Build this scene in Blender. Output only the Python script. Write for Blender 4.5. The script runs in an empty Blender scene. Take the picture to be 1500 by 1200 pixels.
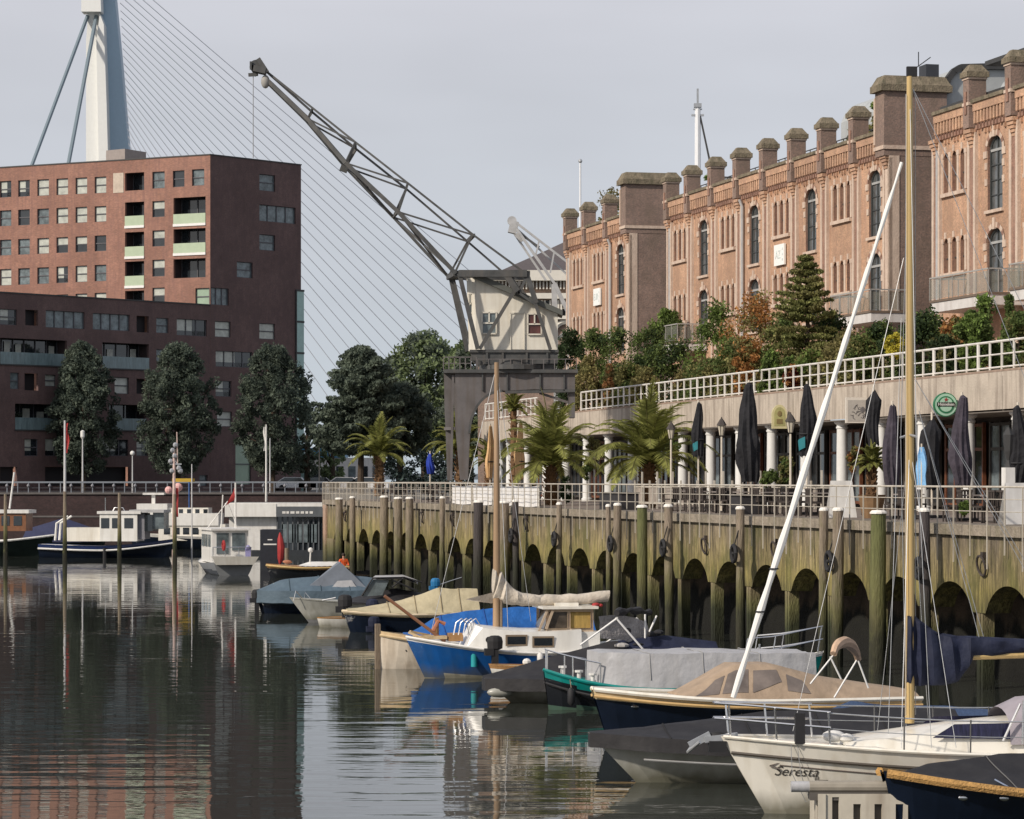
import bpy, math, random
import numpy as np
from mathutils import Vector, Matrix, noise
SC=bpy.context.scene; COL=SC.collection
F=4200.0; CX=750.0; HY=702.0; EYE=5.5
R=random.Random(7)
def P(px,py,D): return Vector(((px-CX)/F*D, D, EYE-(py-HY)/F*D))
def WD(py): return F*EYE/(py-HY)
# quay frame: s runs along the wall toward the viewer, t goes inland
QO=(-11.1,170.0); QD=(0.2388,-0.9711); QN=(0.9711,0.2388); QR=math.atan2(QD[1],QD[0])
def Q(s,t,z): return Vector((QO[0]+s*QD[0]+t*QN[0], QO[1]+s*QD[1]+t*QN[1], z))
def S(px,t):
    k=(px-CX)/F
    return (k*(QO[1]+t*QN[1])-(QO[0]+t*QN[0]))/(QD[0]-k*QD[1])
def QY(s,t): return QO[1]+s*QD[1]+t*QN[1]
def ZQ(px,py,t): return EYE-(py-HY)/F*QY(S(px,t),t)
ORD='first second third fourth fifth sixth seventh eighth ninth tenth eleventh twelfth thirteenth fourteenth fifteenth sixteenth seventeenth eighteenth nineteenth twentieth'.split()
ORD+=['twenty-'+w for w in ORD[:9]]+['thirtieth']
# ---------------------------------------------------------------- materials
MATS={}
def nd(nt,t,**k):
    n=nt.nodes.new(t)
    for a,b in k.items(): setattr(n,a,b)
    return n
def mat(name,col,rough=.7,var=.15,scale=2.0,stretch=(1,1,1),bump=.0,bscale=12,metal=0,dirt=None,dirt_amt=0,spec=.4,isl=0,coat=0,brick=0,zones=None,noise2=0,emit=0,trans=0,grime=0,leaf=0,alpha=1,moss=None):
    if name in MATS: return MATS[name]
    m=bpy.data.materials.new(name); m.use_nodes=True; nt=m.node_tree; L=nt.links
    b=nt.nodes['Principled BSDF']
    b.inputs['Roughness'].default_value=rough; b.inputs['Metallic'].default_value=metal
    b.inputs['Specular IOR Level'].default_value=spec
    if coat: b.inputs['Coat Weight'].default_value=coat
    geo=nd(nt,'ShaderNodeNewGeometry'); tc=nd(nt,'ShaderNodeTexCoord')
    mp=nd(nt,'ShaderNodeMapping'); mp.inputs['Scale'].default_value=stretch
    L.new(tc.outputs['Object'],mp.inputs['Vector'])
    n1=nd(nt,'ShaderNodeTexNoise'); n1.inputs['Scale'].default_value=scale; n1.inputs['Detail'].default_value=6; n1.inputs['Roughness'].default_value=.62
    L.new(mp.outputs[0],n1.inputs['Vector'])
    cur=None
    base=nd(nt,'ShaderNodeRGB'); base.outputs[0].default_value=(*col,1); cur=base.outputs[0]
    if zones:   # [(z, colour)] blended by world height with noisy edges
        sx=nd(nt,'ShaderNodeSeparateXYZ'); L.new(geo.outputs['Position'],sx.inputs[0])
        nz=nd(nt,'ShaderNodeTexNoise'); nz.inputs['Scale'].default_value=.9; nz.inputs['Detail'].default_value=5
        mz=nd(nt,'ShaderNodeMapping'); mz.inputs['Scale'].default_value=(1.6,1.6,.35); L.new(geo.outputs['Position'],mz.inputs['Vector']); L.new(mz.outputs[0],nz.inputs['Vector'])
        ad=nd(nt,'ShaderNodeMath',operation='MULTIPLY_ADD'); ad.inputs[1].default_value=1.3; L.new(nz.outputs[0],ad.inputs[0]); L.new(sx.outputs['Z'],ad.inputs[2])
        mr=nd(nt,'ShaderNodeMapRange'); z0=zones[0][0]; z1=zones[-1][0]
        mr.inputs['From Min'].default_value=z0+.65; mr.inputs['From Max'].default_value=z1+.65; L.new(ad.outputs[0],mr.inputs['Value'])
        cr=nd(nt,'ShaderNodeValToRGB'); e=cr.color_ramp.elements
        e[1].position=1; e[1].color=(*zones[-1][1],1); e[0].position=0; e[0].color=(*zones[0][1],1)
        for z,c in zones[1:-1]: e.new((z-z0)/(z1-z0)).color=(*c,1)
        L.new(mr.outputs[0],cr.inputs[0]); cur=cr.outputs[0]
    if brick:
        sp=nd(nt,'ShaderNodeSeparateXYZ'); L.new(tc.outputs['Object'],sp.inputs[0])
        a=nd(nt,'ShaderNodeMath',operation='ADD'); L.new(sp.outputs[0],a.inputs[0]); L.new(sp.outputs[1],a.inputs[1])
        cb=nd(nt,'ShaderNodeCombineXYZ'); L.new(a.outputs[0],cb.inputs[0]); L.new(sp.outputs[2],cb.inputs[1])
        bt=nd(nt,'ShaderNodeTexBrick'); bt.inputs['Scale'].default_value=brick
        bt.inputs['Color1'].default_value=(.8,.8,.8,1); bt.inputs['Color2'].default_value=(1.22,1.12,1.08,1); bt.inputs['Mortar'].default_value=(1.05,1.1,1.15,1)
        bt.inputs['Mortar Size'].default_value=.012; bt.inputs['Bias'].default_value=-.1
        L.new(cb.outputs[0],bt.inputs['Vector'])
        mx=nd(nt,'ShaderNodeMix',data_type='RGBA',blend_type='MULTIPLY'); mx.inputs[0].default_value=1
        L.new(cur,mx.inputs[6]); L.new(bt.outputs[0],mx.inputs[7]); cur=mx.outputs[2]
    # value variation
    mr=nd(nt,'ShaderNodeMapRange'); mr.inputs['From Min'].default_value=.3; mr.inputs['From Max'].default_value=.7
    mr.inputs['To Min'].default_value=1-var; mr.inputs['To Max'].default_value=1+var; mr.clamp=False
    L.new(n1.outputs[0],mr.inputs['Value'])
    v=mr.outputs[0]
    if isl:
        m2=nd(nt,'ShaderNodeMapRange'); m2.inputs['To Min'].default_value=1-isl; m2.inputs['To Max'].default_value=1+isl*1.3
        L.new(geo.outputs['Random Per Island'],m2.inputs['Value'])
        mm=nd(nt,'ShaderNodeMath',operation='MULTIPLY'); L.new(v,mm.inputs[0]); L.new(m2.outputs[0],mm.inputs[1]); v=mm.outputs[0]
    if noise2:
        n3=nd(nt,'ShaderNodeTexNoise'); n3.inputs['Scale'].default_value=.22; n3.inputs['Detail'].default_value=4; L.new(tc.outputs['Object'],n3.inputs['Vector'])
        m3=nd(nt,'ShaderNodeMapRange'); m3.inputs['From Min'].default_value=.35; m3.inputs['From Max'].default_value=.65; m3.inputs['To Min'].default_value=1-noise2; m3.inputs['To Max'].default_value=1+noise2
        L.new(n3.outputs[0],m3.inputs['Value'])
        mm=nd(nt,'ShaderNodeMath',operation='MULTIPLY'); L.new(v,mm.inputs[0]); L.new(m3.outputs[0],mm.inputs[1]); v=mm.outputs[0]
    hs=nd(nt,'ShaderNodeVectorMath',operation='SCALE'); L.new(cur,hs.inputs[0]); L.new(v,hs.inputs['Scale']); cur=hs.outputs[0]
    if dirt:
        n2=nd(nt,'ShaderNodeTexNoise'); n2.inputs['Scale'].default_value=1.7; n2.inputs['Detail'].default_value=8
        m4=nd(nt,'ShaderNodeMapping'); m4.inputs['Scale'].default_value=(2.2,2.2,.22); L.new(tc.outputs['Object'],m4.inputs['Vector']); L.new(m4.outputs[0],n2.inputs['Vector'])
        r2=nd(nt,'ShaderNodeMapRange'); r2.inputs['From Min'].default_value=.45; r2.inputs['From Max'].default_value=.72; r2.inputs['To Max'].default_value=dirt_amt; L.new(n2.outputs[0],r2.inputs['Value'])
        mx=nd(nt,'ShaderNodeMix',data_type='RGBA'); L.new(r2.outputs[0],mx.inputs[0]); L.new(cur,mx.inputs[6]); mx.inputs[7].default_value=(*dirt,1); cur=mx.outputs[2]
    if moss:   # (colour, amount, scale) blotches
        nm=nd(nt,'ShaderNodeTexNoise'); nm.inputs['Scale'].default_value=moss[2]; nm.inputs['Detail'].default_value=7; nm.inputs['Roughness'].default_value=.7
        m5=nd(nt,'ShaderNodeMapping'); m5.inputs['Scale'].default_value=(1,1,.55); m5.inputs['Location'].default_value=(17,5,3); L.new(tc.outputs['Object'],m5.inputs['Vector']); L.new(m5.outputs[0],nm.inputs['Vector'])
        r5=nd(nt,'ShaderNodeMapRange'); r5.inputs['From Min'].default_value=.5; r5.inputs['From Max'].default_value=.62; r5.inputs['To Max'].default_value=moss[1]; L.new(nm.outputs[0],r5.inputs['Value'])
        mx=nd(nt,'ShaderNodeMix',data_type='RGBA'); L.new(r5.outputs[0],mx.inputs[0]); L.new(cur,mx.inputs[6]); mx.inputs[7].default_value=(*moss[0],1); cur=mx.outputs[2]
    if grime:
        sg_=nd(nt,'ShaderNodeSeparateXYZ'); L.new(geo.outputs['Position'],sg_.inputs[0]); ng=nd(nt,'ShaderNodeTexNoise'); ng.inputs['Scale'].default_value=2.2; ng.inputs['Detail'].default_value=6
        mg=nd(nt,'ShaderNodeMapping'); mg.inputs['Scale'].default_value=(1,1,.3); L.new(geo.outputs['Position'],mg.inputs[0]); L.new(mg.outputs[0],ng.inputs['Vector'])
        ag=nd(nt,'ShaderNodeMath',operation='MULTIPLY_ADD'); ag.inputs[1].default_value=-.55; L.new(ng.outputs[0],ag.inputs[0]); L.new(sg_.outputs['Z'],ag.inputs[2])
        rg=nd(nt,'ShaderNodeMapRange'); rg.inputs['From Min'].default_value=.12; rg.inputs['From Max'].default_value=-.22; rg.inputs['To Max'].default_value=grime; L.new(ag.outputs[0],rg.inputs['Value'])
        mx=nd(nt,'ShaderNodeMix',data_type='RGBA'); L.new(rg.outputs[0],mx.inputs[0]); L.new(cur,mx.inputs[6]); mx.inputs[7].default_value=(.1,.095,.055,1); cur=mx.outputs[2]
    L.new(cur,b.inputs['Base Color'])
    if bump:
        n4=nd(nt,'ShaderNodeTexNoise'); n4.inputs['Scale'].default_value=bscale; n4.inputs['Detail'].default_value=5
        L.new(mp.outputs[0],n4.inputs['Vector'])
        bp=nd(nt,'ShaderNodeBump'); bp.inputs['Strength'].default_value=bump; bp.inputs['Distance'].default_value=.1
        L.new(n4.outputs[0],bp.inputs['Height']); L.new(bp.outputs[0],b.inputs['Normal'])
    if alpha<1: b.inputs['Alpha'].default_value=alpha
    if leaf:
        tl=nd(nt,'ShaderNodeBsdfTranslucent'); ms=nd(nt,'ShaderNodeMixShader'); ms.inputs[0].default_value=leaf; L.new(cur,tl.inputs[0]); L.new(b.outputs[0],ms.inputs[1]); L.new(tl.outputs[0],ms.inputs[2]); L.new(ms.outputs[0],nt.nodes['Material Output'].inputs[0])
    if trans: b.inputs['Transmission Weight'].default_value=trans
    if emit: b.inputs['Emission Color'].default_value=(*col,1); b.inputs['Emission Strength'].default_value=emit
    MATS[name]=m; return m
def sr(r,g,b):  # sRGB bytes -> linear
    f=lambda c:(c/255/12.92 if c/255<=.04045 else ((c/255+.055)/1.055)**2.4)
    return (f(r),f(g),f(b))
# ---------------------------------------------------------------- mesh builder
class MB:
    def __init__(s): s.v=[];s.f=[];s.m=[];s.cur=0
    def mt(s,i): s.cur=i; return s
    def add(s,vs,fs,mi=None):
        o=len(s.v); s.v.extend([tuple(v) for v in vs])
        s.f.extend([tuple(i+o for i in f) for f in fs]); s.m.extend([s.cur if mi is None else mi]*len(fs)); return s
    def box(s,x0,x1,y0,y1,z0,z1,mi=None):
        return s.add([(x0,y0,z0),(x1,y0,z0),(x1,y1,z0),(x0,y1,z0),(x0,y0,z1),(x1,y0,z1),(x1,y1,z1),(x0,y1,z1)],
          [(0,3,2,1),(4,5,6,7),(0,1,5,4),(1,2,6,5),(2,3,7,6),(3,0,4,7)],mi)
    def bar(s,p,q,w=.05,h=None,mi=None):
        p=Vector(p);q=Vector(q);d=q-p
        if d.length<1e-6: return s
        d.normalize(); up=Vector((0,0,1)) if abs(d.z)<.95 else Vector((0,1,0))
        a=d.cross(up).normalized(); b=a.cross(d).normalized(); h=w if h is None else h
        a=a*w/2;b=b*h/2
        return s.add([p-a-b,p+a-b,p+a+b,p-a+b,q-a-b,q+a-b,q+a+b,q-a+b],[(0,3,2,1),(4,5,6,7),(0,1,5,4),(1,2,6,5),(2,3,7,6),(3,0,4,7)],mi)
    def tube(s,pts,r,n=8,mi=None,caps=True):
        pts=[Vector(p) for p in pts]; k=len(pts)
        rs=r if isinstance(r,(list,tuple)) else [r]*k
        vs=[];ref=None
        for i,p in enumerate(pts):
            d=(pts[min(i+1,k-1)]-pts[max(i-1,0)]).normalized()
            if ref is None:
                ref=Vector((0,0,1)) if abs(d.z)<.9 else Vector((1,0,0))
                a=d.cross(ref).normalized()
            else: a=(a-d*a.dot(d)).normalized()
            b=d.cross(a)
            for j in range(n):
                t=2*math.pi*j/n; vs.append(p+(a*math.cos(t)+b*math.sin(t))*rs[i])
        fs=[(i*n+j,i*n+(j+1)%n,(i+1)*n+(j+1)%n,(i+1)*n+j) for i in range(k-1) for j in range(n)]
        if caps: fs+= [tuple(range(n-1,-1,-1)),tuple((k-1)*n+j for j in range(n))]
        return s.add(vs,fs,mi)
    def lathe(s,prof,c=(0,0,0),n=12,mi=None):
        vs=[(c[0]+r*math.cos(2*math.pi*j/n),c[1]+r*math.sin(2*math.pi*j/n),c[2]+z) for r,z in prof for j in range(n)]
        k=len(prof)
        fs=[(i*n+j,i*n+(j+1)%n,(i+1)*n+(j+1)%n,(i+1)*n+j) for i in range(k-1) for j in range(n)]
        fs+=[tuple(range(n-1,-1,-1)),tuple((k-1)*n+j for j in range(n))]
        return s.add(vs,fs,mi)
    def prism(s,poly,y0,y1,mi=None):   # poly of (x,z) extruded along y
        n=len(poly)
        return s.add([(x,y0,z) for x,z in poly]+[(x,y1,z) for x,z in poly],
          [tuple(range(n)),tuple(range(2*n-1,n-1,-1))]+[(i,i+n,(i+1)%n+n,(i+1)%n) for i in range(n)],mi)
    def zprism(s,poly,z0,z1,mi=None):
        n=len(poly)
        return s.add([(x,y,z0) for x,y in poly]+[(x,y,z1) for x,y in poly],
          [tuple(range(n-1,-1,-1)),tuple(range(n,2*n))]+[(i,(i+1)%n,(i+1)%n+n,i+n) for i in range(n)],mi)
    def grid(s,rows,mi=None,closed=False):
        n=len(rows[0]); vs=[p for r in rows for p in r]
        fs=[(i*n+j,i*n+(j+1)%n,(i+1)*n+(j+1)%n,(i+1)*n+j) for i in range(len(rows)-1) for j in range(n if closed else n-1)]
        return s.add(vs,fs,mi)
    def ball(s,c,r,n=10,k=7,mi=None):
        rx,ry,rz=r if isinstance(r,(tuple,list)) else (r,r,r)
        vs=[];
        for i in range(k+1):
            a=math.pi*i/k
            for j in range(n):
                t=2*math.pi*j/n; vs.append((c[0]+rx*math.sin(a)*math.cos(t),c[1]+ry*math.sin(a)*math.sin(t),c[2]-rz*math.cos(a)))
        return s.add(vs,[(i*n+j,i*n+(j+1)%n,(i+1)*n+(j+1)%n,(i+1)*n+j) for i in range(k) for j in range(n)],mi)
    def xf(s,M):
        s.v=[tuple(M@Vector(v)) for v in s.v]; return s
    def build(s,name,mats,parent=None,world=False,smooth=False,label=None,loc=None):
        if not isinstance(mats,(list,tuple)): mats=[mats]
        v=np.array(s.v,dtype=np.float64).reshape(-1,3)
        if world and parent is not None:
            inv=parent['_inv'] if False else FR[parent.name]
            v=np.hstack([v,np.ones((len(v),1))])@np.array(inv).T; v=v[:,:3]
        if loc is not None: v=v-np.array(loc)
        me=bpy.data.meshes.new(name)
        nf=len(s.f); me.vertices.add(len(v)); me.vertices.foreach_set('co',v.astype(np.float32).ravel())
        tot=[len(f) for f in s.f]; me.loops.add(sum(tot)); me.polygons.add(nf)
        me.loops.foreach_set('vertex_index',[i for f in s.f for i in f])
        st=np.concatenate([[0],np.cumsum(tot)[:-1]]) if nf else []
        me.polygons.foreach_set('loop_start',st); me.polygons.foreach_set('loop_total',tot)
        for m in mats: me.materials.append(m)
        me.polygons.foreach_set('material_index',s.m)
        me.polygons.foreach_set('use_smooth',[bool(smooth)]*nf)
        me.update(calc_edges=True); me.validate()
        o=bpy.data.objects.new(name,me); COL.objects.link(o)
        if smooth:
            try:
                a=np.zeros(0)
                me.set_sharp_from_angle(angle=math.radians(40))
            except Exception: pass
        if parent is not None: o.parent=parent
        if loc is not None: o.location=loc
        if label: o['label']=label
        return o
FR={}
def thing(name,label,cat,loc=(0,0,0),rz=0,group=None):
    o=bpy.data.objects.new(name,None); COL.objects.link(o); o.empty_display_size=.3
    o.location=loc; o.rotation_euler=(0,0,rz); o['label']=label; o['category']=cat
    if group: o['group']=group
    FR[o.name]=(Matrix.Translation(Vector(loc))@Matrix.Rotation(rz,4,'Z')).inverted()
    return o
def tag(o,label,cat,group=None):
    o['label']=label;o['category']=cat
    if group:o['group']=group
    return o
def struct(o): o['kind']='structure'; return o
def dup(root,loc,rz=None,label=None,scale=None):
    r=root.copy(); COL.objects.link(r); r.location=loc
    if rz is not None: r.rotation_euler=(0,0,rz)
    if scale: r.scale=(scale,)*3
    if label: r['label']=label
    for ch in list(root.children):
        c=ch.copy(); COL.objects.link(c); c.parent=r
        for g in ch.children:
            d=g.copy(); COL.objects.link(d); d.parent=c
    return r
def wall_holes(mb,x0,x1,z0,z1,holes,y=0,depth=.2,mi=0,rmi=None):
    """vertical sheet in the xz plane at y, openings with reveals going to y+depth (inward)"""
    xs=sorted({x0,x1,*[min(max(h[i],x0),x1) for h in holes for i in (0,1)]})
    zs=sorted({z0,z1,*[min(max(h[i],z0),z1) for h in holes for i in (2,3)]})
    for i in range(len(xs)-1):
        run=None
        for j in range(len(zs)-1):
            cx=(xs[i]+xs[i+1])/2; cz=(zs[j]+zs[j+1])/2
            inside=any(h[0]<cx<h[1] and h[2]<cz<h[3] for h in holes)
            if not inside:
                if run is None: run=zs[j]
                end=zs[j+1]
            if (inside or j==len(zs)-2) and run is not None:
                mb.add([(xs[i],y,run),(xs[i+1],y,run),(xs[i+1],y,end),(xs[i],y,end)],[(0,1,2,3)],mi); run=None
    rm=mi if rmi is None else rmi
    for h in holes:
        a,b,c,d=h[:4]; e=y+depth
        mb.add([(a,y,c),(b,y,c),(b,y,d),(a,y,d),(a,e,c),(b,e,c),(b,e,d),(a,e,d)],[(0,4,5,1),(1,5,6,2),(2,6,7,3),(3,7,4,0)],rm)
def text_mesh(txt,size,mt_,parent,loc,rot,name='lettering',shear=0,depth=.004,sx=1.0):
    cu=bpy.data.curves.new(name,'FONT'); cu.body=txt; cu.size=size; cu.shear=shear; cu.extrude=depth; cu.align_x='CENTER'; cu.align_y='CENTER'
    t=bpy.data.objects.new('tmp',cu); COL.objects.link(t)
    dg=bpy.context.evaluated_depsgraph_get(); dg.update()
    me=bpy.data.meshes.new_from_object(t.evaluated_get(dg)); bpy.data.objects.remove(t)
    me.materials.clear(); me.materials.append(mt_)
    o=bpy.data.objects.new(name,me); COL.objects.link(o); o.parent=parent; o.location=loc; o.rotation_euler=rot; o.scale=(sx,1,1)
    return o
# ---------------------------------------------------------------- camera, light, sky
cam=bpy.data.cameras.new('camera'); cam.sensor_width=36; cam.lens=36*F/1500; cam.shift_y=(HY-600)/1500
cam.clip_start=1; cam.clip_end=6000
co=bpy.data.objects.new('camera',cam); COL.objects.link(co); co.location=(0,0,EYE); co.rotation_euler=(math.pi/2,0,0); SC.camera=co
SUNH=(-.79,-.61); SEL=math.radians(33)
sd=Vector((SUNH[0]*math.cos(SEL),SUNH[1]*math.cos(SEL),math.sin(SEL)))
su=bpy.data.lights.new('sun','SUN'); su.energy=3.8; su.angle=math.radians(2.5); su.color=(1,.9,.78)
so=bpy.data.objects.new('sun',su); COL.objects.link(so); so.rotation_euler=sd.to_track_quat('Z','Y').to_euler()
w=bpy.data.worlds.new('World'); SC.world=w; w.use_nodes=True; nt=w.node_tree; L=nt.links
bg=nt.nodes['Background']; bg.inputs[1].default_value=.1
sky=nd(nt,'ShaderNodeTexSky',sky_type='NISHITA'); sky.sun_disc=False; sky.sun_elevation=SEL; sky.sun_rotation=math.atan2(SUNH[0],SUNH[1]); sky.dust_density=3; sky.air_density=1
tcw=nd(nt,'ShaderNodeTexCoord'); sx=nd(nt,'ShaderNodeSeparateXYZ'); L.new(tcw.outputs['Generated'],sx.inputs[0])
cr=nd(nt,'ShaderNodeValToRGB'); e=cr.color_ramp.elements
def k10(c,f=10): return (c[0]*f,c[1]*f,c[2]*f,1)
e[0].position=0; e[0].color=(*sr(196,207,215),1)
e[1].position=1; e[1].color=(*sr(160,168,186),1)
x=e.new(.06); x.color=(*sr(203,209,218),1)
x=e.new(.17); x.color=(*sr(209,209,216),1)
L.new(sx.outputs['Z'],cr.inputs[0])
ns=nd(nt,'ShaderNodeTexNoise'); ns.inputs['Scale'].default_value=5; ns.inputs['Detail'].default_value=3
mpw=nd(nt,'ShaderNodeMapping'); mpw.inputs['Scale'].default_value=(1,1,4); L.new(tcw.outputs['Generated'],mpw.inputs[0]); L.new(mpw.outputs[0],ns.inputs['Vector'])
mrw=nd(nt,'ShaderNodeMapRange'); mrw.inputs['To Min'].default_value=9.5; mrw.inputs['To Max'].default_value=11.0; mrw.inputs['From Min'].default_value=.3; mrw.inputs['From Max'].default_value=.7; L.new(ns.outputs[0],mrw.inputs['Value'])
vs=nd(nt,'ShaderNodeVectorMath',operation='SCALE'); L.new(cr.outputs[0],vs.inputs[0]); L.new(mrw.outputs[0],vs.inputs['Scale'])
mxw=nd(nt,'ShaderNodeMix',data_type='RGBA'); mxw.inputs[0].default_value=.12; L.new(vs.outputs[0],mxw.inputs[6]); L.new(sky.outputs[0],mxw.inputs[7])
L.new(mxw.outputs[2],bg.inputs[0])
SC.view_settings.view_transform='Standard'; SC.view_settings.look='None'; SC.view_settings.exposure=0
SC.cycles.max_bounces=8; SC.cycles.transparent_max_bounces=12
try: SC.cycles.use_denoising=True
except Exception: pass
# ---------------------------------------------------------------- common materials
M=dict(
 white=mat('white_paint',(.72,.71,.68),.45,.08,3,dirt=(.35,.32,.27),dirt_amt=.35),
 cream=mat('cream_gelcoat',(.78,.75,.67),.3,.04,2,coat=.3,dirt=(.5,.44,.33),dirt_amt=.45,grime=.8),
 hullwhite=mat('white_gelcoat',(.76,.75,.71),.3,.06,2,coat=.2,grime=.8,dirt=(.45,.42,.35),dirt_amt=.35),
 steel=mat('galvanised_steel',(.45,.46,.47),.4,.15,4,metal=.6),
 chrome=mat('stainless_tube',(.7,.7,.7),.2,.05,4,metal=1),
 alu=mat('white_alloy_spar',(.8,.79,.76),.4,.05,3),
 black=mat('black_rubber',(.02,.02,.022),.7,.2,5),
 tarpblack=mat('black_tarpaulin',(.02,.019,.021),.65,.2,2.5,bump=.22,bscale=3,dirt=(.045,.043,.043),dirt_amt=.35),
 tarpgrey=mat('pale_grey_tarpaulin',(.42,.42,.43),.5,.1,2,bump=.4,bscale=3,dirt=(.25,.24,.22),dirt_amt=.3),
 tarptan=mat('tan_canvas',(.36,.27,.19),.8,.14,2,bump=.35,bscale=4,dirt=(.2,.15,.1),dirt_amt=.3),
 tarpbeige=mat('beige_canvas',(.46,.4,.26),.8,.12,2,bump=.4,bscale=4,dirt=(.3,.25,.15),dirt_amt=.4),
 tarpblue=mat('bright_blue_tarpaulin',(.012,.1,.34),.6,.25,2,bump=.6,bscale=4),
 tarpslate=mat('slate_blue_canvas',(.085,.125,.16),.7,.15,2,bump=.4,bscale=4),
 navy=mat('navy_canvas',(.009,.013,.036),.75,.3,2.5,bump=.4,bscale=4,dirt=(.025,.032,.062),dirt_amt=.5),
 creamcloth=mat('cream_sailcloth',(.55,.49,.41),.8,.14,3,bump=.6,bscale=5,dirt=(.35,.3,.24),dirt_amt=.5),
 wood=mat('varnished_wood',(.34,.19,.08),.4,.2,3,stretch=(3,3,.4)),
 mastwood=mat('golden_varnished_spar',(.52,.37,.16),.35,.12,2,stretch=(4,4,.3)),
 oldwood=mat('grey_weathered_wood',(.22,.17,.12),.8,.25,3,stretch=(6,6,.4),bump=.4),
 bluehull=mat('royal_blue_hull_paint',(.008,.085,.3),.3,.15,2,coat=.2,dirt=(.03,.1,.24),dirt_amt=.5,grime=.7),
 navyhull=mat('navy_hull_paint',(.006,.011,.024),.2,.2,2,coat=.5),
 tealhull=mat('teal_hull_paint',(.0,.2,.185),.35,.15,2,coat=.15,dirt=(.02,.12,.11),dirt_amt=.5,grime=.7),
 blackhull=mat('black_hull_paint',(.012,.014,.018),.25,.2,2,coat=.3),
 greyhull=mat('silver_grey_hull',(.43,.43,.39),.3,.1,2,coat=.2,dirt=(.28,.27,.22),dirt_amt=.5,grime=.8),
 anti=mat('red_brown_underwater_paint',(.1,.03,.02),.6,.2,3),
 glass=mat('dark_window_glass',(.02,.025,.03),.05,.3,1.2,spec=.9),
 curtain=mat('curtained_window_glass',(.45,.47,.42),.25,.25,1.5,spec=.6),
 greenglass=mat('green_balcony_glass',(.3,.4,.3),.15,.1,1,spec=.6),
 palegl=mat('pale_sky_lit_glass',(.13,.16,.17),.12,.6,1.5,spec=.6),  # pale sky reflection put into the glass colour
 rope=mat('manila_rope',(.45,.26,.09),.9,.25,8,bump=.6,bscale=30),
 red=mat('red_cloth',(.34,.03,.03),.7,.15,3),
 orange=mat('orange_jacket',(.75,.12,.03),.7,.15,4),
 skin=mat('skin',(.5,.28,.2),.6,.05,4), hair=mat('dark_hair',(.03,.02,.015),.7,.2,9),
 teal=mat('teal_print',(.02,.17,.2),.7,.1,3),
 umb=mat('black_parasol_cloth',(.014,.014,.017),.85,.3,3,bump=.5,bscale=6),
 umbp=mat('purple_grey_parasol_cloth',(.05,.042,.056),.85,.3,3,bump=.5,bscale=6),
 umbo=mat('apricot_parasol_cloth',(.62,.4,.2),.85,.12,3),
 umbb=mat('royal_blue_parasol_cloth',(.015,.04,.3),.85,.2,3),
 trunk=mat('bark',(.07,.05,.035),.9,.3,5,stretch=(3,3,.6),bump=.6),
 slate=mat('dark_slate_roof',(.085,.075,.075),.8,.2,3),
 pot=mat('dark_planter',(.03,.028,.03),.7,.2,3),
 yellow=mat('faded_yellow_curtain',(.4,.27,.08),.7,.3,5,stretch=(6,6,.5)),
)
# ---------------------------------------------------------------- water
def water_mat():
    m=bpy.data.materials.new('harbour_water'); m.use_nodes=True; nt=m.node_tree; L=nt.links; b=nt.nodes['Principled BSDF']
    b.inputs['Base Color'].default_value=(.034,.038,.031,1); b.inputs['Roughness'].default_value=.012; b.inputs['IOR'].default_value=1.33; b.inputs['Specular IOR Level'].default_value=.5
    g=nd(nt,'ShaderNodeNewGeometry')
    def N(scale,sx,sy,det,off=0):
        mp=nd(nt,'ShaderNodeMapping'); mp.inputs['Scale'].default_value=(sx,sy,1); mp.inputs['Location'].default_value=(off,off,0); mp.inputs['Rotation'].default_value=(0,0,.06)
        L.new(g.outputs['Position'],mp.inputs[0]); n=nd(nt,'ShaderNodeTexNoise'); n.inputs['Scale'].default_value=scale; n.inputs['Detail'].default_value=det; n.inputs['Roughness'].default_value=.45
        L.new(mp.outputs[0],n.inputs['Vector']); return n.outputs[0]
    a=N(1.0,.22,1.1,2.5); c=N(1.0,1.3,5.0,2,7); d=N(1.0,.06,.10,2,31)
    # rougher water close to the viewer and in patches
    sp=nd(nt,'ShaderNodeSeparateXYZ'); L.new(g.outputs['Position'],sp.inputs[0])
    mr=nd(nt,'ShaderNodeMapRange'); mr.inputs['From Min'].default_value=78; mr.inputs['From Max'].default_value=52; mr.inputs['To Min'].default_value=.85; mr.inputs['To Max'].default_value=1.25
    L.new(sp.outputs['Y'],mr.inputs['Value'])
    pr=nd(nt,'ShaderNodeMapRange'); pr.inputs['From Min'].default_value=.38; pr.inputs['From Max'].default_value=.62; pr.inputs['To Min'].default_value=.45; pr.inputs['To Max'].default_value=1.4; L.new(d,pr.inputs['Value'])
    mu=nd(nt,'ShaderNodeMath',operation='MULTIPLY'); L.new(mr.outputs[0],mu.inputs[0]); L.new(pr.outputs[0],mu.inputs[1])
    h=nd(nt,'ShaderNodeMath',operation='MULTIPLY_ADD'); h.inputs[1].default_value=.12; L.new(c,h.inputs[0]); L.new(a,h.inputs[2])
    hh=nd(nt,'ShaderNodeMath',operation='MULTIPLY'); L.new(h.outputs[0],hh.inputs[0]); L.new(mu.outputs[0],hh.inputs[1])
    bp=nd(nt,'ShaderNodeBump'); bp.inputs['Strength'].default_value=1; bp.inputs['Distance'].default_value=.011
    L.new(hh.outputs[0],bp.inputs['Height']); L.new(bp.outputs[0],b.inputs['Normal'])
    return m
WATER=water_mat()
mb=MB(); mb.add([(-160,2,0),(60,2,0),(60,262,0),(-160,262,0)],[(0,1,2,3)])
o=mb.build('water',WATER); o['kind']='structure'
mb=MB(); mb.add([(-3000,262,-1.0),(3000,262,-1.0),(3000,4000,-1.0),(-3000,4000,-1.0)],[(0,1,2,3)])
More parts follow.
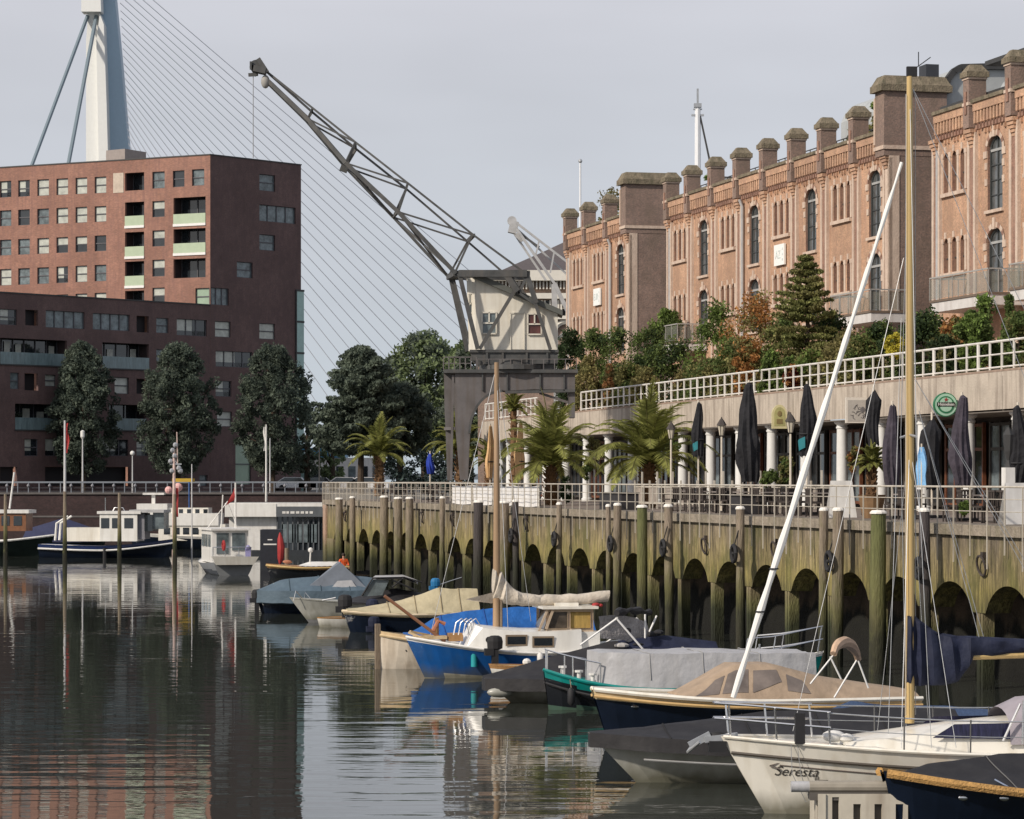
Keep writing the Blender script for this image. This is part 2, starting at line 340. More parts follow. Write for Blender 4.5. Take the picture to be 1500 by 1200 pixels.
mb.add([(-3000,1,-1.2),(3000,1,-1.2),(3000,262,-1.2),(-3000,262,-1.2)],[(0,1,2,3)])
o=mb.build('ground',mat('ground',(.12,.11,.09),.9,.2,1)); o['kind']='structure'
# ---------------------------------------------------------------- quay wall
WALLM=mat('algae_streaked_quay_wall',(.2,.18,.1),.85,.7,3.4,stretch=(2.6,2.6,.34),bump=.8,bscale=9,dirt=(.06,.05,.03),dirt_amt=.85,noise2=.25,moss=((.1,.105,.025),.6,.9),
   zones=[(.2,(.012,.014,.009)),(1.2,(.03,.033,.016)),(1.6,(.1,.095,.04)),(2.5,(.27,.225,.08)),(3.2,(.28,.225,.115)),(3.95,(.21,.17,.12)),(4.5,(.26,.23,.19))])
PIERM=mat('algae_pier',(.2,.18,.1),.85,.3,3,stretch=(2,2,.5),bump=.5,noise2=.2,
   zones=[(.0,(.014,.016,.009)),(1.0,(.035,.04,.017)),(1.5,(.13,.125,.05)),(2.3,(.28,.22,.14))])
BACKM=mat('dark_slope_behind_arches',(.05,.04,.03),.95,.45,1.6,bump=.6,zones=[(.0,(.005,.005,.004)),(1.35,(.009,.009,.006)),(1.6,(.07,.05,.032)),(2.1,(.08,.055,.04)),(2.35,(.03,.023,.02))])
COPE=mat('stone_coping',(.27,.23,.18),.85,.3,3,bump=.5,dirt=(.12,.11,.06),dirt_amt=.6)
S0,S1=0.0,112.0
qw=thing('quay_wall','algae stained stone quay wall with row of arches below the terrace','wall',Q(0,0,0),QR)
mb=MB()
pit=3.80; c0=12.2-pit*3
cent=[c0+pit*i for i in range(0,30)]
zs_,zt_=2.0,2.76
def archz(x,c,hw): 
    q=abs(x-c)/hw
    return zs_+(zt_-zs_)*max(0,1-q**2.1)**.75
xs=[]
hw=1.46
x=S0
segs=[]
for c in cent:
    if c-hw<S0+.4: continue
    segs.append(('wall',x,c-hw)); segs.append(('arch',c-hw,c+hw,c)); x=c+hw
segs.append(('wall',x,S1))
for sg in segs:
    if sg[0]=='wall':
        mb.add([(sg[1],0,zs_),(sg[2],0,zs_),(sg[2],0,4.02),(sg[1],0,4.02)],[(0,1,2,3)])
        mb.add([(sg[1],0,zs_),(sg[2],0,zs_),(sg[2],.7,zs_),(sg[1],.7,zs_)],[(0,1,2,3)])
    else:
        n=14; pts=[sg[1]+(sg[2]-sg[1])*i/n for i in range(n+1)]
        top=[(p,0,4.02) for p in pts]; low=[(p,0,archz(p,sg[3],hw)) for p in pts]; bk=[(p,.7,archz(p,sg[3],hw)) for p in pts]
        mb.grid([low,top]); mb.grid([low,bk])
mb.add([(S0,0,-.5),(S0,0,4.02),(S0,14,4.02),(S0,14,-.5)],[(0,1,2,3)])
mb.build('arched_face',WALLM,qw)
mb=MB(); mb.box(S0-.12,S1,-.14,.9,4.02,4.3); mb.box(S0-.12,S0+.5,.9,14,4.02,4.3)
for i in range(0,int(S1/1.9)): mb.box(i*1.9,i*1.9+.02,-.143,.9,4.015,4.305,1)
mb.build('coping',[COPE,mat('joint',(.05,.045,.04))],qw)
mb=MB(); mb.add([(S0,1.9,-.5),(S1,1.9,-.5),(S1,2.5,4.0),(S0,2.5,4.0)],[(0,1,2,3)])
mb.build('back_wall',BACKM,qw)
lst=[sg for sg in segs if sg[0]=='wall']
for i,sg in enumerate(lst[:-1]):
    a,b=sg[1],sg[2]
    if i==0: a=S0
    c=(a+b)/2; mb=MB()
    ww=.52 if i>0 else (b-a-.1)
    if i==0: mb.box(a,b-.05,-.05,.45,-.5,zs_+.02); mb.box(a,a+.9,-.12,.4,-.5,4.0,1)
    else:
        mb.box(c-.19,c+.02,.02,.36,-.5,zs_); mb.box(c+.06,c+.19,.03,.36,-.5,zs_)
    mb.build('pier',[PIERM,mat('pink_end_pier',(.34,.22,.15),.85,.15,4,bump=.3,zones=[(.5,(.04,.045,.02)),(1.6,(.16,.14,.07)),(2.4,(.38,.25,.18)),(4.2,(.38,.27,.2))])],qw)
# mooring rings hanging on the wall
mb=MB(); 
for px,py in ((507,757),(620,758),(665,762),(1035,800),(1138,806),(1442,829),(773,768)):
    s=S(px,-.02); z=ZQ(px,py,-.02)
    rr=.26; mb.tube([(s+rr*math.cos(a*math.pi/8),-.06-.05*(1+math.sin(a*math.pi/8)),z+rr*math.sin(a*math.pi/8)) for a in range(17)],.035,6)
    mb.box(s-.08,s+.08,-.1,0,z+.2,z+.36)
mb.build('mooring_ring',mat('rusty_iron',(.05,.04,.035),.8,.3,6),qw)
# ground on the quay and beyond
dk=MB(); dk.add([(S0,.9,4.296),(S1,.9,4.296),(S1,60,4.296),(S0,60,4.296)],[(0,1,2,3)])
PAVE=mat('brick_paving',(.2,.16,.13),.85,.2,3,bump=.2)
o=dk.build('quay_deck',PAVE); o.location=Q(0,0,0); o.rotation_euler=(0,0,QR); o['kind']='structure'
# ---------------------------------------------------------------- mooring piles
def pile_zones(name,g):
    return mat(name,(.2,.17,.12),.85,.3,4,stretch=(3,3,.35),bump=.6,bscale=9,noise2=.2,dirt=(.07,.06,.04),dirt_amt=.5,moss=((.12,.12,.04),.5,1.6),
      zones=[(.1,(.012,.014,.009)),(1.1,(.028,.032,.015)),(1.7,(.12,.115,.045)),(2.5,(.22,.185,.125) if not g else (.15,.15,.06)),(4.4,(.25,.2,.155) if not g else (.12,.13,.05))])
PM=[pile_zones('weathered_pile',0),pile_zones('green_algae_pile',1),mat('dark_tarred_pile',(.05,.045,.045),.85,.3,4,stretch=(3,3,.35),bump=.5,zones=[(.1,(.012,.012,.01)),(1.6,(.03,.032,.02)),(2.6,(.06,.052,.05)),(4.4,(.07,.06,.06))])]
WCAP=mat('white_pile_cap',(.75,.72,.66),.7,.1,4)
piles=[(497,730,12,0,0),(517,728,9,0,0),(562,727,13,0,0),(583,729,13,0,0),(600,729,12,0,0),(647,728,8,0,0),(700,734,15,2,0),(739,735,18,0,0),(756,733,10,2,1),
 (819,737,9,0,1),(892,740,8,0,0),(903,738,12,0,1),(941,741,17,1,0),(981,740,14,0,1),(1085,743,14,0,1),(1205,745,14,0,0),(1226,745,18,0,1),(1285,749,25,1,0),(1357,746,17,2,1)]
for i,(px,py,w_,k,fend) in enumerate(piles):
    t=-.55; s=S(px,t); z=ZQ(px,py,t); D=QY(s,t); r=w_/F*D/2
    loc=Q(s,t,0)
    desc=['weathered brown timber mooring pile','green algae covered mooring pile','dark tarred mooring pile'][k]
    th=thing('mooring_pile',f'{desc}, {ORD[i]} pile from the left along the quay','mooring pile',loc,QR,'mooring piles along the quay wall')
    mb=MB(); n=10; lean=R.uniform(-.16,.16); pts=[];rad=[]
    for j in range(9):
        q=j/8; pts.append((lean*q,0,-.6+(z-.06+.6)*q)); rad.append(r*(1.04-.1*q+R.uniform(-.06,.06)))
    mb.tube(pts,rad,n); mb.build('shaft',PM[k],th,smooth=True)
    mb=MB(); mb.lathe([(r*1.02,z-.07),(r*1.02,z-.03),(r*.75,z+.03),(.01,z+.04)],(lean,0,0),10); mb.build('cap',WCAP,th)
    if fend:
        zf=3.1; mb=MB(); y=-r-.1
        mb.tube([(.22*math.cos(a*math.pi/8)+r*.35,y,zf+.26*math.sin(a*math.pi/8)) for a in range(17)],.07,8)
        mb.bar((r*.35,y,zf+.2),(r*.35,-r*.6,zf+.75),.03); mb.ball((r*.35,y-.02,zf),.06,8,6)
        mb.build('tyre_fender',M['black'],th,smooth=True)
# ---------------------------------------------------------------- quay railing
rl=thing('quay_railing','long pale metal railing along the top edge of the quay wall','railing',Q(0,-.1,4.3),QR)
RW=mat('rail_paint_cream',(.5,.46,.39),.55,.1,3,dirt=(.25,.2,.14),dirt_amt=.5)
def ztop(s): return 1.02-.0005*s*0
mb=MB(); mb.tube([(0,0,1.0),(S1,0,1.0)],.028,8); mb.tube([(0,0,1.0),(0,9,1.0)],.028,8); mb.build('top_rail',RW,rl)
for zz in (.68,.36):
    mb=MB(); mb.tube([(0,0,zz),(S1,0,zz)],.013,6); mb.tube([(0,0,zz),(0,9,zz)],.013,6); mb.build('middle_rail',RW,rl)
for i in range(100):
    s=i*1.12; mb=MB(); mb.box(s-.016,s+.016,-.05,-.02,-.95+.2*math.sin(i*2.7) if s>14 else -.5,1.0); mb.build('post',RW,rl)
mb=MB()
for i in range(1,62): mb.box(i*.24-.006,i*.24+.006,-.01,.005,.02,.98)
for i in range(38): mb.box(-.01,.01,i*.24-.006,i*.24+.006,.02,.98)
mb.build('mesh_infill',RW,rl)
CLOTH=mat('white_windbreak_cloth',(.72,.71,.7),.7,.1,2,bump=.4,bscale=3)
ss=[S(p,.1) for p in (662,692,722,752,790)]
for i in range(4):
    th=thing('windbreak_banner',f'plain white windbreak banner tied behind the railing below the crane, {ORD[i]} from the left','banner',Q(ss[i],.12,4.3),QR,'white windbreak banners')
    mb=MB(); w_=ss[i+1]-ss[i]-.12; rows=[[(w_*a/12,.05*math.sin(a*1.3+i)*(1-b/4),.06+.86*b/4-.05*math.sin(a/12*math.pi)) for a in range(13)] for b in range(5)]
    mb.grid(rows); mb.build('cloth',CLOTH,th,smooth=True)
    for xx in (0,w_): mb=MB(); mb.box(xx-.03,xx+.02,-.02,.02,0,1.0); mb.build('pole',RW,th)
# ---------------------------------------------------------------- terrace building with colonnade
T1=11.3; zup=9.15
def slope(s): return .0028*(s-17)
tb=thing('terrace_building','low restaurant building with white columns under a concrete fascia','building',Q(0,T1,4.3),QR)
CONC=mat('stained_concrete_fascia',(.47,.41,.34),.8,.14,1.2,bump=.2,dirt=(.2,.16,.13),dirt_amt=.7)
smin,smax=-6.0,112
mb=MB()
# fascia, rounded at the far end
prof=[(smin,0),(smin-.6,.4),(smin-1.1,1.2),(smin-1.4,2.5),(smin-1.4,20)]
line=[(smax,-.35),(smin,-.35)]+[(a,b) for a,b in prof[1:]]
zb=7.88-4.3; zf=zup-4.3-.02
for (a,b),(c,d) in zip(line[:-1],line[1:]):
    n=40 if abs(a-c)>20 else 1
    for j in range(n):
        x0=a+(c-a)*j/n; x1=a+(c-a)*(j+1)/n; y0=b+(d-b)*j/n; y1=b+(d-b)*(j+1)/n
        mb.add([(x0,y0,zb+slope(x0)*.5),(x1,y1,zb+slope(x1)*.5),(x1,y1,zf+slope(x1)),(x0,y0,zf+slope(x0))],[(0,1,2,3)])
for i in range(27):
    x=smin+i*4.4+.9; mb.box(x-.012,x+.012,-.353,-.3,zb+.02,zf,1)
mb.build('fascia',[CONC,mat('fascia_joint',(.12,.1,.08))],tb)
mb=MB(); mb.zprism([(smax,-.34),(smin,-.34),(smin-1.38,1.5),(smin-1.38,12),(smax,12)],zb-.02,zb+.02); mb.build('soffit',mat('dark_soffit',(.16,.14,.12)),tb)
mb=MB(); mb.zprism([(smax,-.36),(smin,-.36),(smin-.66,.36),(smin-1.42,2.5),(smin-1.42,9),(smax,9)],zf,zf+.08); 
mb.v=[(x,y,z+slope(x)) for x,y,z in mb.v]; mb.build('parapet_cap',mat('weathered_cap',(.3,.22,.17),.85,.3,3),tb)
CO=mat('white_column_paint',(.7,.7,.68),.6,.05,3,dirt=(.4,.38,.34),dirt_amt=.35)
for i in range(-4,18):
    s=12.8+4.4*i; mb=MB()
    if s<-5.5: continue
    mb.lathe([(.3,0),(.3,.15),(.24,.2),(.235,1.5),(.215,zb-.32),(.25,zb-.3),(.25,zb-.24),(.22,zb-.22),(.22,zb-.16),(.31,zb-.1),(.33,zb-.02)],(s,.1,0),14)
    mb.build('column',CO,tb,smooth=True)
# shop front
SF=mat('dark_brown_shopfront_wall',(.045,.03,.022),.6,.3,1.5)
FRD=mat('shopfront_frame',(.05,.045,.04),.5,.2,4); FRB=mat('shopfront_brown_frame',(.16,.06,.03),.5,.3,4)
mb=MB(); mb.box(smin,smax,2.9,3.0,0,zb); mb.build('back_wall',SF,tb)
mb=MB(); mb.box(smin-.9,smin,1.0,12,0,zb-.02); mb.build('end_wall',M['white'],tb)
for i in range(-4,17):
    s=12.8+4.4*i+.35
    if s<-6: continue
    mb=MB(); fr=FRB if i%3==2 else FRD
    mb.box(s,s+3.7,2.72,2.76,.25,zb-.35,0)
    for q in range(5): mb.box(s+q*.925-.05,s+q*.925+.05,2.66,2.8,.1,zb-.2,1)
    for zz in (.2,2.35,zb-.3): mb.box(s,s+3.7,2.67,2.79,zz-.06,zz+.06,1)
    mb.build('shopfront_window',[M['glass'] if i%4 else M['palegl'],fr],tb)
# upper deck ground and its railing
mb=MB(); mb.add([(smin-1.3,0,0),(smax,0,0),(smax,10,0),(smin-1.3,10,0)],[(0,1,2,3)])
o=mb.build('garden_deck',mat('garden_soil',(.07,.055,.035),.95,.3,3)); o.location=Q(0,T1,zup+.02); o.rotation_euler=(0,0,QR); o['kind']='structure'
tr=thing('terrace_railing','white tubular railing along the edge of the raised garden terrace','railing',Q(0,T1-.1,zup),QR)
TRW=mat('white_rail_paint',(.72,.7,.65),.5,.08,3,dirt=(.35,.28,.2),dirt_amt=.4)
parts=[(smin,S(790,T1)),(S(854,T1),smax)]
for a,b in parts:
    for zz,r in ((1.08,.045),(.62,.03),(.16,.035)):
        mb=MB(); n=20; mb.tube([(a+(b-a)*j/n,0,zz+slope(a+(b-a)*j/n)) for j in range(n+1)],r,6); mb.build('rail',TRW,tr)
    n=int((b-a)/1.05)
    for j in range(n+1):
        if j>95: break
        x=a+j*1.05; w_=.075 if j%4==0 else .035
        mb=MB(); mb.box(x-w_,x+w_,-.03,.03,.0+slope(x),1.08+slope(x)); mb.build('post',TRW,tr)
# ---------------------------------------------------------------- fascia signs
def fs(px,py,t): s=S(px,t); return Q(s,t,ZQ(px,py,t))
t=T1-.5; D=QY(S(1385.5,t),t)
rr=17.5/F*D; t=T1-.42-rr
sg=thing('round_beer_sign','round green beer sign with white band hanging in front of the concrete fascia','sign',fs(1385.5,593,t),math.radians(8))
GR=mat('sign_green',(.02,.16,.07),.4,.05,3); GP=mat('sign_pale_green',(.35,.55,.42),.4,.05,3); BK=mat('sign_black',(.01,.01,.01),.4,0,3); WH=mat('sign_white',(.8,.8,.76),.4,.03,3)
def disc(mb,r,y0,y1,mi,n=32,r2=0):
    mb.prism([(r*math.cos(a*2*math.pi/n),r*math.sin(a*2*math.pi/n)) for a in range(n)],y0,y1,mi)
mb=MB(); disc(mb,rr,0,.18,0); mb.build('disc',GR,sg)
mb=MB(); disc(mb,rr*.92,-.012,0,1); disc(mb,rr*.72,-.024,-.012,0)
mb.prism([(rr*.55*math.cos(a),rr*.12+rr*.48*math.sin(a)) for a in [i*math.pi/14 for i in range(15)]],-.036,-.024,1)
mb.prism([(rr*.5*math.cos(a),-rr*.16+rr*.42*math.sin(a)) for a in [math.pi+i*math.pi/14 for i in range(15)]],-.036,-.024,1)
mb.box(-rr*.78,rr*.78,-.05,-.036,-rr*.14,rr*.2,2); mb.build('emblem',[GR,GP,BK],sg)
text_mesh('Heineken',rr*.36,WH,sg,(0,-.055,rr*.03),(math.pi/2,0,0))
mb=MB(); pts=[]
for i in range(10):
    a=math.pi/2+i*math.pi/5; q=rr*(.2 if i%2==0 else .085); pts.append((q*math.cos(a),rr*.42+q*math.sin(a)))
mb.prism(pts,-.05,-.037); mb.build('star',mat('sign_red',(.3,.03,.03)),sg)
mb=MB(); mb.bar((0,.1,rr),(0,.5,rr*.9),.05); mb.build('bracket',BK,sg)
sg=thing('square_fascia_sign','square pale sign with a grey sketch on the concrete fascia','sign',fs(1255,601,T1-.42-.5),QR)
D=QY(S(1255,T1-.4),T1-.4); sw=(S(1272,T1-.4)-S(1239,T1-.4)); sh=37/F*D; a=sw*.12
# it juts from the fascia and faces the viewer
sg.rotation_euler=(0,0,math.radians(6)); FR[sg.name]=(Matrix.Translation(sg.location)@Matrix.Rotation(math.radians(6),4,'Z')).inverted()
ww=31/F*D
mb=MB(); mb.box(-ww/2,ww/2,0,.22,-sh/2,sh/2); mb.build('box',mat('sign_offwhite',(.62,.57,.5),.6,.06,4),sg)
mb=MB(); mb.box(-ww*.43,ww*.43,-.012,0,-sh*.43,sh*.4); mb.build('face',mat('sign_grey_face',(.4,.37,.33),.6,.08,5),sg)
mb=MB(); q=random.Random(3)
for i in range(9):
    pts=[];x=-ww*.3+i*ww*.07;z=q.uniform(-.3,.2)*sh
    for j in range(5): pts.append((x,-.02,z)); x+=q.uniform(-.02,.12)*ww; z+=q.uniform(-.12,.12)*sh
    mb.tube(pts,.012,4)
mb.ball((ww*.28,-.02,sh*.02),(.09,.01,.12)); mb.build('drawing',mat('sign_ink',(.13,.12,.12)),sg)
sg=thing('arched_lantern_sign','pale yellow arched sign hanging from the fascia beside the lamp post','sign',fs(1142,628,T1-.42-.42),math.radians(6))
D=QY(S(1142,T1-.6),T1-.6); ww=22/F*D; hh=35/F*D
def archpoly(w,h,n=14): return [(-w/2,0),(w/2,0)]+[(w/2*math.cos(i*math.pi/n),h-w*.7+w*.7*math.sin(i*math.pi/n)) for i in range(n+1)]
mb=MB(); mb.prism(archpoly(ww,hh),0,.16); mb.build('panel',mat('sign_cream',(.55,.5,.28),.6,.1,4),sg)
mb=MB(); mb.prism([(x,z+.12) for x,z in archpoly(ww*.72,hh*.78)],-.015,0,0); mb.ball((0,-.02,hh*.62),(ww*.16,.02,ww*.2),mi=1); mb.box(-ww*.2,ww*.2,-.03,-.015,hh*.2,hh*.4,1)
mb.build('picture',[mat('sign_olive',(.35,.33,.14),.6,.2,8),mat('sign_brownish',(.2,.15,.06))],sg)
# ---------------------------------------------------------------- lamp posts
LAMP=mat('cream_lamp_post',(.6,.54,.45),.6,.1,3)
def lamp(px,ytop,t,desc):
    s=S(px,t); th=thing('lamp_post',desc,'lamp post',Q(s,t,4.3),0,'lantern posts on the quay'); h=ZQ(px,ytop,t)-4.3
    mb=MB(); mb.tube([(0,0,0),(0,0,.5),(0,0,h-.75)],[.07,.042,.035],8); mb.build('pole',LAMP,th)
    mb=MB(); mb.lathe([(.08,h-.7),(.15,h-.32)],n=6); mb.build('lantern',mat('lantern_glass',(.55,.5,.4),.3,.1,3),th)
    mb=MB(); mb.lathe([(.2,h-.32),(.1,h-.14),(.03,h-.05),(.02,h)],n=6)
    for a in range(6): mb.bar((.08*math.cos(a*math.pi/3),.08*math.sin(a*math.pi/3),h-.7),(.15*math.cos(a*math.pi/3),.15*math.sin(a*math.pi/3),h-.32),.02)
    mb.build('lantern_roof',mat('lantern_iron',(.06,.05,.045)),th)
lamp(983,617,4,'cream lantern post standing behind the palm by the colonnade')
lamp(1057,611,4,'cream lantern post between two closed black parasols')
lamp(1158,604,3.2,'cream lantern post beside the yellow arched sign')
lamp(802,640,6,'cream lantern post half hidden by the palm near the crane')
s=S(1477,2.2); th=thing('lantern_pillar','square white pillar with dark lantern on top near right end of quay','lamp post',Q(s,2.2,4.3),QR); h=ZQ(1477,685,2.2)-4.3; q=15/F*QY(s,2.2)/2
mb=MB(); mb.box(-q,q,-q,q,0,h); mb.box(-q*1.15,q*1.15,-q*1.15,q*1.15,0,.2); mb.build('pillar',M['white'],th)
mb=MB(); mb.lathe([(.1,h),(.04,h+.2),(.11,h+.45),(.15,h+.9),(.04,h+1.1)],n=6); mb.build('lantern',mat('dark_lantern',(.04,.04,.04)),th)
# ---------------------------------------------------------------- closed parasols
def parasol(px,y0,y1,wpx,t,m,desc,teal=0,shape=0,base=True):
    s=S(px,t); D=QY(s,t); zt=ZQ(px,y0,t); zb=ZQ(px,y1,t); r=wpx/F*D/2
    th=thing('closed_parasol',desc,'parasol',Q(s,t,4.3),R.uniform(0,6),'closed parasols on the quay')
    h=zt-4.3; b=zb-4.3
    mb=MB(); n=20; rows=[]
    K=16
    for j in range(K+1):
        q=j/K; z=b+(h-.12-b)*q
        if shape==0: rad=r*(.72+.28*math.sin(min(1,q*2.6)*math.pi/2)) if q<.35 else r*(1-.62*((q-.35)/.65)**1.3)
        else: rad=r*(.55+.45*math.sin(q*math.pi*.6+.3)) if q<.85 else r*(1-.9*(q-.85)/.15)*.75
        ring=[]
        for a in range(n):
            fold=1+(.17 if a%2 else -.14)*(1-q*.6)
            fold*=1+.3*noise.noise(Vector((math.cos(2*math.pi*a/n)*1.3+px,math.sin(2*math.pi*a/n)*1.3,z*1.4)))
            ring.append((rad*fold*math.cos(2*math.pi*a/n)+.05*math.sin(q*5+px),rad*fold*math.sin(2*math.pi*a/n)+.05*math.cos(q*4+px),z+(.22*noise.noise(Vector((a*.9,px,0)))*(1-j) if j==0 else 0)))
        rows.append(ring)
    mb.grid(rows,closed=True); c=len(mb.v); mb.add(rows[-1]+[(0,0,h)],[(a,(a+1)%n,n) for a in range(n)])
    mb.build('canopy',m,th,smooth=True)
    mb=MB(); mb.tube([(0,0,0),(0,0,h+.05)],.035,8); mb.build('pole',LAMP,th)
    if shape==0 or teal:
        zc=b+(h-b)*.3; mb=MB(); mb.tube([(r*.86*math.cos(a*math.pi/8),r*.86*math.sin(a*math.pi/8),zc) for a in range(17)],.03,5); mb.build('strap',M['black'],th)
    if teal:
        mb=MB(); rows=[]
        for j in range(4):
            z=b+(h-b)*(.04+.15*j/3); rows.append([(1.1*r*(.95-.1*(3-j)/3)*math.cos(a),1.1*r*(.95-.1*(3-j)/3)*math.sin(a),z+.35*(a-1.5)*.3) for a in [.3+i*math.pi/14 for i in range(14)]])
        mb.grid(rows); mb.build('printed_hem',M['teal'],th,smooth=True)
    if base:
        mb=MB(); mb.box(-.35,.35,-.35,.35,0,.09); mb.build('base',M['pot'],th)
parasol(1023,588,668,17,5,M['umb'],'slim closed black parasol with teal hem right of the palm',1)
parasol(1097,559,706,32,2.6,M['umb'],'biggest closed black parasol, standing between two white columns')
parasol(1182,561,668,25,3,M['umb'],'closed black parasol with teal printed hem left of the leaning white spar',1)
parasol(1280,566,652,20,5,M['umb'],'closed black parasol beside the square fascia sign',0,1)
parasol(1307,590,712,24,2.2,M['umbp'],'closed grey purple parasol left of the wooden mast',0,0)
parasol(1365,606,716,26,4,M['umb'],'closed black parasol under the round green sign',0,1)
parasol(1409,577,712,28,2.2,M['umbp'],'closed purple grey parasol right of the round green sign')
parasol(1491,592,716,26,3,M['umb'],'closed black parasol at the far right beyond the lantern pillar')
parasol(718,622,700,11,4,M['umbo'],'closed apricot parasol just left of the brown mast')
parasol(762,616,702,13,5,M['umbo'],'closed apricot parasol just left of the palm')
parasol(630,662,694,11,5,M['umbb'],'closed royal blue parasol between the palm and the crane leg')
s=S(1350,2.4); th=thing('hanging_flag','light blue cloth hanging folded beside the wooden mast','flag',Q(s,2.4,4.3),QR)
mb=MB(); zt=ZQ(1350,655,2.4)-4.3; zb=ZQ(1350,711,2.4)-4.3; rows=[]
for j in range(9):
    q=j/8; wv=.07+.28*math.sin(min(1,q*1.35)*math.pi*.72); rows.append([(wv*(a/5-1)*1.3+.02*math.sin(j+a),.05*math.sin(a*2.2+j*.4),zt+(zb-zt)*q) for a in range(11)])
mb.grid(rows); mb.build('cloth',mat('light_blue_cloth',(.2,.42,.68),.7,.1,3,bump=.3),th,smooth=True)
mb=MB(); mb.tube([(0,0,0),(0,0,zt+.1)],.025,6); mb.build('pole',LAMP,th)
# ---------------------------------------------------------------- cafe furniture
CH=mat('dark_rattan',(.05,.04,.035),.8,.3,6); CT=mat('grey_table_top',(.25,.22,.2),.6,.15,4)
def cafe_chair():
    th=thing('cafe_chair','dark cafe chair in the row behind the quay railing','chair',(0,0,0),0,'cafe chairs behind the quay railing')
    mb=MB(); mb.box(-.24,.24,-.24,.24,.42,.47); mb.build('seat',CH,th)
    mb=MB(); 
    for i in range(5): mb.box(-.23+i*.1,-.17+i*.1,.2,.24,.47,.86)
    mb.box(-.25,.25,.19,.25,.84,.9); mb.build('backrest',CH,th)
    for a in (-1,1):
        for b in (-1,1):
            mb=MB(); mb.box(a*.22-.02,a*.22+.02,b*.21-.02,b*.21+.02,0,.42); mb.build('leg',CH,th)
        mb=MB(); mb.box(a*.25-.02,a*.25+.02,-.2,.22,.62,.66); mb.box(a*.25-.015,a*.25+.015,-.2,-.17,.45,.63); mb.build('armrest',CH,th)
    return th
c0_=cafe_chair(); first=True
def cafe_table():
    th=thing('cafe_table','small grey cafe table between the chairs behind the railing','table',(0,0,0),0,'cafe tables behind the quay railing')
    mb=MB(); mb.box(-.38,.38,-.38,.38,.72,.76); mb.build('table_top',CT,th)
    mb=MB(); mb.tube([(0,0,0),(0,0,.72)],.035,6); mb.box(-.25,.25,-.25,.25,0,.03); mb.build('leg',CH,th)
    return th
t0_=cafe_table(); ft=True
for px in list(range(985,1215,16))+[1395,1412,1440,1458,1335,1310]+[560,580,600,625,645]:
    t=R.uniform(1.3,1.8); s=S(px,t); rz=QR+R.uniform(-.5,.5)+(math.pi if R.random()<.4 else 0)
    if first: c0_.location=Q(s,t,4.3); c0_.rotation_euler=(0,0,rz); first=False
    else: dup(c0_,Q(s,t,4.3),rz)
    if R.random()<.5 and px>900:
        t+=1.1; s=S(px+6,t); 
        dup(c0_,Q(s,t,4.3),rz+2)
for px in (992,1025,1062,1092,1128,1165,1200,1330,1428,1462,590,635):
    t=2.3; s=S(px,t)
    if ft: t0_.location=Q(s,t,4.3); ft=False
    else: dup(t0_,Q(s,t,4.3),QR)
# low glass fence with pale posts at the terrace
lf=thing('terrace_fence','low terrace fence with tall pale posts behind the cafe chairs','fence',Q(0,3.4,4.3),QR)
a,b=S(930,3.4),S(1220,3.4)
mb=MB(); mb.box(a,b,-.02,.02,.86,.92); mb.box(a,b,-.02,.02,.2,.25); mb.build('rail',RW,lf)
n=22
for i in range(n+1):
    x=a+(b-a)*i/n; mb=MB(); mb.box(x-.03,x+.03,-.03,.03,0,1.5 if i%2 else 1.15); mb.build('post',RW,lf)
for i in range(0,n,2):
    mb=MB(); x=a+(b-a)*i/n; mb.box(x+.05,x+(b-a)/n-.05,-.01,.01,.25,.84); mb.build('panel',mat('fence_panel',(.3,.26,.22),.6,.3,2),lf)
for i,(px,py,t) in enumerate(((1234,752,2),(1440,742,2.5),(1408,757,1))):
    pass
s=S(1235,1.6); th=thing('menu_board','white folding menu board standing behind the railing','board',Q(s,1.6,4.3),math.radians(10))
mb=MB(); mb.add([(-.45,0,0),(.45,0,0),(.35,.2,1.15),(-.35,.2,1.15)],[(0,1,2,3)]); mb.add([(-.45,.45,0),(.45,.45,0),(.35,.22,1.15),(-.35,.22,1.15)],[(0,1,2,3)]); mb.build('panels',M['white'],th)
s=S(1461,3); th=thing('white_sandwich_board','white sandwich board by the lantern pillar at the right','board',Q(S(1493,1.4),1.4,4.3),math.radians(20))
mb=MB(); mb.add([(-.4,0,0),(.4,0,0),(.3,.2,1.1),(-.3,.2,1.1)],[(0,1,2,3)]); mb.add([(-.4,.45,0),(.4,.45,0),(.3,.22,1.1),(-.3,.22,1.1)],[(0,1,2,3)]); mb.build('panels',M['white'],th)
# ---------------------------------------------------------------- warehouses
TW=20.0; KW=215600.0; BAY=4.52
BR=mat('warehouse_brick',(.48,.31,.205),.85,.15,2.2,bump=.25,brick=5,dirt=(.36,.215,.155),dirt_amt=.8,noise2=.2,moss=((.3,.19,.13),.45,.7))
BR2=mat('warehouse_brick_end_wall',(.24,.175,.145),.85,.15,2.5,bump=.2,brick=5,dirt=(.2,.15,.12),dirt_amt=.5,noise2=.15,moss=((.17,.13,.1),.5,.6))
BRR=mat('red_brick_pilaster',(.27,.16,.12),.85,.2,3,bump=.2,brick=5,dirt=(.45,.3,.22),dirt_amt=.5)
STN=mat('pale_stone_trim',(.58,.46,.37),.85,.12,4,bump=.2,dirt=(.38,.26,.2),dirt_amt=.5)
CAP=mat('mossy_stone_cap',(.2,.165,.115),.9,.35,4,bump=.5,dirt=(.07,.07,.04),dirt_amt=.6)
GUT=mat('grey_downpipe',(.42,.42,.42),.5,.1,3)
WFR=mat('dark_window_frame',(.05,.055,.055),.5,.1,4)
GLW=mat('warehouse_window_glass',(.085,.09,.09),.15,.5,1.3,spec=.6)
LANC=mat('brown_lancet_recess',(.17,.105,.07),.7,.2,2)
ZC=22.0; ZG=9.17
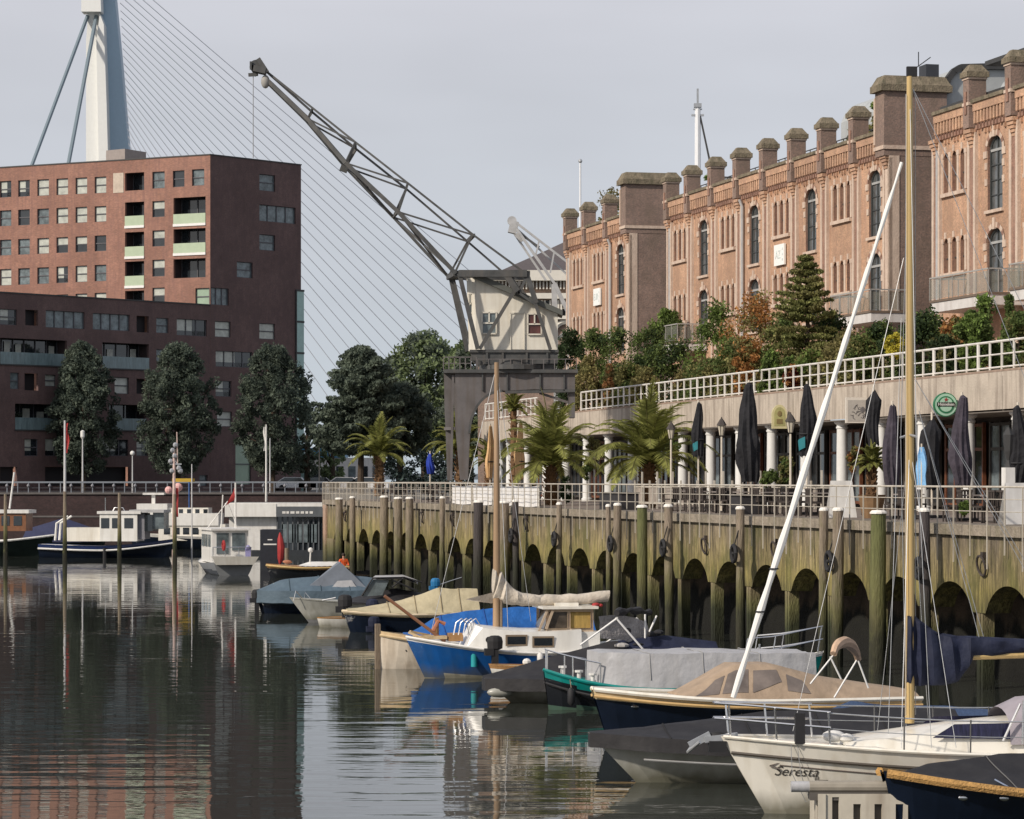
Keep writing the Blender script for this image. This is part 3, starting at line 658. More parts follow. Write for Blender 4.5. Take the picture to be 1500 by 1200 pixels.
def cap_block(mb,x0,x1,y0,y1,z,h,mi,ov=.1):
    # chamfered coping block
    a=[(x0-ov,y0-ov),(x1+ov,y0-ov),(x1+ov,y1+ov),(x0-ov,y1+ov)]
    cx,cy=(x0+x1)/2,(y0+y1)/2
    lv=[(z,-.0),(z+h*.42,0),(z+h*.46,.05),(z+h,.26)]
    rows=[[(x+(.0 if k==0 else (1 if x<cx else -1)*k),y+(1 if y<cy else -1)*k,zz) for x,y in a] for zz,k in lv]
    mb.grid(rows,mi,closed=True); mb.add(rows[-1],[(0,1,2,3)],mi); mb.add(rows[0],[(3,2,1,0)],mi)
def archpts(c,hw,zsp,rise,n=10): return [(c-hw*math.cos(math.pi*i/n),zsp+rise*math.sin(math.pi*i/n)) for i in range(n+1)]
def arch_fill(mb,c,hw,zsp,rise,ztop,y,depth,mi,rmi):
    """wall between the rectangular hole's head and the arch curve, plus soffit"""
    p=archpts(c,hw,zsp,rise)
    lo=[(x,y,z) for x,z in p]; hi=[(x,y,ztop) for x,z in p]; mb.grid([lo,hi],mi)
    mb.grid([lo,[(x,y+depth,z) for x,z in p]],rmi)
def warehouse(name,label,s0,pattern,corner_near,flags):
    b=thing(name,label,'warehouse',Q(s0,TW,ZG),QR,'brick warehouses in a row above the terrace')
    n=len(pattern); Lx=n*BAY; H=ZC-ZG
    holes=[]; wins=[]
    zu0,zu1=17.15-ZG,19.75-ZG     # tall arched window, springing
    zl0,zl1=13.5-ZG,15.75-ZG
    for i,k in enumerate(pattern):
        c=(i+.5)*BAY
        if k=='A':
            for a,b_,hw in ((zu0,zu1,.8),(zl0,zl1,.85)):
                holes.append((c-hw,c+hw,a,b_+.62)); wins.append(('A',c,hw,a,b_))
            holes.append((c-.7,c+.7,.1,2.1)); wins.append(('G',c,.7,.1,2.1))
        else:
            for (a,b_) in ((18.35-ZG,19.95-ZG),(14.75-ZG,16.1-ZG)):
                for q in (-.95,0,.95):
                    holes.append((c+q-.26,c+q+.26,a,b_+.22)); wins.append(('T',c+q,.26,a,b_))
            for q in (-.95,0,.95):
                holes.append((c+q-.28,c+q+.28,.9,2.6)); wins.append(('G',c+q,.28,.9,2.6))
    mb=MB(); wall_holes(mb,0,Lx,0,H,holes,0,.2,0,1)
    for w_ in wins:
        if w_[0]=='A': arch_fill(mb,w_[1],w_[2],w_[4],.6,w_[4]+.62,0,.2,0,1)
        if w_[0]=='T': arch_fill(mb,w_[1],w_[2],w_[4],.2,w_[4]+.22,0,.2,0,1)
    mb.build('front_wall',[BR,BRR],b)
    mb=MB(); W_=13
    mb.add([(Lx,0,0),(Lx,W_,0),(Lx,W_,H+.3),(Lx,0,H+.3)],[(0,1,2,3)]); mb.add([(0,0,0),(0,W_,0),(0,W_,H),(0,0,H)],[(3,2,1,0)]); mb.add([(0,W_,0),(Lx,W_,0),(Lx,W_,H),(0,W_,H)],[(3,2,1,0)])
    mb.build('end_wall',BR2,b)
    mb=MB(); mb.box(.2,Lx-.2,.3,W_-.3,H-.9,H-.75); mb.build('roof',M['slate'],b)
    # windows
    for w_ in wins:
        k,c,hw,a,zz=w_
        if k=='A':
            p=archpts(c,hw,zz,.6); mb=MB(); mb.prism([(c+hw,a),(c-hw,a)]+p,.17,.2); o=mb.build('window',GLW,b)
            mb=MB()
            for q in (-1,1): mb.box(c+q*(hw-.05)-.05,c+q*(hw-.05)+.05,.1,.17,a,zz)
            mb.box(c-.03,c+.03,.12,.17,a,zz+.55); mb.box(c-hw,c+hw,.11,.17,zz-.06,zz+.05,1)
            for j in range(1,4): zj=a+(zz-a)*j/4; mb.box(c-hw,c+hw,.13,.17,zj-.025,zj+.025)
            pp=archpts(c,hw-.05,zz,.55); mb.tube([(x,.14,z) for x,z in pp],.05,4); mb.build('frame',[WFR,mat('pale_frame',(.35,.35,.34))],o)
            mb=MB(); mb.box(c-hw-.15,c+hw+.15,-.12,.1,a-.14,a); mb.build('sill',STN,o)
        elif k=='T':
            mb=MB(); mb.box(c-hw,c+hw,.15,.19,a,zz+.22); o=mb.build('lancet_window',[LANC],b)
            mb=MB(); mb.box(c-.025,c+.025,.12,.15,a,zz+.2); mb.box(c-hw,c+hw,.12,.15,(a+zz)/2-.03,(a+zz)/2+.03); mb.build('frame',WFR,o)
        else:
            mb=MB(); mb.box(c-hw,c+hw,.16,.19,a,zz); mb.build('ground_window',GLW,b)
    # trim around openings: surrounds, keystones, sills
    for i,k in enumerate(pattern):
        c=(i+.5)*BAY; mb=MB()
        if k=='A':
            for zz,hw in ((zu1,.8),(zl1,.85)):
                a=archpts(c,hw+.02,zz,.62); o_=archpts(c,hw+.24,zz,.86)
                n_=len(a)
                for j in range(n_-1): mb.add([(a[j][0],-.035,a[j][1]),(a[j+1][0],-.035,a[j+1][1]),(o_[j+1][0],-.035,o_[j+1][1]),(o_[j][0],-.035,o_[j][1])],[(0,1,2,3)],0 if j%2 else 1)
                mb.box(c-.13,c+.13,-.09,.0,zz+.55,zz+1.05,0)
                for q in (-1,1): mb.box(c+q*(hw+.2)-.18,c+q*(hw+.2)+.18,-.05,0,zz-.3,zz,0)
                for q in (-1,1):
                    for j in range(4): 
                        if j%2==0: mb.box(c+q*(hw+.13)-.12,c+q*(hw+.13)+.12,-.04,0,zz-.8-j*.35,zz-.5-j*.35,0)
        else:
            for z0,z1 in ((18.35-ZG,19.95-ZG),(14.75-ZG,16.1-ZG)):
                mb.box(c-1.35,c+1.35,-.14,0,z0-.17,z0,0)
                for q in (-1.35,-.475,.475,1.35): mb.box(c+q-.1,c+q+.1,-.05,0,z0+.02,z1,0)
                for q in (-.95,0,.95): mb.box(c+q-.09,c+q+.09,-.07,0,z1+.22,z1+.5,0); 
                for q in (-1.35,-.475,.475,1.35): mb.box(c+q-.15,c+q+.15,-.06,0,z1,z1+.22,0)
        mb.build('window_surround',[STN,BRR],b)
    # pilasters with turrets
    for i in range(n+1):
        x=i*BAY; mb=MB(); wd=.42
        if i==n: x-=wd
        if i==0: x+=wd
        mb.box(x-wd,x+wd,-.12,-.0,0,H-1.1,1)
        mb.box(x-wd-.03,x-wd+.2,-.16,-.0,0,H-1.3,0); mb.box(x+wd-.2,x+wd+.03,-.16,-.0,0,H-1.3,0)
        for j in range(5): mb.box(x-wd*(.45+.12*j),x+wd*(.45+.12*j),-.14-.055*j,0,H-1.9+.16*j-.05,H-1.9+.16*(j+1)-.05,2)
        mb.build('pilaster',[STN,BRR,BR],b)
        if i==n and corner_near: continue
        if i==0 and not flags.get('first',1): continue
        top=1.55; mb=MB()
        mb.box(x-.32,x+.32,-.4,.42,H-1.1,H+top-.45,0); mb.box(x-.12,x+.12,-.45,-.42,H-.5,H+.5,3)
        mb.box(x-.36,x+.36,-.44,.46,H-.12,H+.02,1)
        mb.box(x-.36,x+.36,-.44,.46,H+top-.52,H+top-.42,1)
        cap_block(mb,x-.38,x+.38,-.46,.48,H+top-.42,.56,2,.05)
        mb.build('turret',[BR2,STN,CAP,BRR],b)
    # corbel table and coping
    mb=MB()
    for i in range(n):
        x0=i*BAY+.5; x1=(i+1)*BAY-.5
        mb.box(x0,x1,-.3,0,H-.42,H-.06,1); mb.box(x0-.05,x1+.05,-.38,.35,H-.06,H+.1,2)
        k=10
        for j in range(k):
            xa=x0+(x1-x0)*j/k
            mb.box(xa+.02,xa+.19,-.27,0,H-.95,H-.42,1); mb.box(xa+.02,xa+.19,-.17,0,H-1.2,H-.95,0)
            if j%3!=1: mb.box(xa+.04,xa+.17,-.1,0,H-1.42,H-1.2,1)
    mb.build('corbel_table',[BRR,BR,CAP],b)
    if corner_near:
        mb=MB(); x1=Lx+.02; x0=Lx-1.15
        mb.box(x0,x1,-.42,2.75,H-1.2,H+1.85,1); mb.box(x0-.06,x1+.06,-.48,2.8,H-.9,H-.72,2); mb.box(x0-.1,x0+.05,-.46,-.42,H-.6,H+1.6,0)
        cap_block(mb,x0-.05,x1+.05,-.5,2.85,H+1.85,.75,3,.12)
        mb.build('corner_tower',[STN,BR2 if flags.get('ct') is None else BRR,STN,CAP],b)
        mb=MB()
        mb.box(Lx-.55,Lx+.03,-.16,.35,0,H-1.2,0)
        mb.build('corner_quoin',[STN],b)
    for i in flags.get('pipes',[]):
        mb=MB(); x=i*BAY+.62; mb.tube([(x,-.14,.2),(x,-.14,H-1.6),(x,-.3,H-1.2)],.09,8); mb.build('downpipe',GUT,b,smooth=True)
    return b,Lx,H
S2=S(980,TW); S3=S(1371,TW)-.1; S1_=S(925,TW)-3.35*BAY
BAYn=(S(1307,TW)-S2)/8; BAY=BAYn
wb,LxB,HB=warehouse('brick_warehouse','long middle brick warehouse with arched windows and eight turreted bays',S2,'TATATATA',True,{'pipes':[0,3]})
wc,LxC,HC=warehouse('brick_warehouse','right brick warehouse cut off by the photo edge, with a curved metal penthouse',S3,'TATA',False,{'first':0,'pipes':[0],})
B0=BAY; BAY=B0*1.13; wa,LxA,HA=warehouse('brick_warehouse','left brick warehouse behind the crane with three bays and a plain end wall',S(925,TW)-3*BAY+.1,'TTA',True,{'pipes':[0,2]})
# warehouse wall signs
def wsign(b,s0,i,txt,label):
    mb=MB(); c=(i+.5)*BAY; z0,z1=16.75-ZG,17.85-ZG
    o=None; mb.box(c-.8,c+.8,-.16,-.06,z0,z1); o=mb.build('name_sign',mat('bright_sign_white',(.85,.85,.82),.5,.02,3),b,label=label)
    text_mesh(txt,.62,mat('sign_pale_grey_letters',(.6,.66,.64)),o,(c-.15,-.17,(z0+z1)/2),(math.pi/2,0,0),'lettering')
    q=MB()
    for j in range(3): q.box(c+.5,c+.63,-.175,-.16,z0+.22+j*.28,z0+.34+j*.28)
    q.build('dots',mat('sign_pale_grey_letters',(.4,.48,.44)),o)
wsign(wa,0,1,'EUR','small white square sign with pale letters'); BAY=B0; wsign(wb,0,4,'AZ','white square sign with pale letters and three dots')
# rooftop pieces
def roofbox(b,poly,y0,y1,mats,name,mi=0):
    mb=MB(); mb.prism(poly,y0,y1,mi); return mb.build(name,mats,b)
ZN=mat('pale_zinc_cladding',(.4,.42,.42),.5,.08,2,dirt=(.25,.27,.27),dirt_amt=.4); DKR=mat('dark_roof_edge',(.05,.05,.05),.6,.2,3)
# curved penthouse behind the right warehouse parapet
mb=MB(); y0,y1=3.2,9; 
rows=[]; arc=[(y0+(1-math.cos(a))*1.6,H_+0) for a,H_ in []]
prof=[(0,-.6),(0,1.1)]+[(1.5-1.5*math.cos(a),1.1+1.1*math.sin(a)) for a in [i*math.pi/12 for i in range(1,7)]]+[(6,2.2),(6,-.6)]
prof=[(y0+a,HC+z) for a,z in prof]
mb.add([(-.2,y,z) for y,z in prof]+[(LxC,y,z) for y,z in prof],[(i,i+1,i+1+len(prof),i+len(prof)) for i in range(len(prof)-1)]+[tuple(range(len(prof)))])
mb.grid([[(LxC+.2,y-.08,z+.08) for y,z in prof],[(LxC+.02,y-.08,z+.08) for y,z in prof]],1)
o=mb.build('penthouse',[ZN,DKR],wc)
mb=MB(); mb.box(1.0,LxC,2.0,8.6,HC+2.22,HC+2.42); mb.build('penthouse_roof',DKR,wc)
mb=MB(); mb.box(-.6,LxC,.5,3.2,HC+.2,HC+.5); mb.build('flat_roof',DKR,wc)
# barrel roofed rear part of the middle warehouse, its end wall facing the viewer
def TPX(s,px): k=(px-CX)/F; return (k*(QO[1]+s*QD[1])-(QO[0]+s*QD[0]))/(QN[0]-k*QN[1])
se=S2+LxB-.3; pts=[]
for px,py in ((1383,175),(1383,128),(1388,116),(1396,105),(1406,99),(1440,98),(1500,98),(1500,175)):
    t=TPX(se,px); Y=QY(se,t); pts.append((t-TW,EYE-(py-HY)/F*Y-ZG))
mb=MB(); n_=len(pts); xe=LxB-.3
mb.add([(xe,a,z) for a,z in pts]+[(xe-14,a,z) for a,z in pts],[tuple(range(n_))]+[(i,i+1,i+1+n_,i+n_) for i in range(n_-1)]); mb.build('rear_end_wall',ZN,wb)
mb=MB()
for i in range(1,6): mb.bar((xe+.06,pts[i][0],pts[i][1]),(xe+.06,pts[i+1][0],pts[i+1][1]),.3,.28)
mb.build('dark_roof_verge',DKR,wb)
# middle warehouse penthouse pieces
for (a,b_,y0,y1,z,m_,nm) in ((.3,1.8,2.6,6,1.3,ZN,'dormer'),(9.3,12.5,2.4,6,.75,M['palegl'],'roof_lantern'),(14,17.2,2.6,6,.7,M['palegl'],'roof_lantern'),(27,33,3.4,8,1.9,M['palegl'],'glass_penthouse')):
    mb=MB(); mb.prism([(a,HB-.8),(b_,HB-.8),(b_,HB+z),(a+.4,HB+z)],y0,y1); mb.box(a,b_,y0-.1,y1,HB+z,HB+z+.1,1); mb.build(nm,[m_,DKR],wb)
mb=MB()
for i in range(34): x=.5+i*1.0; mb.box(x-.02,x+.02,1.5,1.54,HB-.2,HB+.85)
mb.box(.3,34,1.5,1.54,HB+.82,HB+.87); mb.box(.3,34,1.5,1.54,HB+.4,HB+.43); mb.build('roof_railing',DKR,wb)
mb=MB(); mb.box(LxB-1.0,LxB-.1,1.75,2.4,HB+2.6,HB+3.2); mb.box(LxB-1,LxB-.97,1.7,1.74,HB+3.2,HB+3.9); mb.build('roof_vent',mat('dark_vent_box',(.04,.045,.055)),wb)
mb=MB(); mb.prism([(-.4,HA-1),(LxA-3,HA-1),(LxA-3,HA+.7),(1,HA+.7)],3.5,9); mb.build('roof_storey',[mat('roof_storey_grey',(.14,.14,.14))],wa)
# antennas
def mast(name,label,base,h,r,parts_=()):
    th=thing(name,label,'mast',base); mb=MB(); mb.tube([(0,0,0),(0,0,h)],[r,r*.7],8); mb.build('pole',mat('white_mast_paint',(.75,.76,.78),.4,.05,3),th); return th
p=P(850,330,215); m_=mast('roof_antenna','thin white antenna mast rising behind the left warehouse',(p.x,p.y,9.0),P(850,236,215).z-9.0,.1)
mb=MB(); h=P(850,236,215).z-9.0; mb.ball((0,0,h),.16,8,5); mb.build('tip',M['steel'],m_)
p=P(1022,330,230); h=P(1022,152,230).z-9; m_=mast('radar_mast','tall white mast with crossbars behind the middle warehouse roof',(p.x,p.y,9.0),h,.32)
mb=MB(); mb.box(-.5,.5,-.1,.1,h-1.0,h-.85); mb.box(-.35,.35,-.1,.1,h-.5,h-.4); mb.box(-.08,.08,-.08,.08,h,h+1.2); mb.box(-.3,.3,-.3,.3,h-.3,h); mb.build('crossbar',M['steel'],m_)
mb=MB(); mb.bar((.2,0,h-1),(1.1,0,h-5.2),.14); mb.tube([(.1,0,h-.6),(1.8,0,h-9)],.03,4); mb.build('stay',DKR,m_)
# balconies
BALG=mat('balcony_glass_panel',(.25,.26,.22),.1,.15,2,spec=.6,alpha=.35); BALF=mat('balcony_rail_grey',(.35,.34,.32),.5,.1,3)
def balcony(s0,s1,desc,dp=1.8,furn=True):
    b=thing('balcony',desc,'balcony',Q(s0,TW,13.3),QR,'warehouse balconies above the garden'); L_=s1-s0
    mb=MB(); mb.box(0,L_,-dp,-.05,-.05,.05,1); mb.box(.04,L_-.04,-dp+.05,-.05,-.48,-.052,0)
    mb.build('slab',[mat('white_balcony_concrete',(.62,.6,.58),.6,.08,3,dirt=(.35,.3,.27),dirt_amt=.4),mat('balcony_floor_edge',(.16,.12,.09))],b)
    mb=MB(); mb.box(0,L_,-dp,-dp+.05,1.0,1.06); 
    for x in (0,L_-.05): mb.box(x,x+.05,-dp,-.05,1.0,1.06)
    k=max(2,int(L_/1.1))
    for i in range(k+1): x=(L_-.04)*i/k; mb.box(x,x+.025,-dp,-dp+.03,.05,1.0)
    for i in range(4): y=-dp+dp*i/4; mb.box(L_-.04,L_,y,y+.04,.05,1.0); mb.box(0,.04,y,y+.04,.05,1.0)
    mb.build('rail',BALF,b)
    mb=MB(); mb.box(.04,L_-.04,-dp+.05,-dp+.07,.1,.95); mb.box(L_-.07,L_-.06,-dp+.05,-.1,.1,.95); mb.build('glass_panel',BALG,b)
    return b
balcony(S(958,TW-1.8),S(958,TW-1.8)+4.6,'balcony with glass railing on the first bay beside the palm leaves')
balcony(S(1216,TW-1.8),S(1216,TW-1.8)+5.4,'balcony with patterned railing partly hidden by the leaning white spar')
balcony(S(1361,TW-1.8),S(1361,TW-1.8)+6.5,'balcony with pale glass panels at the corner of the right warehouse')
balcony(S(1361,TW-1.8)+8.6,S(1361,TW-1.8)+14,'balcony at the extreme right edge of the photo')
# white and brick gate building behind the crane
D=225.0
def px2(px): return (px-CX)/F*D
gb=thing('gate_building','pale brick building with white cornice and dark hipped roof behind the crane','building',(px2(790),D,4.3),0)
def X(px): return px2(px)-px2(790)
def Z(py): return EYE-(py-HY)/F*D-4.3
BRG=mat('pale_brown_brick',(.27,.2,.16),.85,.15,3,brick=4); WHT=mat('white_stucco',(.68,.65,.58),.7,.06,3)
holes=[(X(a),X(a+6),Z(463),Z(440)) for a in range(703,846,12)]
mb=MB(); wall_holes(mb,X(700),X(850),0,Z(412),holes,0,.5,0,0); mb.box(X(700),X(850),.6,12,0,Z(412),0)
mb.build('wall',[BRG],gb)
mb=MB(); mb.box(X(695),X(855),-.9,13,Z(412),Z(397),0); mb.box(X(698),X(852),-.5,0,Z(438),Z(430),0); mb.box(X(698),X(852),-.5,0,Z(468),Z(463),0)
for a in range(700,850,5): mb.box(X(a),X(a+2.2),-.4,0,Z(424),Z(412),0)
mb.build('cornice',WHT,gb)
for h in holes:
    mb=MB(); mb.box(h[0]-.12,h[0]+.02,-.1,.3,h[2],h[3]); mb.box(h[1]-.02,h[1]+.12,-.1,.3,h[2],h[3]); mb.box(h[0],h[1],.3,.35,h[2],h[3],1); mb.box(h[0],h[1],.2,.3,(h[2]+h[3])/2-.05,(h[2]+h[3])/2+.05); mb.build('window',[WHT,M['glass']],gb)
mb=MB(); c=X(829); mb.tube([(c+1.0*math.cos(a*math.pi/10),-.1,Z(492)+1.1*math.sin(a*math.pi/10)) for a in range(11)],.22,6); mb.build('arch_surround',WHT,gb)
mb=MB(); a=(X(735),-.9,Z(397)); e0=(X(905),-.9,Z(397)); mb.add([a,e0,(X(905),15,Z(397)),(X(735),15,Z(397)),(X(800),5,Z(360)),(X(840),6,Z(340)),(X(905),6,Z(340))],[(0,1,6,5,4),(0,4,3),(4,5,6,2,3)]); mb.build('roof',mat('brown_slate_roof',(.1,.085,.085),.8,.15,4),gb)
# ---------------------------------------------------------------- apartment building on the left
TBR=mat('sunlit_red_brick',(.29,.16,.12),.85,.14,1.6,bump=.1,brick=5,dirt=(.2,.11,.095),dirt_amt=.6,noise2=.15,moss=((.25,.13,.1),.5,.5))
DBR=mat('shaded_plum_brick',(.13,.086,.08),.85,.14,1.6,bump=.1,brick=5,dirt=(.1,.062,.064),dirt_amt=.4,noise2=.12,moss=((.095,.062,.06),.5,.5))  # darker copy of the tower brick, facade shade put into its colour
C0=Vector((-29.9,284.0))
DIRR=Vector((.666,.746)); DIRL=Vector((.888,-.459))
def facade(px,org,d):  # distance along d from org hit by pixel column
    k=(px-CX)/F; return (k*org[1]-org[0])/(d[0]-k*d[1])
def depth(px,org,d): return org[1]+facade(px,org,d)*d[1]
ZB=4.3
ab=thing('apartment_building','dark red brick apartment block with sunlit tower facade and green glass balconies','building',(C0.x,C0.y,ZB),0)
def fac(org,d,rects,x0,x1,z0,z1,brick,dp=.25):
    """rects in photo pixels (x0,x1,ytop,ybottom,kind) -> recessed openings"""
    rot=math.atan2(d[1],d[0]); T=Matrix.Translation((org[0]-C0.x,org[1]-C0.y,0))@Matrix.Rotation(rot,4,'Z')
    holes=[]
    for r in rects:
        a=facade(r[0],org,d); b=facade(r[1],org,d); D=org[1]+(a+b)/2*d[1]
        holes.append((a,b,EYE-(r[3]-HY)/F*D-ZB,EYE-(r[2]-HY)/F*D-ZB,r[4]))
    mb=MB(); 
    deep=[h for h in holes if h[4] in 'BLD']; sh=[h for h in holes if h[4] not in 'BLD']
    wall_holes(mb,x0,x1,z0,z1,[h[:4] for h in holes],0,.28,0,0)
    mb.xf(T); mb.build('facade',brick,ab)
    for h in holes:
        a,b,c,e_,k=h; w_=b-a
        if k in 'wWcghr':
            g={'w':M['glass'],'W':M['curtain'],'c':M['palegl'],'g':M['greenglass'],'h':M['curtain'],'r':M['curtain']}[k]
            mb=MB(); mb.box(a,b,.22,.26,c,e_,0)
            if k=='h': mb.box(a,b,.2,.22,c,c+(e_-c)*.52,1)
            if k=='r': mb.box(a,b,.2,.22,c,c+(e_-c)*.3,1); mb.box(a+(b-a)*.55,b,.2,.22,c,e_,1)
            mb.xf(T); o=mb.build('window',[g,M['glass']],ab)
            mb=MB()
            n=1 if w_<2.2 else (3 if w_<4 else 4)
            for i in range(n+1 if n>1 else 2):
                x=a+w_*i/n; mb.box(x-.05,x+.05,.14,.22,c,e_)
            for zz in (c,e_,(c+e_)/2) if n==1 else (c,e_): mb.box(a,b,.14,.22,zz-.05,zz+.05)
            mb.xf(T); mb.build('frame',mat('apartment_window_frame',(.1,.1,.11)),o)
        elif k=='D':
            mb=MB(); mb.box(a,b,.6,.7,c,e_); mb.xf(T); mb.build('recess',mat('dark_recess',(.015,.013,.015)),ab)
        else:
            mb=MB(); mb.add([(a,.28,c),(b,.28,c),(b,1.6,c),(a,1.6,c),(a,.28,e_),(b,.28,e_),(b,1.6,e_),(a,1.6,e_)],[(0,1,2,3),(4,5,6,7),(0,3,7,4),(1,2,6,5)],0)
            mb.box(a,b,1.5,1.6,c,e_,1)
            n=max(1,int(w_/1.3))
            for i in range(n+1): x=a+w_*i/n; mb.box(x-.05,x+.05,1.42,1.5,c,e_,2)
            if k=='L':
                for i in range(n):
                    if R.random()<.6: x=a+w_*(i+.2)/n; mb.box(x,x+w_/n*.5,1.4,1.43,c+.1,c+(e_-c)*R.uniform(.5,.85),3)
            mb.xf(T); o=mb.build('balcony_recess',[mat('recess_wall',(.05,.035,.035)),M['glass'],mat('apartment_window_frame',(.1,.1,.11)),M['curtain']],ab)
    return T,holes
# sunlit tower facade (left)
LT=facade(0,C0,-DIRL); orgL=C0-DIRL*36; orgL=(orgL.x,orgL.y)
rt=[]
rows=[(262,286),(304,328),(347,371),(390,415),(431,455)]
kinds=['rrWWWW','cwcWWW','ccWhhw','WccrWc','WWWWWW']
for r,(y0,y1) in enumerate(rows):
    for j,cx in enumerate((8,35,63,91,119,147)):
        off=(91-cx)*.045-.5
        rt.append((cx-8.5,cx+8.5,y0+off+ (1 if r else 0),y1+off,kinds[r][j]))
    for cx in (232,):
        rt.append((cx-9,cx+9,y0-10.5+(r>0)*1,y1-11+1,'h' if r else 'c'))
rt+=[(253,270,250,274,'w'),(281,299,248,272,'c')]
rt+=[(183,211,253,279,'B'),(183,211,296,333,'B'),(183,211,340,378,'B'),(183,211,383,421,'B'),(183,211,426,450,'B')]
rt+=[(254,301,289,330,'B'),(254,301,335,373,'B'),(254,301,379,407,'B'),(286,307,422,447,'g')]
Lr=36+0
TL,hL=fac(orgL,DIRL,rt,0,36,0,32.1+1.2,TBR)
GRG=mat('frosted_green_balcony_panel',(.42,.5,.36),.3,.06,2); WSL=mat('white_slab_edge',(.75,.74,.72),.6,.05,3)
for h in hL:
    if h[4]=='B' and h[1]-h[0]<5:
        big=h[1]-h[0]>2.3; H_=h[3]-h[2]
        if H_<2.1: continue
        mb=MB(); mb.box(h[0],h[1],-.05,.0,h[2]+.18,h[2]+1.15); mb.xf(TL); o=mb.build('balcony_panel',GRG,ab)
        mb=MB(); mb.box(h[0]-.02,h[1]+.02,-.1,.3,h[2]-.08,h[2]+.17); mb.xf(TL); mb.build('slab_edge',WSL,o)
mb=MB(); a=facade(166,orgL,DIRL); b=facade(181,orgL,DIRL); D=orgL[1]+a*DIRL[1]; mb.box(a,b,-.04,0,EYE-(283-HY)/F*D-ZB,EYE-(254-HY)/F*D-ZB); mb.xf(TL); mb.build('cream_panel',mat('cream_cladding_panel',(.5,.42,.34)),ab)
# roof parapet line, rooftop box
mb=MB(); mb.box(-.1,36.0,-.06,.3,33.3,33.42); mb.xf(TL); mb.build('parapet_cap',DKR,ab)
# shaded facade (right) incl. low wing
orgR=C0-DIRR*34; orgR=(orgR.x,orgR.y); ext=facade(441,orgR,DIRR)
rw=[]
hi=[(380,403,256,280,'c'),(380,433,302,326,'c'),(380,403,344,367,'c'),(347,370,384,407,'c'),(309,335,422,447,'c'),(380,403,431,452,'w')]
low=[(0,25,453,476,'r'),(37,56,454,477,'D'),(67,124,456,481,'c'),(136,190,460,484,'c'),(200,218,463,487,'D'),(229,247,466,488,'c'),(259,303,468,492,'r'),(315,338,471,494,'W'),(380,403,474,497,'W'),
 (0,98,497,519,'L'),(150,218,503,525,'L'),(229,247,512,530,'c'),(316,370,515,538,'r'),
 (15,28,546,570,'c'),(36,56,547,572,'D'),(66,82,549,566,'W'),(168,189,553,577,'W'),(200,217,555,577,'D'),(316,339,558,581,'r'),
 (22,84,592,614,'L'),(160,214,593,615,'L'),(318,340,603,625,'W'),
 (36,56,643,668,'r'),(66,110,643,668,'r'),(150,188,644,668,'r'),(200,217,645,668,'r'),
 (66,190,684,712,'D'),(0,25,684,712,'D'),(345,368,650,710,'g'),(292,304,696,712,'c')]
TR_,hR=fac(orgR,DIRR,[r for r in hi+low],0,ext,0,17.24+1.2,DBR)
# upper part of the shaded tower facade
mb=MB(); 
def hole(r):
    a=facade(r[0],orgR,DIRR); b=facade(r[1],orgR,DIRR); D=orgR[1]+(a+b)/2*DIRR[1]; return (a,b,EYE-(r[3]-HY)/F*D-ZB,EYE-(r[2]-HY)/F*D-ZB,r[4])
up=[hole(r) for r in hi[:5]]
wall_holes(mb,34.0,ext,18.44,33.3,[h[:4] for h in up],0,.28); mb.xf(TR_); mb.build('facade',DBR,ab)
mb=MB(); mb.box(34.0,ext+.05,-.06,.3,33.3,33.42); mb.box(0,34.0,-.06,.3,18.4,18.52); mb.xf(TR_); mb.build('parapet_cap',DKR,ab)
# balcony glass bands on the low wing
BG=mat('grey_green_balcony_glass',(.16,.22,.23),.2,.25,2,stretch=(3,1,.4),spec=.6)
for h in hR:
    if h[4]=='L':
        mb=MB(); mb.box(h[0],h[1],-.06,-.02,h[2]-1.0,h[2]+.12); mb.box(h[0]-.05,h[1]+.05,-.1,.25,h[2]-1.12,h[2]-1.0,1); mb.xf(TR_); mb.build('balcony_panel',[BG,DKR],ab)
# glass corner bay at the right edge
mb=MB(); zt=EYE-(426-HY)/F*depth(441,orgR,DIRR)-ZB
a=facade(433,orgR,DIRR); mb.box(a,ext+.3,-.12,1.2,4.5,zt,0)
for i in range(6): z=4.5+(zt-4.5)*i/5; mb.box(a-.04,ext+.34,-.16,1.24,z-.1,z+.1,1)
mb.box(a-.06,a+.06,-.16,0,4.5,zt,1); mb.xf(TR_); mb.build('glass_bay',[mat('aqua_glass',(.3,.45,.42),.2,.1,2,spec=.6),DKR],ab)
# side, back, roofs
def to2(T,x,y): v=T@Vector((x,y,0)); return (v.x,v.y)
A_=to2(TL,0,0); B_=to2(TR_,ext,0)
mb=MB(); poly=[to2(TL,0,.5),to2(TL,35.6,.6),to2(TR_,ext-.05,.35),to2(TR_,ext-.1,14),to2(TL,0,16)]
mb.zprism(poly,33.0,33.2); mb.build('tower_roof',M['slate'],ab)
mb=MB(); a,b=to2(TR_,ext,0),to2(TR_,ext,14); mb.add([(*a,0),(*b,0),(*b,33.3),(*a,33.3)],[(0,1,2,3)]); mb.build('rear_wall',DBR,ab)
mb=MB(); mb.zprism([to2(TR_,0,.4),to2(TR_,33.9,.4),to2(TL,35.8,.4),to2(TL,0,.4)],18.2,18.3); mb.build('wing_roof',M['slate'],ab)
mb=MB(); D=292; o=Vector((C0.x,C0.y)); 
x0=(152-CX)/F*D-C0.x; x1=(183-CX)/F*D-C0.x; x2=(214-CX)/F*(D+3)-C0.x; y=D-C0.y
zt=EYE-(218-HY)/F*D-ZB
mb.zprism([(x0,y+1.6),(x1,y),(x2,y+3),(x0+1.5,y+6)],33,zt); mb.build('roof_plant_room',mat('grey_cladding',(.3,.26,.24),.7,.1,3),ab)
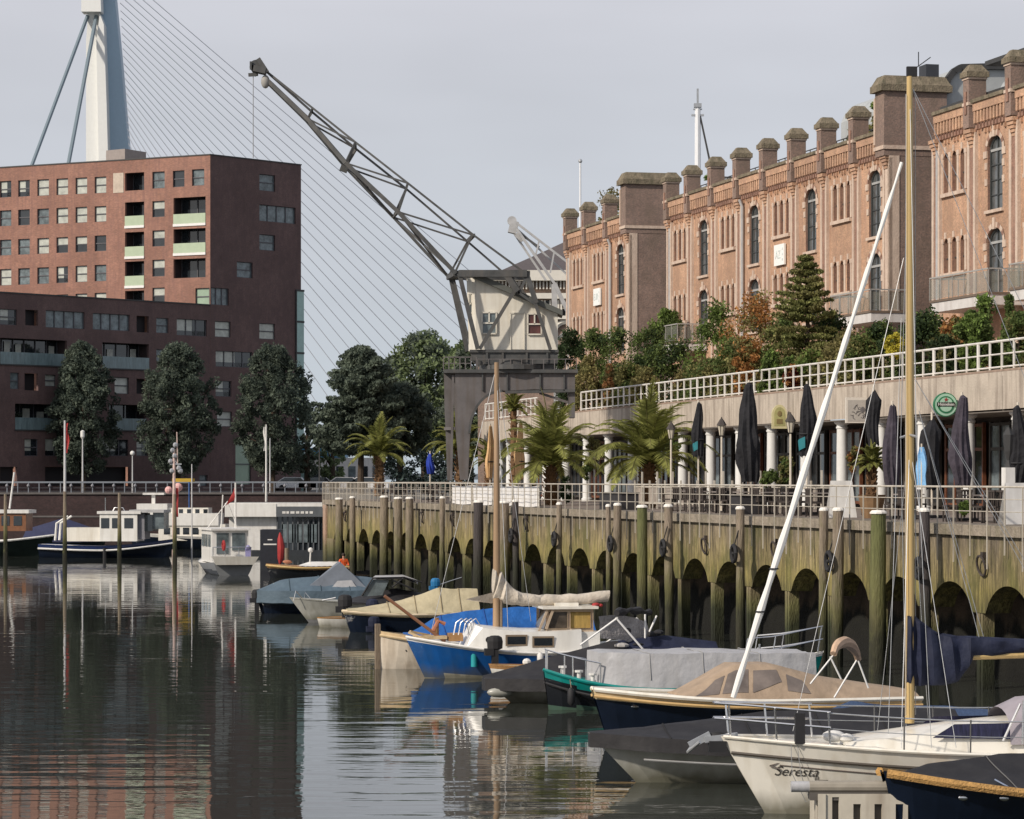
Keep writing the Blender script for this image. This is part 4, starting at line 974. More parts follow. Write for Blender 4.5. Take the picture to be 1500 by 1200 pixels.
# ---------------------------------------------------------------- far quay in front of the building
def fq(px,py,D): return P(px,py,D)
QW=mat('far_quay_brick',(.045,.028,.028),.85,.25,2,brick=3,zones=None,noise2=.2)
fw=thing('far_quay_wall','dark brick quay wall below the apartment building','wall',(-60,255,0))
xr=(480-CX)/F*255+60
mb=MB(); mb.box(-60,xr+.2,0,1,-.6,4.15); mb.box(-60,xr+.2,-.15,1.2,4.15,4.3,1); mb.box(-60,xr,-.06,0,2.1,2.25,1); mb.build('wall',[QW,mat('far_coping',(.12,.11,.105))],fw)
mb=MB(); mb.add([(-60,1,4.29),(xr,1,4.29),(160,1,4.29),(160,100,4.29),(-60,100,4.29)],[(0,1,2,3,4)]); o=mb.build('far_quay_deck',mat('far_paving',(.1,.095,.09),.9,.2,1)); o.location=(-60,255,0); o['kind']='structure'
fr=thing('far_quay_railing','grey railing with round knobs along the far quay','railing',(-60,254.9,4.3))
mb=MB(); mb.box(0,xr,-.04,.04,.85,1.0); mb.build('top_rail',mat('far_rail',(.2,.22,.25),.5,.1,3),fr)
mb=MB(); mb.box(0,xr,-.02,.02,.4,.45); mb.box(0,xr,-.02,.02,.1,.15); mb.build('lower_rail',mat('far_rail2',(.06,.06,.07)),fr)
n=int(xr/.95)
for i in range(n):
    x=xr-i*.95
    mb=MB(); mb.box(x-.04,x+.04,-.03,.03,0,.95); 
    if i%2==0: mb.ball((x,-.08,.62),.14,8,6,1)
    mb.build('post',[mat('far_rail',(.2,.22,.25)),mat('knob',(.25,.25,.27))],fr)
# background across the gap: street, cars, pavilion
def bgbox(name,label,cat,px0,px1,py0,py1,D,m,dp=4,extra=None,group=None):
    a=P(px0,py1,D); b=P(px1,py0,D); th=thing(name,label,cat,(a.x,D,4.29),0,group); w_=b.x-a.x
    return th,w_,a.z-4.29,b.z-4.29
BL=mat('blue_white_fascia',(.06,.2,.32),.5,.1,3)
th,w_,z0,z1=bgbox('kiosk_building','low white market hall with blue roof seen beyond the trees','building',400,560,655,712,330,None)
mb=MB(); mb.box(0,w_,0,8,0,z1*.75,0); mb.build('wall',M['white'],th)
mb=MB(); mb.box(-.3,w_*.65,-.4,8.2,z1*.75,z1*.98); mb.build('roof',BL,th)
for i in range(9):
    mb=MB(); x=w_*(i+.2)/9; mb.box(x,x+w_/15,-.05,.02,.6,z1*.55); mb.build('window',M['glass'] if i%2 else M['palegl'],th)
th,w_,z0,z1=bgbox('glass_pavilion','pale green glass pavilion to the right of the brick tower','building',414,446,662,712,300,None)
mb=MB(); mb.box(0,w_,0,5,0,z1); mb.build('glass_walls',mat('aqua_glass',(.3,.45,.42)),th)
mb=MB(); mb.box(-.2,w_+.1,-.2,5.2,z1,z1+.2); mb.box(-.02,.35,-.1,0,0,z1,1); mb.build('roof',[DKR,M['white']],th)
th,w_,z0,z1=bgbox('terrace_hedge','blue grey hedge and stalls behind the far palm','hedge',568,690,655,708,235,None)
th_h=(th,w_,z1)
# cars
CARC=[('silver',(.5,.5,.52)),('dark grey',(.06,.06,.07)),('white',(.75,.75,.75))]
for i,(px,cn) in enumerate(((432,2),(468,1),(508,0),(538,2))):
    D=290; p=P(px,706,D); nm,c_=CARC[cn]; c2=mat('car_paint_'+nm.replace(' ','_'),c_,.25,.05,3,coat=.5)
    th=thing('parked_car',f'{nm} parked car beyond the far quay, {ORD[i]} from the left','car',(p.x,D,4.29),0,'cars parked beyond the far quay')
    mb=MB(); prof=[(-2.1,.3),(2.1,.3),(2.12,.75),(1.9,.85),(1.1,.92),(.6,1.4),(-1.1,1.42),(-1.8,.95),(-2.1,.85)]; mb.prism(prof,0,1.7); mb.build('body',c2,th)
    mb=MB(); mb.prism([(1.0,.94),(.56,1.36),(-1.05,1.37),(-1.65,.95)],-.01,1.71); mb.build('window',M['glass'],th)
    for x in (-1.3,1.3):
        for y in (-.02,1.52):
            mb=MB(); mb.prism([(x+.32*math.cos(a*math.pi/8),.32+.32*math.sin(a*math.pi/8)) for a in range(16)],y,y+.2); mb.build('wheel',M['black'],th)
# poles: flag poles, lamp posts
PG=mat('pale_pole',(.55,.55,.55),.4,.08,3)
def fpole(name,label,cat,px,y0,y1,D,r=.08,m=PG,extra=None,z0=None):
    a=P(px,y1,D); b=P(px,y0,D); zz=a.z if z0 is None else z0
    th=thing(name,label,cat,(a.x,D,zz)); h=b.z-zz; mb=MB(); mb.tube([(0,0,0),(0,0,h)],[r,r*.6],8); mb.build('pole',m,th); return th,h
th,h=fpole('flagpole','tall pale flagpole with limp red pennant at the left','flagpole',95,616,815,215,.13,PG,z0=-.4)
mb=MB(); rows=[[(.05+.22*a/5*(1-.3*math.sin(j)),.05*math.sin(a+j),h-.2-j*.28) for a in range(6)] for j in range(9)]; mb.grid(rows); mb.build('pennant',M['red'],th,smooth=True)
th,h=fpole('flagpole','white flagpole standing on the far quay right of the brick corner','flagpole',390,622,735,250,.1,M['white'])
mb=MB(); rows=[[(-.02-.2*a/5*(1+.3*math.sin(j)),.05*math.sin(a+j),h-.2-j*.3) for a in range(6)] for j in range(8)]; mb.grid(rows); mb.build('pennant',M['white'],th,smooth=True)
th,h=fpole('flagpole','thin white pole just right of the white flagpole','flagpole',395.5,642,735,256,.07,PG,z0=4.3)
th,h=fpole('street_lamp','slim street lamp in front of the left trees','street lamp',121,640,712,258,.09,PG,z0=4.3); mb=MB(); mb.lathe([(.08,h-.2),(.2,h),(.2,h+.5),(.05,h+.6)]); mb.build('lamp_head',M['white'],th)
th,h=fpole('street_lamp','slim grey street lamp in the gap between the two big trees','street lamp',468,628,712,262,.08,DKR,z0=4.3); mb=MB(); mb.box(-.6,.1,-.1,.1,h-.05,h+.06); mb.build('lamp_head',DKR,th)
th,h=fpole('street_lamp','low street lamp behind the white boats','street lamp',194,664,712,258,.07,PG,z0=4.3); mb=MB(); mb.ball((0,0,h),.22); mb.build('lamp_head',M['white'],th)
MPM=pile_zones('weathered_pile',0)
for px,y0,y1,D,dd in ((8,724,820,195,'at the left edge'),(95,720,822,192,'below the tall red pennant'),(175,722,818,196,'in front of the blue and white cabin boat'),(256,724,822,192,'beside the mast with red flag'),(281,680,750,205,'slim one behind the small flag')):
    th,h=fpole('mooring_post','tall brown wooden mooring post '+dd,'mooring post',px,y0,y1,D,.17 if px!=281 else .06,MPM if px!=281 else PG,z0=-.5); th['group']='mooring posts in the water on the left'
# tall bridge pylon and cables
D=760.0; WP=mat('pylon_white_face',(.75,.76,.74),.5,.03,1); BP=mat('pylon_blue_face',(.33,.45,.56),.5,.03,1); CB=mat('bridge_cable',(.5,.52,.57),.5,.05,1); CBK=mat('bridge_backstay',(.18,.23,.26),.5,.05,1)  # cable colour paled towards blue grey to paint in distance haze
br=thing('bridge_pylon','tall white and pale blue cable stayed bridge pylon behind the apartment tower','bridge',(P(155,700,D).x,D,3.0))
def V(px,py,dd=0): 
    v=P(px,py,D+dd); return v
def poly(name,pts,m,dd=0,th_=6):
    mb=MB(); a=[V(x,y,dd) for x,y in pts]; b=[Vector((p.x,p.y+th_,p.z)) for p in a]; n=len(a)
    mb.add(a+b,[tuple(range(n)),tuple(range(2*n-1,n-1,-1))]+[(i,i+n,(i+1)%n+n,(i+1)%n) for i in range(n)]); return mb.build(name,m,br,world=True)
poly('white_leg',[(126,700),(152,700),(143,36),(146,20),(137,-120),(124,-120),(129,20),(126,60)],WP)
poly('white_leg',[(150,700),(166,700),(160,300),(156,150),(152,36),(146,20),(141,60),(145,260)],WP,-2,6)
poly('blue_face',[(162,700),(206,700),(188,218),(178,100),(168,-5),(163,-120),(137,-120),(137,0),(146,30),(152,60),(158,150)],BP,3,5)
poly('top_collar',[(119,17),(148,17),(146,-40),(119,-40)],WP,-3,5)
for a,b in (((128,24),(14,330)),((141,24),(70,400))):
    mb=MB(); mb.tube([V(*a),V(*b,-60)],[.55,.5],6); mb.build('back_stay',CBK,br,world=True)
cab=[]
for i in range(24):
    q=i/23; ty=-44+254*q**.95; tx=168+ (ty+120)*.062
    ax=1042-612*q; ay=700
    cab.append(((tx,ty),(ax,ay)))
for i,(a,b) in enumerate(cab):
    mb=MB(); mb.tube([V(*a),V(*b,120*(1-i/23))],.1,4); mb.build('cable',CB,br,world=True)
mb=MB(); mb.bar(V(40,698,-40),V(1240,699,130),3,1.6); mb.build('bridge_deck',mat('bridge_deck_paint',(.4,.45,.48)),br,world=True)
# ---------------------------------------------------------------- vegetation
def leafmat(name,c,isl=.45,var=.25,dirt=None):
    if 'hazy' in name or 'shaded' in name: isl=.15
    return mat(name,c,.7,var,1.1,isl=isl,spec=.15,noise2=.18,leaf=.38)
G=dict(dark=leafmat('dark_green_leaves',(.045,.07,.03)),shade=leafmat('shaded_blue_green_leaves',(.085,.108,.084)),mid=leafmat('mid_green_leaves',(.11,.15,.048)),  # shade, haze and hazed: distance haze mixed into the leaf colour
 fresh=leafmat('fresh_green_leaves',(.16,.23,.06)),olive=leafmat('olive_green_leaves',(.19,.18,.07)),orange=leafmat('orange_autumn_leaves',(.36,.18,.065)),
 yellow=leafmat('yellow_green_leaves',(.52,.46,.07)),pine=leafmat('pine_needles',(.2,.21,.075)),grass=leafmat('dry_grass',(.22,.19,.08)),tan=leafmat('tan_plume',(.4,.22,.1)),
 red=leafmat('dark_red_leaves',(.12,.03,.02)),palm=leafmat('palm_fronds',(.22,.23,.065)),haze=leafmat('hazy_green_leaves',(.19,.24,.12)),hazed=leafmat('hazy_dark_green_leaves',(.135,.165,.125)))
NR=np.random.default_rng(5)
def leaves(mb,cs,rad,n,size,mi=0,flat=.0,droop=0):
    """n leaf quads around each clump centre"""
    cs=np.asarray(cs,float); k=len(cs)
    p=np.repeat(cs,n,0); d=NR.normal(size=(k*n,3)); d/=np.linalg.norm(d,axis=1)[:,None]+1e-9
    rr=np.repeat(np.asarray(rad,float),n)[:,None] if np.ndim(rad) else rad
    d=d*rr*(NR.random((k*n,1))**.45); d[:,2]*=(1-flat); p=p+d
    u=NR.normal(size=(k*n,3)); u/=np.linalg.norm(u,axis=1)[:,None]; w=NR.normal(size=(k*n,3)); w=np.cross(u,w); w/=np.linalg.norm(w,axis=1)[:,None]
    sz=size*(.6+.8*NR.random((k*n,1))); u=u*sz; w=w*sz*.55
    q=np.stack([p-u,p+w,p+u,p-w],1).reshape(-1,3); o=len(mb.v)
    mb.v.extend(map(tuple,q.tolist())); N=k*n
    mb.f.extend([(o+4*i,o+4*i+1,o+4*i+2,o+4*i+3) for i in range(N)]); mb.m.extend([mi]*N)
def clumps(kind,rx,ry,h,k,z0=0):
    out=[];rad=[]
    for i in range(k):
        a=R.uniform(0,2*math.pi); q=R.random()
        if kind=='round': z=q; r=math.sqrt(max(0,1-(2*z-1)**2))
        elif kind=='column': z=q; r=min(1,(z/.12)**.6)*min(1,((1-z)/.3)**.6)*(1-.1*z)
        elif kind=='cone': z=q**1.35; r=(1-z)**.75*min(1,(z/.06+.25))
        elif kind=='egg': z=q; r=math.sin(math.pi*min(1,(z*.85+.12)))**.7
        elif kind=='mound': z=q; r=math.sqrt(max(0,1-z*z))
        f=R.uniform(.45,1.0)**.5 if R.random()<.8 else R.uniform(0,.6)
        r*=1+.42*noise.noise(Vector((math.cos(a)*1.6+h,math.sin(a)*1.6+rx,z*4+h)))
        r*=f; out.append((rx*r*math.cos(a),ry*r*math.sin(a),z0+h*z)); 
    return out
def plant(name,label,cat,loc,w,h,kind,mats,k=26,n=60,size=.12,trunk=.0,clump=.22,group=None,flat=0,tr=.12,ysq=1,skirt=0):
    th=thing(name,label,cat,loc,R.uniform(0,6),group)
    mb=MB(); cs=clumps(kind,w/2*.84,w/2*.84*ysq,h-trunk-w*clump*.4,k,trunk+w*clump*.2)
    nm=len(mats)
    g={}
    for c in cs: 
        mi=R.randrange(nm) if nm>1 else 0; g.setdefault(mi,[]).append(c)
    for mi,cc in g.items(): leaves(mb,cc,[w*clump*R.uniform(.6,1.15) for _ in cc],n,size,mi,flat)
    mb.build('foliage' if trunk<.5 else 'crown',mats,th)
    mb=MB(); hh=trunk+h*.55
    mb.tube([(0,0,-.1),(R.uniform(-.05,.05)*w,0,hh*.5),(0,0,hh)],[tr,tr*.75,tr*.3],7)
    for i in range(7):
        c=R.choice(cs); z=R.uniform(.5*trunk+.1*h,hh); mb.tube([(0,0,z),((c[0])*.5,(c[1])*.5,(z+c[2])/2+.05*h),c],[tr*.4,tr*.25,tr*.1],5)
    mb.build('trunk' if trunk>=.5 else 'stem',M['trunk'],th)
    return th
def pl(px,ytop,ybot,wpx,D,**k):
    """place by pixel extents at depth D; base on z of ybot"""
    b=P(px,ybot,D); t_=P(px,ytop,D); return (b.x,D,b.z),wpx/F*D,t_.z-b.z
# trees in front of the apartment block
for i,(px,yt,wp,dd) in enumerate(((2,518,46,'cut by the left edge'),(122,500,86,'left of the street lamp pair'),(262,502,98,'in the middle of the brick wing'),(400,504,98,'at the brick corner'))):
    loc,w_,h=pl(px,yt,712,wp,268); loc=(loc[0],loc[1],4.3)
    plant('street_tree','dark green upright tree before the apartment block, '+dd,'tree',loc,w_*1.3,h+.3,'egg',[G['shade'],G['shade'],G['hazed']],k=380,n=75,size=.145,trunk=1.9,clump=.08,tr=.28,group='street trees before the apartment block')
# big trees beyond the far quay corner
def bt(px,yt,wp,D,kind,m,desc,k=150,tr=2,sz=.3,n=75):
    loc,w_,h=pl(px,yt,712,wp,D); plant('tree',desc,'tree',(loc[0],D,4.3),w_*1.38,h+.4,kind,m,k=int(k*1.9),n=int(n*.85),size=sz*.66,trunk=tr,clump=.085,tr=.35,group='trees beyond the end of the quay')
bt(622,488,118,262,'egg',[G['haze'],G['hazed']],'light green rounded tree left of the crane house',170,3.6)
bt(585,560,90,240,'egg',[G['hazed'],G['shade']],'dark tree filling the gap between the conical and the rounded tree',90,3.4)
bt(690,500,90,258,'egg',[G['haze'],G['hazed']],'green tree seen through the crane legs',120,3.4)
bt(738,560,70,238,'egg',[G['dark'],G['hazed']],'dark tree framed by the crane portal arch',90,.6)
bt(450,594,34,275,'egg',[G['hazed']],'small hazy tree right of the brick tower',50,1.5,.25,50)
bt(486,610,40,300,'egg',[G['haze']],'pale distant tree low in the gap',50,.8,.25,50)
# far hedge
th,w_,z1=th_h
for i in range(1):
    mb=MB(); cs=[(R.uniform(0,w_),R.uniform(0,1.2),R.uniform(.2,z1*.85)) for _ in range(60)]; leaves(mb,cs,.6,60,.16); mb.build('foliage',leafmat('blue_grey_leaves',(.07,.1,.095)),th)
# garden plants on the raised terrace (px, ytop, ybot, width, t, kind, mats, description)
gp=[(835,490,590,36,13,'round',['dark','dark'],'dark ivy covered bush beside the crane house'),
(868,492,560,44,15,'round',['dark','mid'],'dark green bush below the left warehouse'),
(905,490,560,46,15.5,'round',['mid','dark'],'broad green bush in front of the left warehouse'),
(948,492,560,50,15,'round',['mid','dark'],'dense green bush below the left balcony'),
(862,530,590,34,12.3,'mound',['olive','grass'],'olive grassy shrub at the corner of the terrace rail'),
(893,540,585,16,12.6,'mound',['tan','grass'],'tan feathery plume grass beside the olive shrub'),
(920,535,580,38,12.6,'mound',['olive','mid'],'low olive shrub behind the first rail panels'),
(945,545,578,34,12.8,'mound',['grass','olive'],'low yellowish shrub behind the terrace rail'),
(978,458,500,34,18.6,'egg',['fresh','mid'],'small fresh green plant on the left balcony'),
(1035,535,570,60,13,'mound',['olive','mid'],'low mixed shrub right of the left balcony'),
(1010,540,572,40,13,'mound',['grass','mid'],'dry looking shrub under the white balcony'),
(1052,456,560,62,14.5,'egg',['fresh','mid'],'tall fresh green shrub left of the orange tree'),
(1112,440,560,74,15.5,'egg',['orange','orange','olive'],'orange autumn tree between green shrubs'),
(1150,470,560,60,15,'egg',['olive','mid'],'olive green tree under the white wall sign'),
(1098,500,570,44,13.5,'round',['orange','olive'],'orange brown bush low behind the rail'),
(1128,520,600,26,11.6,'mound',['fresh','mid'],'fresh green creeper hanging over the rail'),
(1158,528,576,30,12,'mound',['fresh','mid'],'small green bush beside the creeper'),
(1160,540,570,18,11.5,'mound',['red','orange'],'dark red leaved plant spilling over the rail'),
(1215,470,545,60,15,'round',['mid','dark'],'green bush right of the pine'),
(1240,495,548,60,12.8,'mound',['olive','grass'],'brownish shrub behind the rail left of the white spar'),
(1262,500,548,50,12.4,'mound',['mid','olive'],'green shrub behind the rail near the white spar'),
(1290,480,540,56,14.5,'mound',['mid','dark'],'dark bush left of the yellow ball shrub'),
(1357,468,530,66,14,'round',['dark','mid'],'dark green shrub right of the wooden mast'),
(1400,475,530,50,13,'mound',['olive','orange'],'brown green shrub below the right balcony'),
(1425,462,528,40,13,'egg',['fresh','mid'],'slim fresh green tree below the right balcony'),
(1445,438,522,46,14,'cone',['mid','fresh'],'pointed green bush under the right balcony'),
(1478,442,515,24,14,'cone',['mid'],'narrow pointed conifer at the right'),
(1490,468,520,40,12.6,'mound',['olive','mid'],'low green shrub at the right edge'),
(1385,500,535,50,12.3,'mound',['dark','olive'],'low dark shrub behind the right hand rail'),
(985,500,560,60,16,'round',['dark','mid'],'dark bush under the left balcony slab'),
(1075,505,562,50,13.2,'mound',['mid','olive'],'green shrub below the orange tree'),
(1190,520,555,50,12.6,'mound',['fresh','olive'],'light green shrub at the foot of the pine'),
(1210,548,548,4,12,'mound',['mid'],'x')]
for px,yt,yb,wp,t,kind,ms,desc in gp[:-1]:
    s=S(px,t); D=QY(s,t); w_=wp/F*D*1.1; z1=EYE-(yt-HY)/F*D; z0=zup if yb>505 or px<1000 else EYE-(yb-HY)/F*D
    if 'balcony' in desc and 'small fresh' in desc: z0=13.35
    if 'creeper' in desc or 'spilling' in desc: z0=EYE-(yb-HY)/F*D
    plant('shrub' if w_<2.4 else 'bush',desc,'shrub',Q(s,t,z0),w_*1.35,(z1-z0)*1.06,kind,[G[m] for m in ms],k=52,n=110,size=.08,clump=.19,trunk=.0,tr=.05)
# yellow ball
s=S(1311,11.75); D=QY(s,11.75); w_=34/F*D; plant('ball_shrub','bright yellow ball shaped shrub behind the terrace rail','shrub',Q(s,11.75,EYE-(524-HY)/F*D),w_,w_,'round',[G['yellow']],k=40,n=80,size=.045,clump=.16,tr=.03)
# pine with tiered branches
s=S(1180,13.4); D=QY(s,13.4); H_=EYE-(374-HY)/F*D-zup
def tiered(name,label,loc,H_,L0,pw,mats,tiers,size,cl,nl,up=.0,trunk0=.1,tr=.16,nb=8):
    th=thing(name,label,'tree',loc); mb=MB(); tb_=MB(); tb_.tube([(0,0,-.1),(.1,0,H_*.5),(0,0,H_*.97)],[tr,tr*.6,.02],8)
    for i in range(tiers):
        q=i/(tiers-1); z=H_*(trunk0+(.97-trunk0)*q); L_=L0*(1-q)**pw+.12*L0*.6
        for j in range(nb if q<.8 else nb-2):
            a=j*2.4+i*1.1+R.uniform(-.5,.5); l=L_*R.uniform(.45,1.25); tip=(l*math.cos(a),l*math.sin(a),z+up*l-(.06 if q<.5 else -.2)*l)
            tb_.tube([(0,0,z),tip],[tr*.22,.01],4); c=[(tip[0]*u,tip[1]*u,z+(tip[2]-z)*u+.03) for u in (.35,.55,.75,.92,1.05)]
            leaves(mb,c,[cl*v for v in (.85,1,1,.8,.5)],nl,size,0 if R.random()<.75 else 1,flat=.5)
    mb.build('crown',mats,th); tb_.build('trunk',M['trunk'],th); return th
tiered('pine_tree','tall layered pine tree standing beside the white wall sign',Q(s,13.4,zup),H_,2.15,.85,[G['pine'],G['olive']],17,.07,.33,46)
lc=pl(528,497,712,150,236); tiered('conifer_tree','broad dark conical tree behind the far palm',(lc[0][0],236,4.3),lc[2],3.9,.72,[G['hazed'],G['shade']],24,.15,.75,60,up=.28,trunk0=.26,tr=.3,nb=10)
# rooftop greenery
for px,yt,yb,wp,t,desc in ((893,276,312,38,TW+5,'feathery pale bush on the left warehouse roof'),(1250,182,214,14,TW+3,'small green bush on the middle warehouse roof'),(1283,148,190,20,TW+2.5,'yellow green bush beside the corner tower on the roof'),(1042,240,262,16,TW+3,'small dark bush behind the second roof turret')):
    s=S(px,t); D=QY(s,t); z1=EYE-(yt-HY)/F*D; z0=ZC-.8
    plant('roof_shrub',desc,'shrub',Q(s,t,z0),wp/F*D*1.2,z1-z0,'egg',[G['olive'] if 'dark' not in desc else G['mid'],G['grass'] if 'pale' in desc else G['fresh']],k=24,n=60,size=.1,clump=.24,tr=.04,trunk=.3)
# ---------------------------------------------------------------- palms
def palm(px,ytop,ybase,wpx,trunk_w,t,desc,nf=44,D=None,zb=4.3,hub=None,crown_px=None,group='palms on the quay'):
    if D is None: s=S(px,t); D=QY(s,t); loc=Q(s,t,zb)
    else: p=P(px,700,D); loc=(p.x,D,zb)
    top=EYE-(ytop-HY)/F*D-zb; L_=wpx/F*D/2*1.3
    hb=EYE-(hub-HY)/F*D-zb if hub else top-L_*.7; hc=max(hb,.4); L_=max(L_*.6,(top-hc)*1.06)
    th=thing('palm_tree',desc,'palm tree',loc,0,group)
    r=trunk_w/F*D/2; mb=MB(); n=12; pts=[];rad=[]
    for j in range(n): q=j/(n-1); pts.append((.04*math.sin(q*3),0,hc*q)); rad.append(r*(1.15-.25*q+(.12 if j%2 else -.05)))
    mb.tube(pts,rad,10)
    for j in range(60):
        a=j*2.4; z=hc*(j/60); rr=r*1.0; mb.bar((rr*.8*math.cos(a),rr*.8*math.sin(a),z),(rr*1.5*math.cos(a),rr*1.5*math.sin(a),z+.18),.09,.04)
    mb.build('trunk',mat('palm_trunk_fibre',(.16,.09,.045),.95,.4,6,bump=.7),th)
    mb=MB()
    for i in range(nf):
        a=i*2.399+R.uniform(-.2,.2); el=math.radians(86-74*(i/nf)**1.1+R.uniform(-8,8)); l=L_*R.uniform(.9,1.1)*(1.12 if el>.6 else 1)
        d=Vector((math.cos(a)*math.cos(el),math.sin(a)*math.cos(el),math.sin(el))); pos=Vector((0,0,hc)); K=9; pts=[pos.copy()]
        for k_ in range(K):
            pos=pos+d*(l/K); pts.append(pos.copy()); d=(d+Vector((0,0,-.1-.035*k_))).normalized()
        mb.tube(pts,[.03]+[.02]*(K-1)+[.006],4)
        side=d.cross(Vector((0,0,1))); side=side.normalized() if side.length>.1 else Vector((1,0,0))
        for k_ in range(1,K*4+1):
            q=k_/(K*4); x=q*K; ii=min(K-1,int(x)); pp=pts[ii].lerp(pts[ii+1],x-ii); dd=(pts[ii+1]-pts[ii]).normalized(); sd_=dd.cross(Vector((0,0,1)))
            sd_=sd_.normalized() if sd_.length>.1 else side
            ll=l*.24*math.sin(math.pi*min(1,q*.8+.14))
            for sg in (-1,1):
                e=pp+(sd_*sg*.8+dd*.65+Vector((0,0,-.18+R.uniform(-.1,.1)))).normalized()*ll; wv=dd*.065
                mb.add([pp-wv,pp+wv,e],[(0,1,2)],1)
    mb.build('fronds',[G['olive'],G['palm']],th)
    return th
palm(555,617,706,86,13,9,'far palm tree in front of the big dark tree',28,hub=668)
palm(672,612,700,92,10,9,'palm tree partly hidden behind the crane legs',28,hub=660)
palm(806,594,736,104,16,3.5,'big palm tree with drooping fronds right of the crane portal',34,hub=683)
palm(949,584,728,118,20,4.5,'big palm tree in the middle of the terrace',36,hub=680)
palm(752,575,700,60,10,9,'palm seen through the crane portal arch',20)
palm(1277,652,716,38,11,1.9,'small potted palm beside the white menu board',34,hub=682)
palm(715,650,705,60,8,8,'low palm behind the brown mast',18)
s=S(1277,1.9)
th=thing('plant_pot','tall tapered brown pot under the small palm','plant pot',Q(s,1.9,4.3)); mb=MB(); mb.lathe([(.28,0),(.42,.7),(.45,.72),(.4,.72)],n=12); mb.build('pot',mat('brown_pot',(.2,.12,.06),.7,.2,4),th)
# greenery along terrace
for px,yt,yb,wp,t,ms,desc in ((1150,668,712,30,3.5,['mid','olive'],'leafy bush at the foot of the yellow arched sign'),(1128,690,715,28,2.8,['mid'],'low leafy plant beside the big black parasol'),(860,675,706,18,6,['mid'],'hanging green plant between two white columns'),
  (1413,736,752,15,.8,['fresh'],'small bright green potted plant behind the railing'),(1250,655,690,18,6,['orange','olive'],'brownish plant behind the white column'),(868,640,668,20,9,['olive'],'leafy hanging basket beside the fascia'),(985,640,665,24,8,['mid','fresh'],'hanging green plant right of the middle palm'),(1482,640,690,14,5,['mid'],'small green plant behind the lantern pillar'),(830,700,735,24,4,['dark'],'dark potted shrub right of the crane palm')):
    s=S(px,t); D=QY(s,t); w_=wp/F*D; z1=EYE-(yt-HY)/F*D; z0=max(4.3,EYE-(yb-HY)/F*D)
    plant('potted_plant',desc,'plant',Q(s,t,z0),w_,z1-z0,'round',[G[m] for m in ms],k=18,n=60,size=.06,clump=.25,tr=.03)
# dark planters along the quay edge
for i,(px,wd) in enumerate(((806,44),(949,40),(1100,20))):
    s=S(px,2.6 if i!=2 else 1.6); th=thing('planter_box',['dark planter box in front of the crane palm','dark planter box below the middle palm','dark planter box at the foot of the big black parasol'][i],'planter',Q(s,1.4,4.3),QR,'dark planters on the quay')
    w_=wd/F*QY(s,2)*3; w_=min(w_,3.2); mb=MB(); mb.box(-w_/2,w_/2,-.35,.35,0,.62); mb.box(-w_/2-.04,w_/2+.04,-.39,.39,.62,.68); mb.build('box',M['pot'],th)
# ---------------------------------------------------------------- crane
D=142.0; o=P(745,705,D); crn=thing('harbour_crane','old dark grey harbour crane with cream cab house and lattice jib','crane',(o.x,D,4.3))
def L(px,py,dy=0): p=P(px,py,D); return (p.x-o.x,dy,p.z-4.3)
CG=mat('dark_grey_crane_steel',(.07,.072,.072),.55,.3,2,dirt=(.12,.105,.09),dirt_amt=.5); CG2=mat('portal_grey_steel',(.13,.12,.12),.65,.2,1.5,dirt=(.09,.07,.055),dirt_amt=.6); CRM=mat('cream_crane_house',(.68,.65,.57),.7,.05,2,dirt=(.42,.36,.27),dirt_amt=.4); CRR=mat('grey_green_roof',(.1,.105,.095),.7,.15,2)
def P2(lst): return [L(a,b)[::2] for a,b in lst]
arch=[(736,573)]+[(736-48*math.sin(a),573+62-62*math.cos(a)) for a in [i*math.pi/2/9 for i in range(1,10)]]
mb=MB(); mb.prism(P2([(667,546),(842,546),(842,571)]+[(780,571)]+arch+[(685,703),(674,703),(667,625)]),-.5,-.35)
mb.prism(P2([(660,546),(842,546),(842,571)]+[(780,571)]+arch+[(685,703),(674,703),(667,625)]),1.6,1.75)
o_=mb.build('portal_plate',CG2,crn)
mb=MB(); mb.prism(P2([(650,542),(846,542),(846,547),(650,547)]),-.7,2.0); mb.prism(P2([(740,573),(842,571),(842,575),(740,577)]),-.6,-.2)
for x in (706,742,790,825): mb.prism(P2([(x,546),(x+2,546),(x+2,573),(x,573)]),-.6,-.35)
for k_ in range(len(arch)-1):
    a,b=arch[k_],arch[k_+1]; mb.bar(L(*a,-.55),L(*b,-.55),.12)
mb.build('portal_flange',CG,crn)
mb=MB(); mb.prism(P2([(650,546),(661,546),(662,640),(661,704),(656,704),(651,600)]),.2,.35); mb.prism(P2([(650,546),(661,546),(662,640),(661,704),(656,704),(651,600)]),2.2,2.35)
mb.bar(L(652,550,.3),L(657,704,.3),.14); mb.bar(L(664,550,-.45),L(661,704,-.3),.12); mb.bar(L(652,628,.2),L(668,628,-.4),.15); mb.box(*[v for q in ((L(652,704)[0],L(690,704)[0]),(-.6,2.3),(0,.35)) for v in q]); mb.build('portal_leg',CG2,crn)
mb=MB(); mb.prism(P2([(832,571),(842,571),(842,612),(834,612)]),-.4,1.6); mb.bar(L(790,576,-.3),L(832,590,-.3),.12); mb.build('portal_leg',CG2,crn)
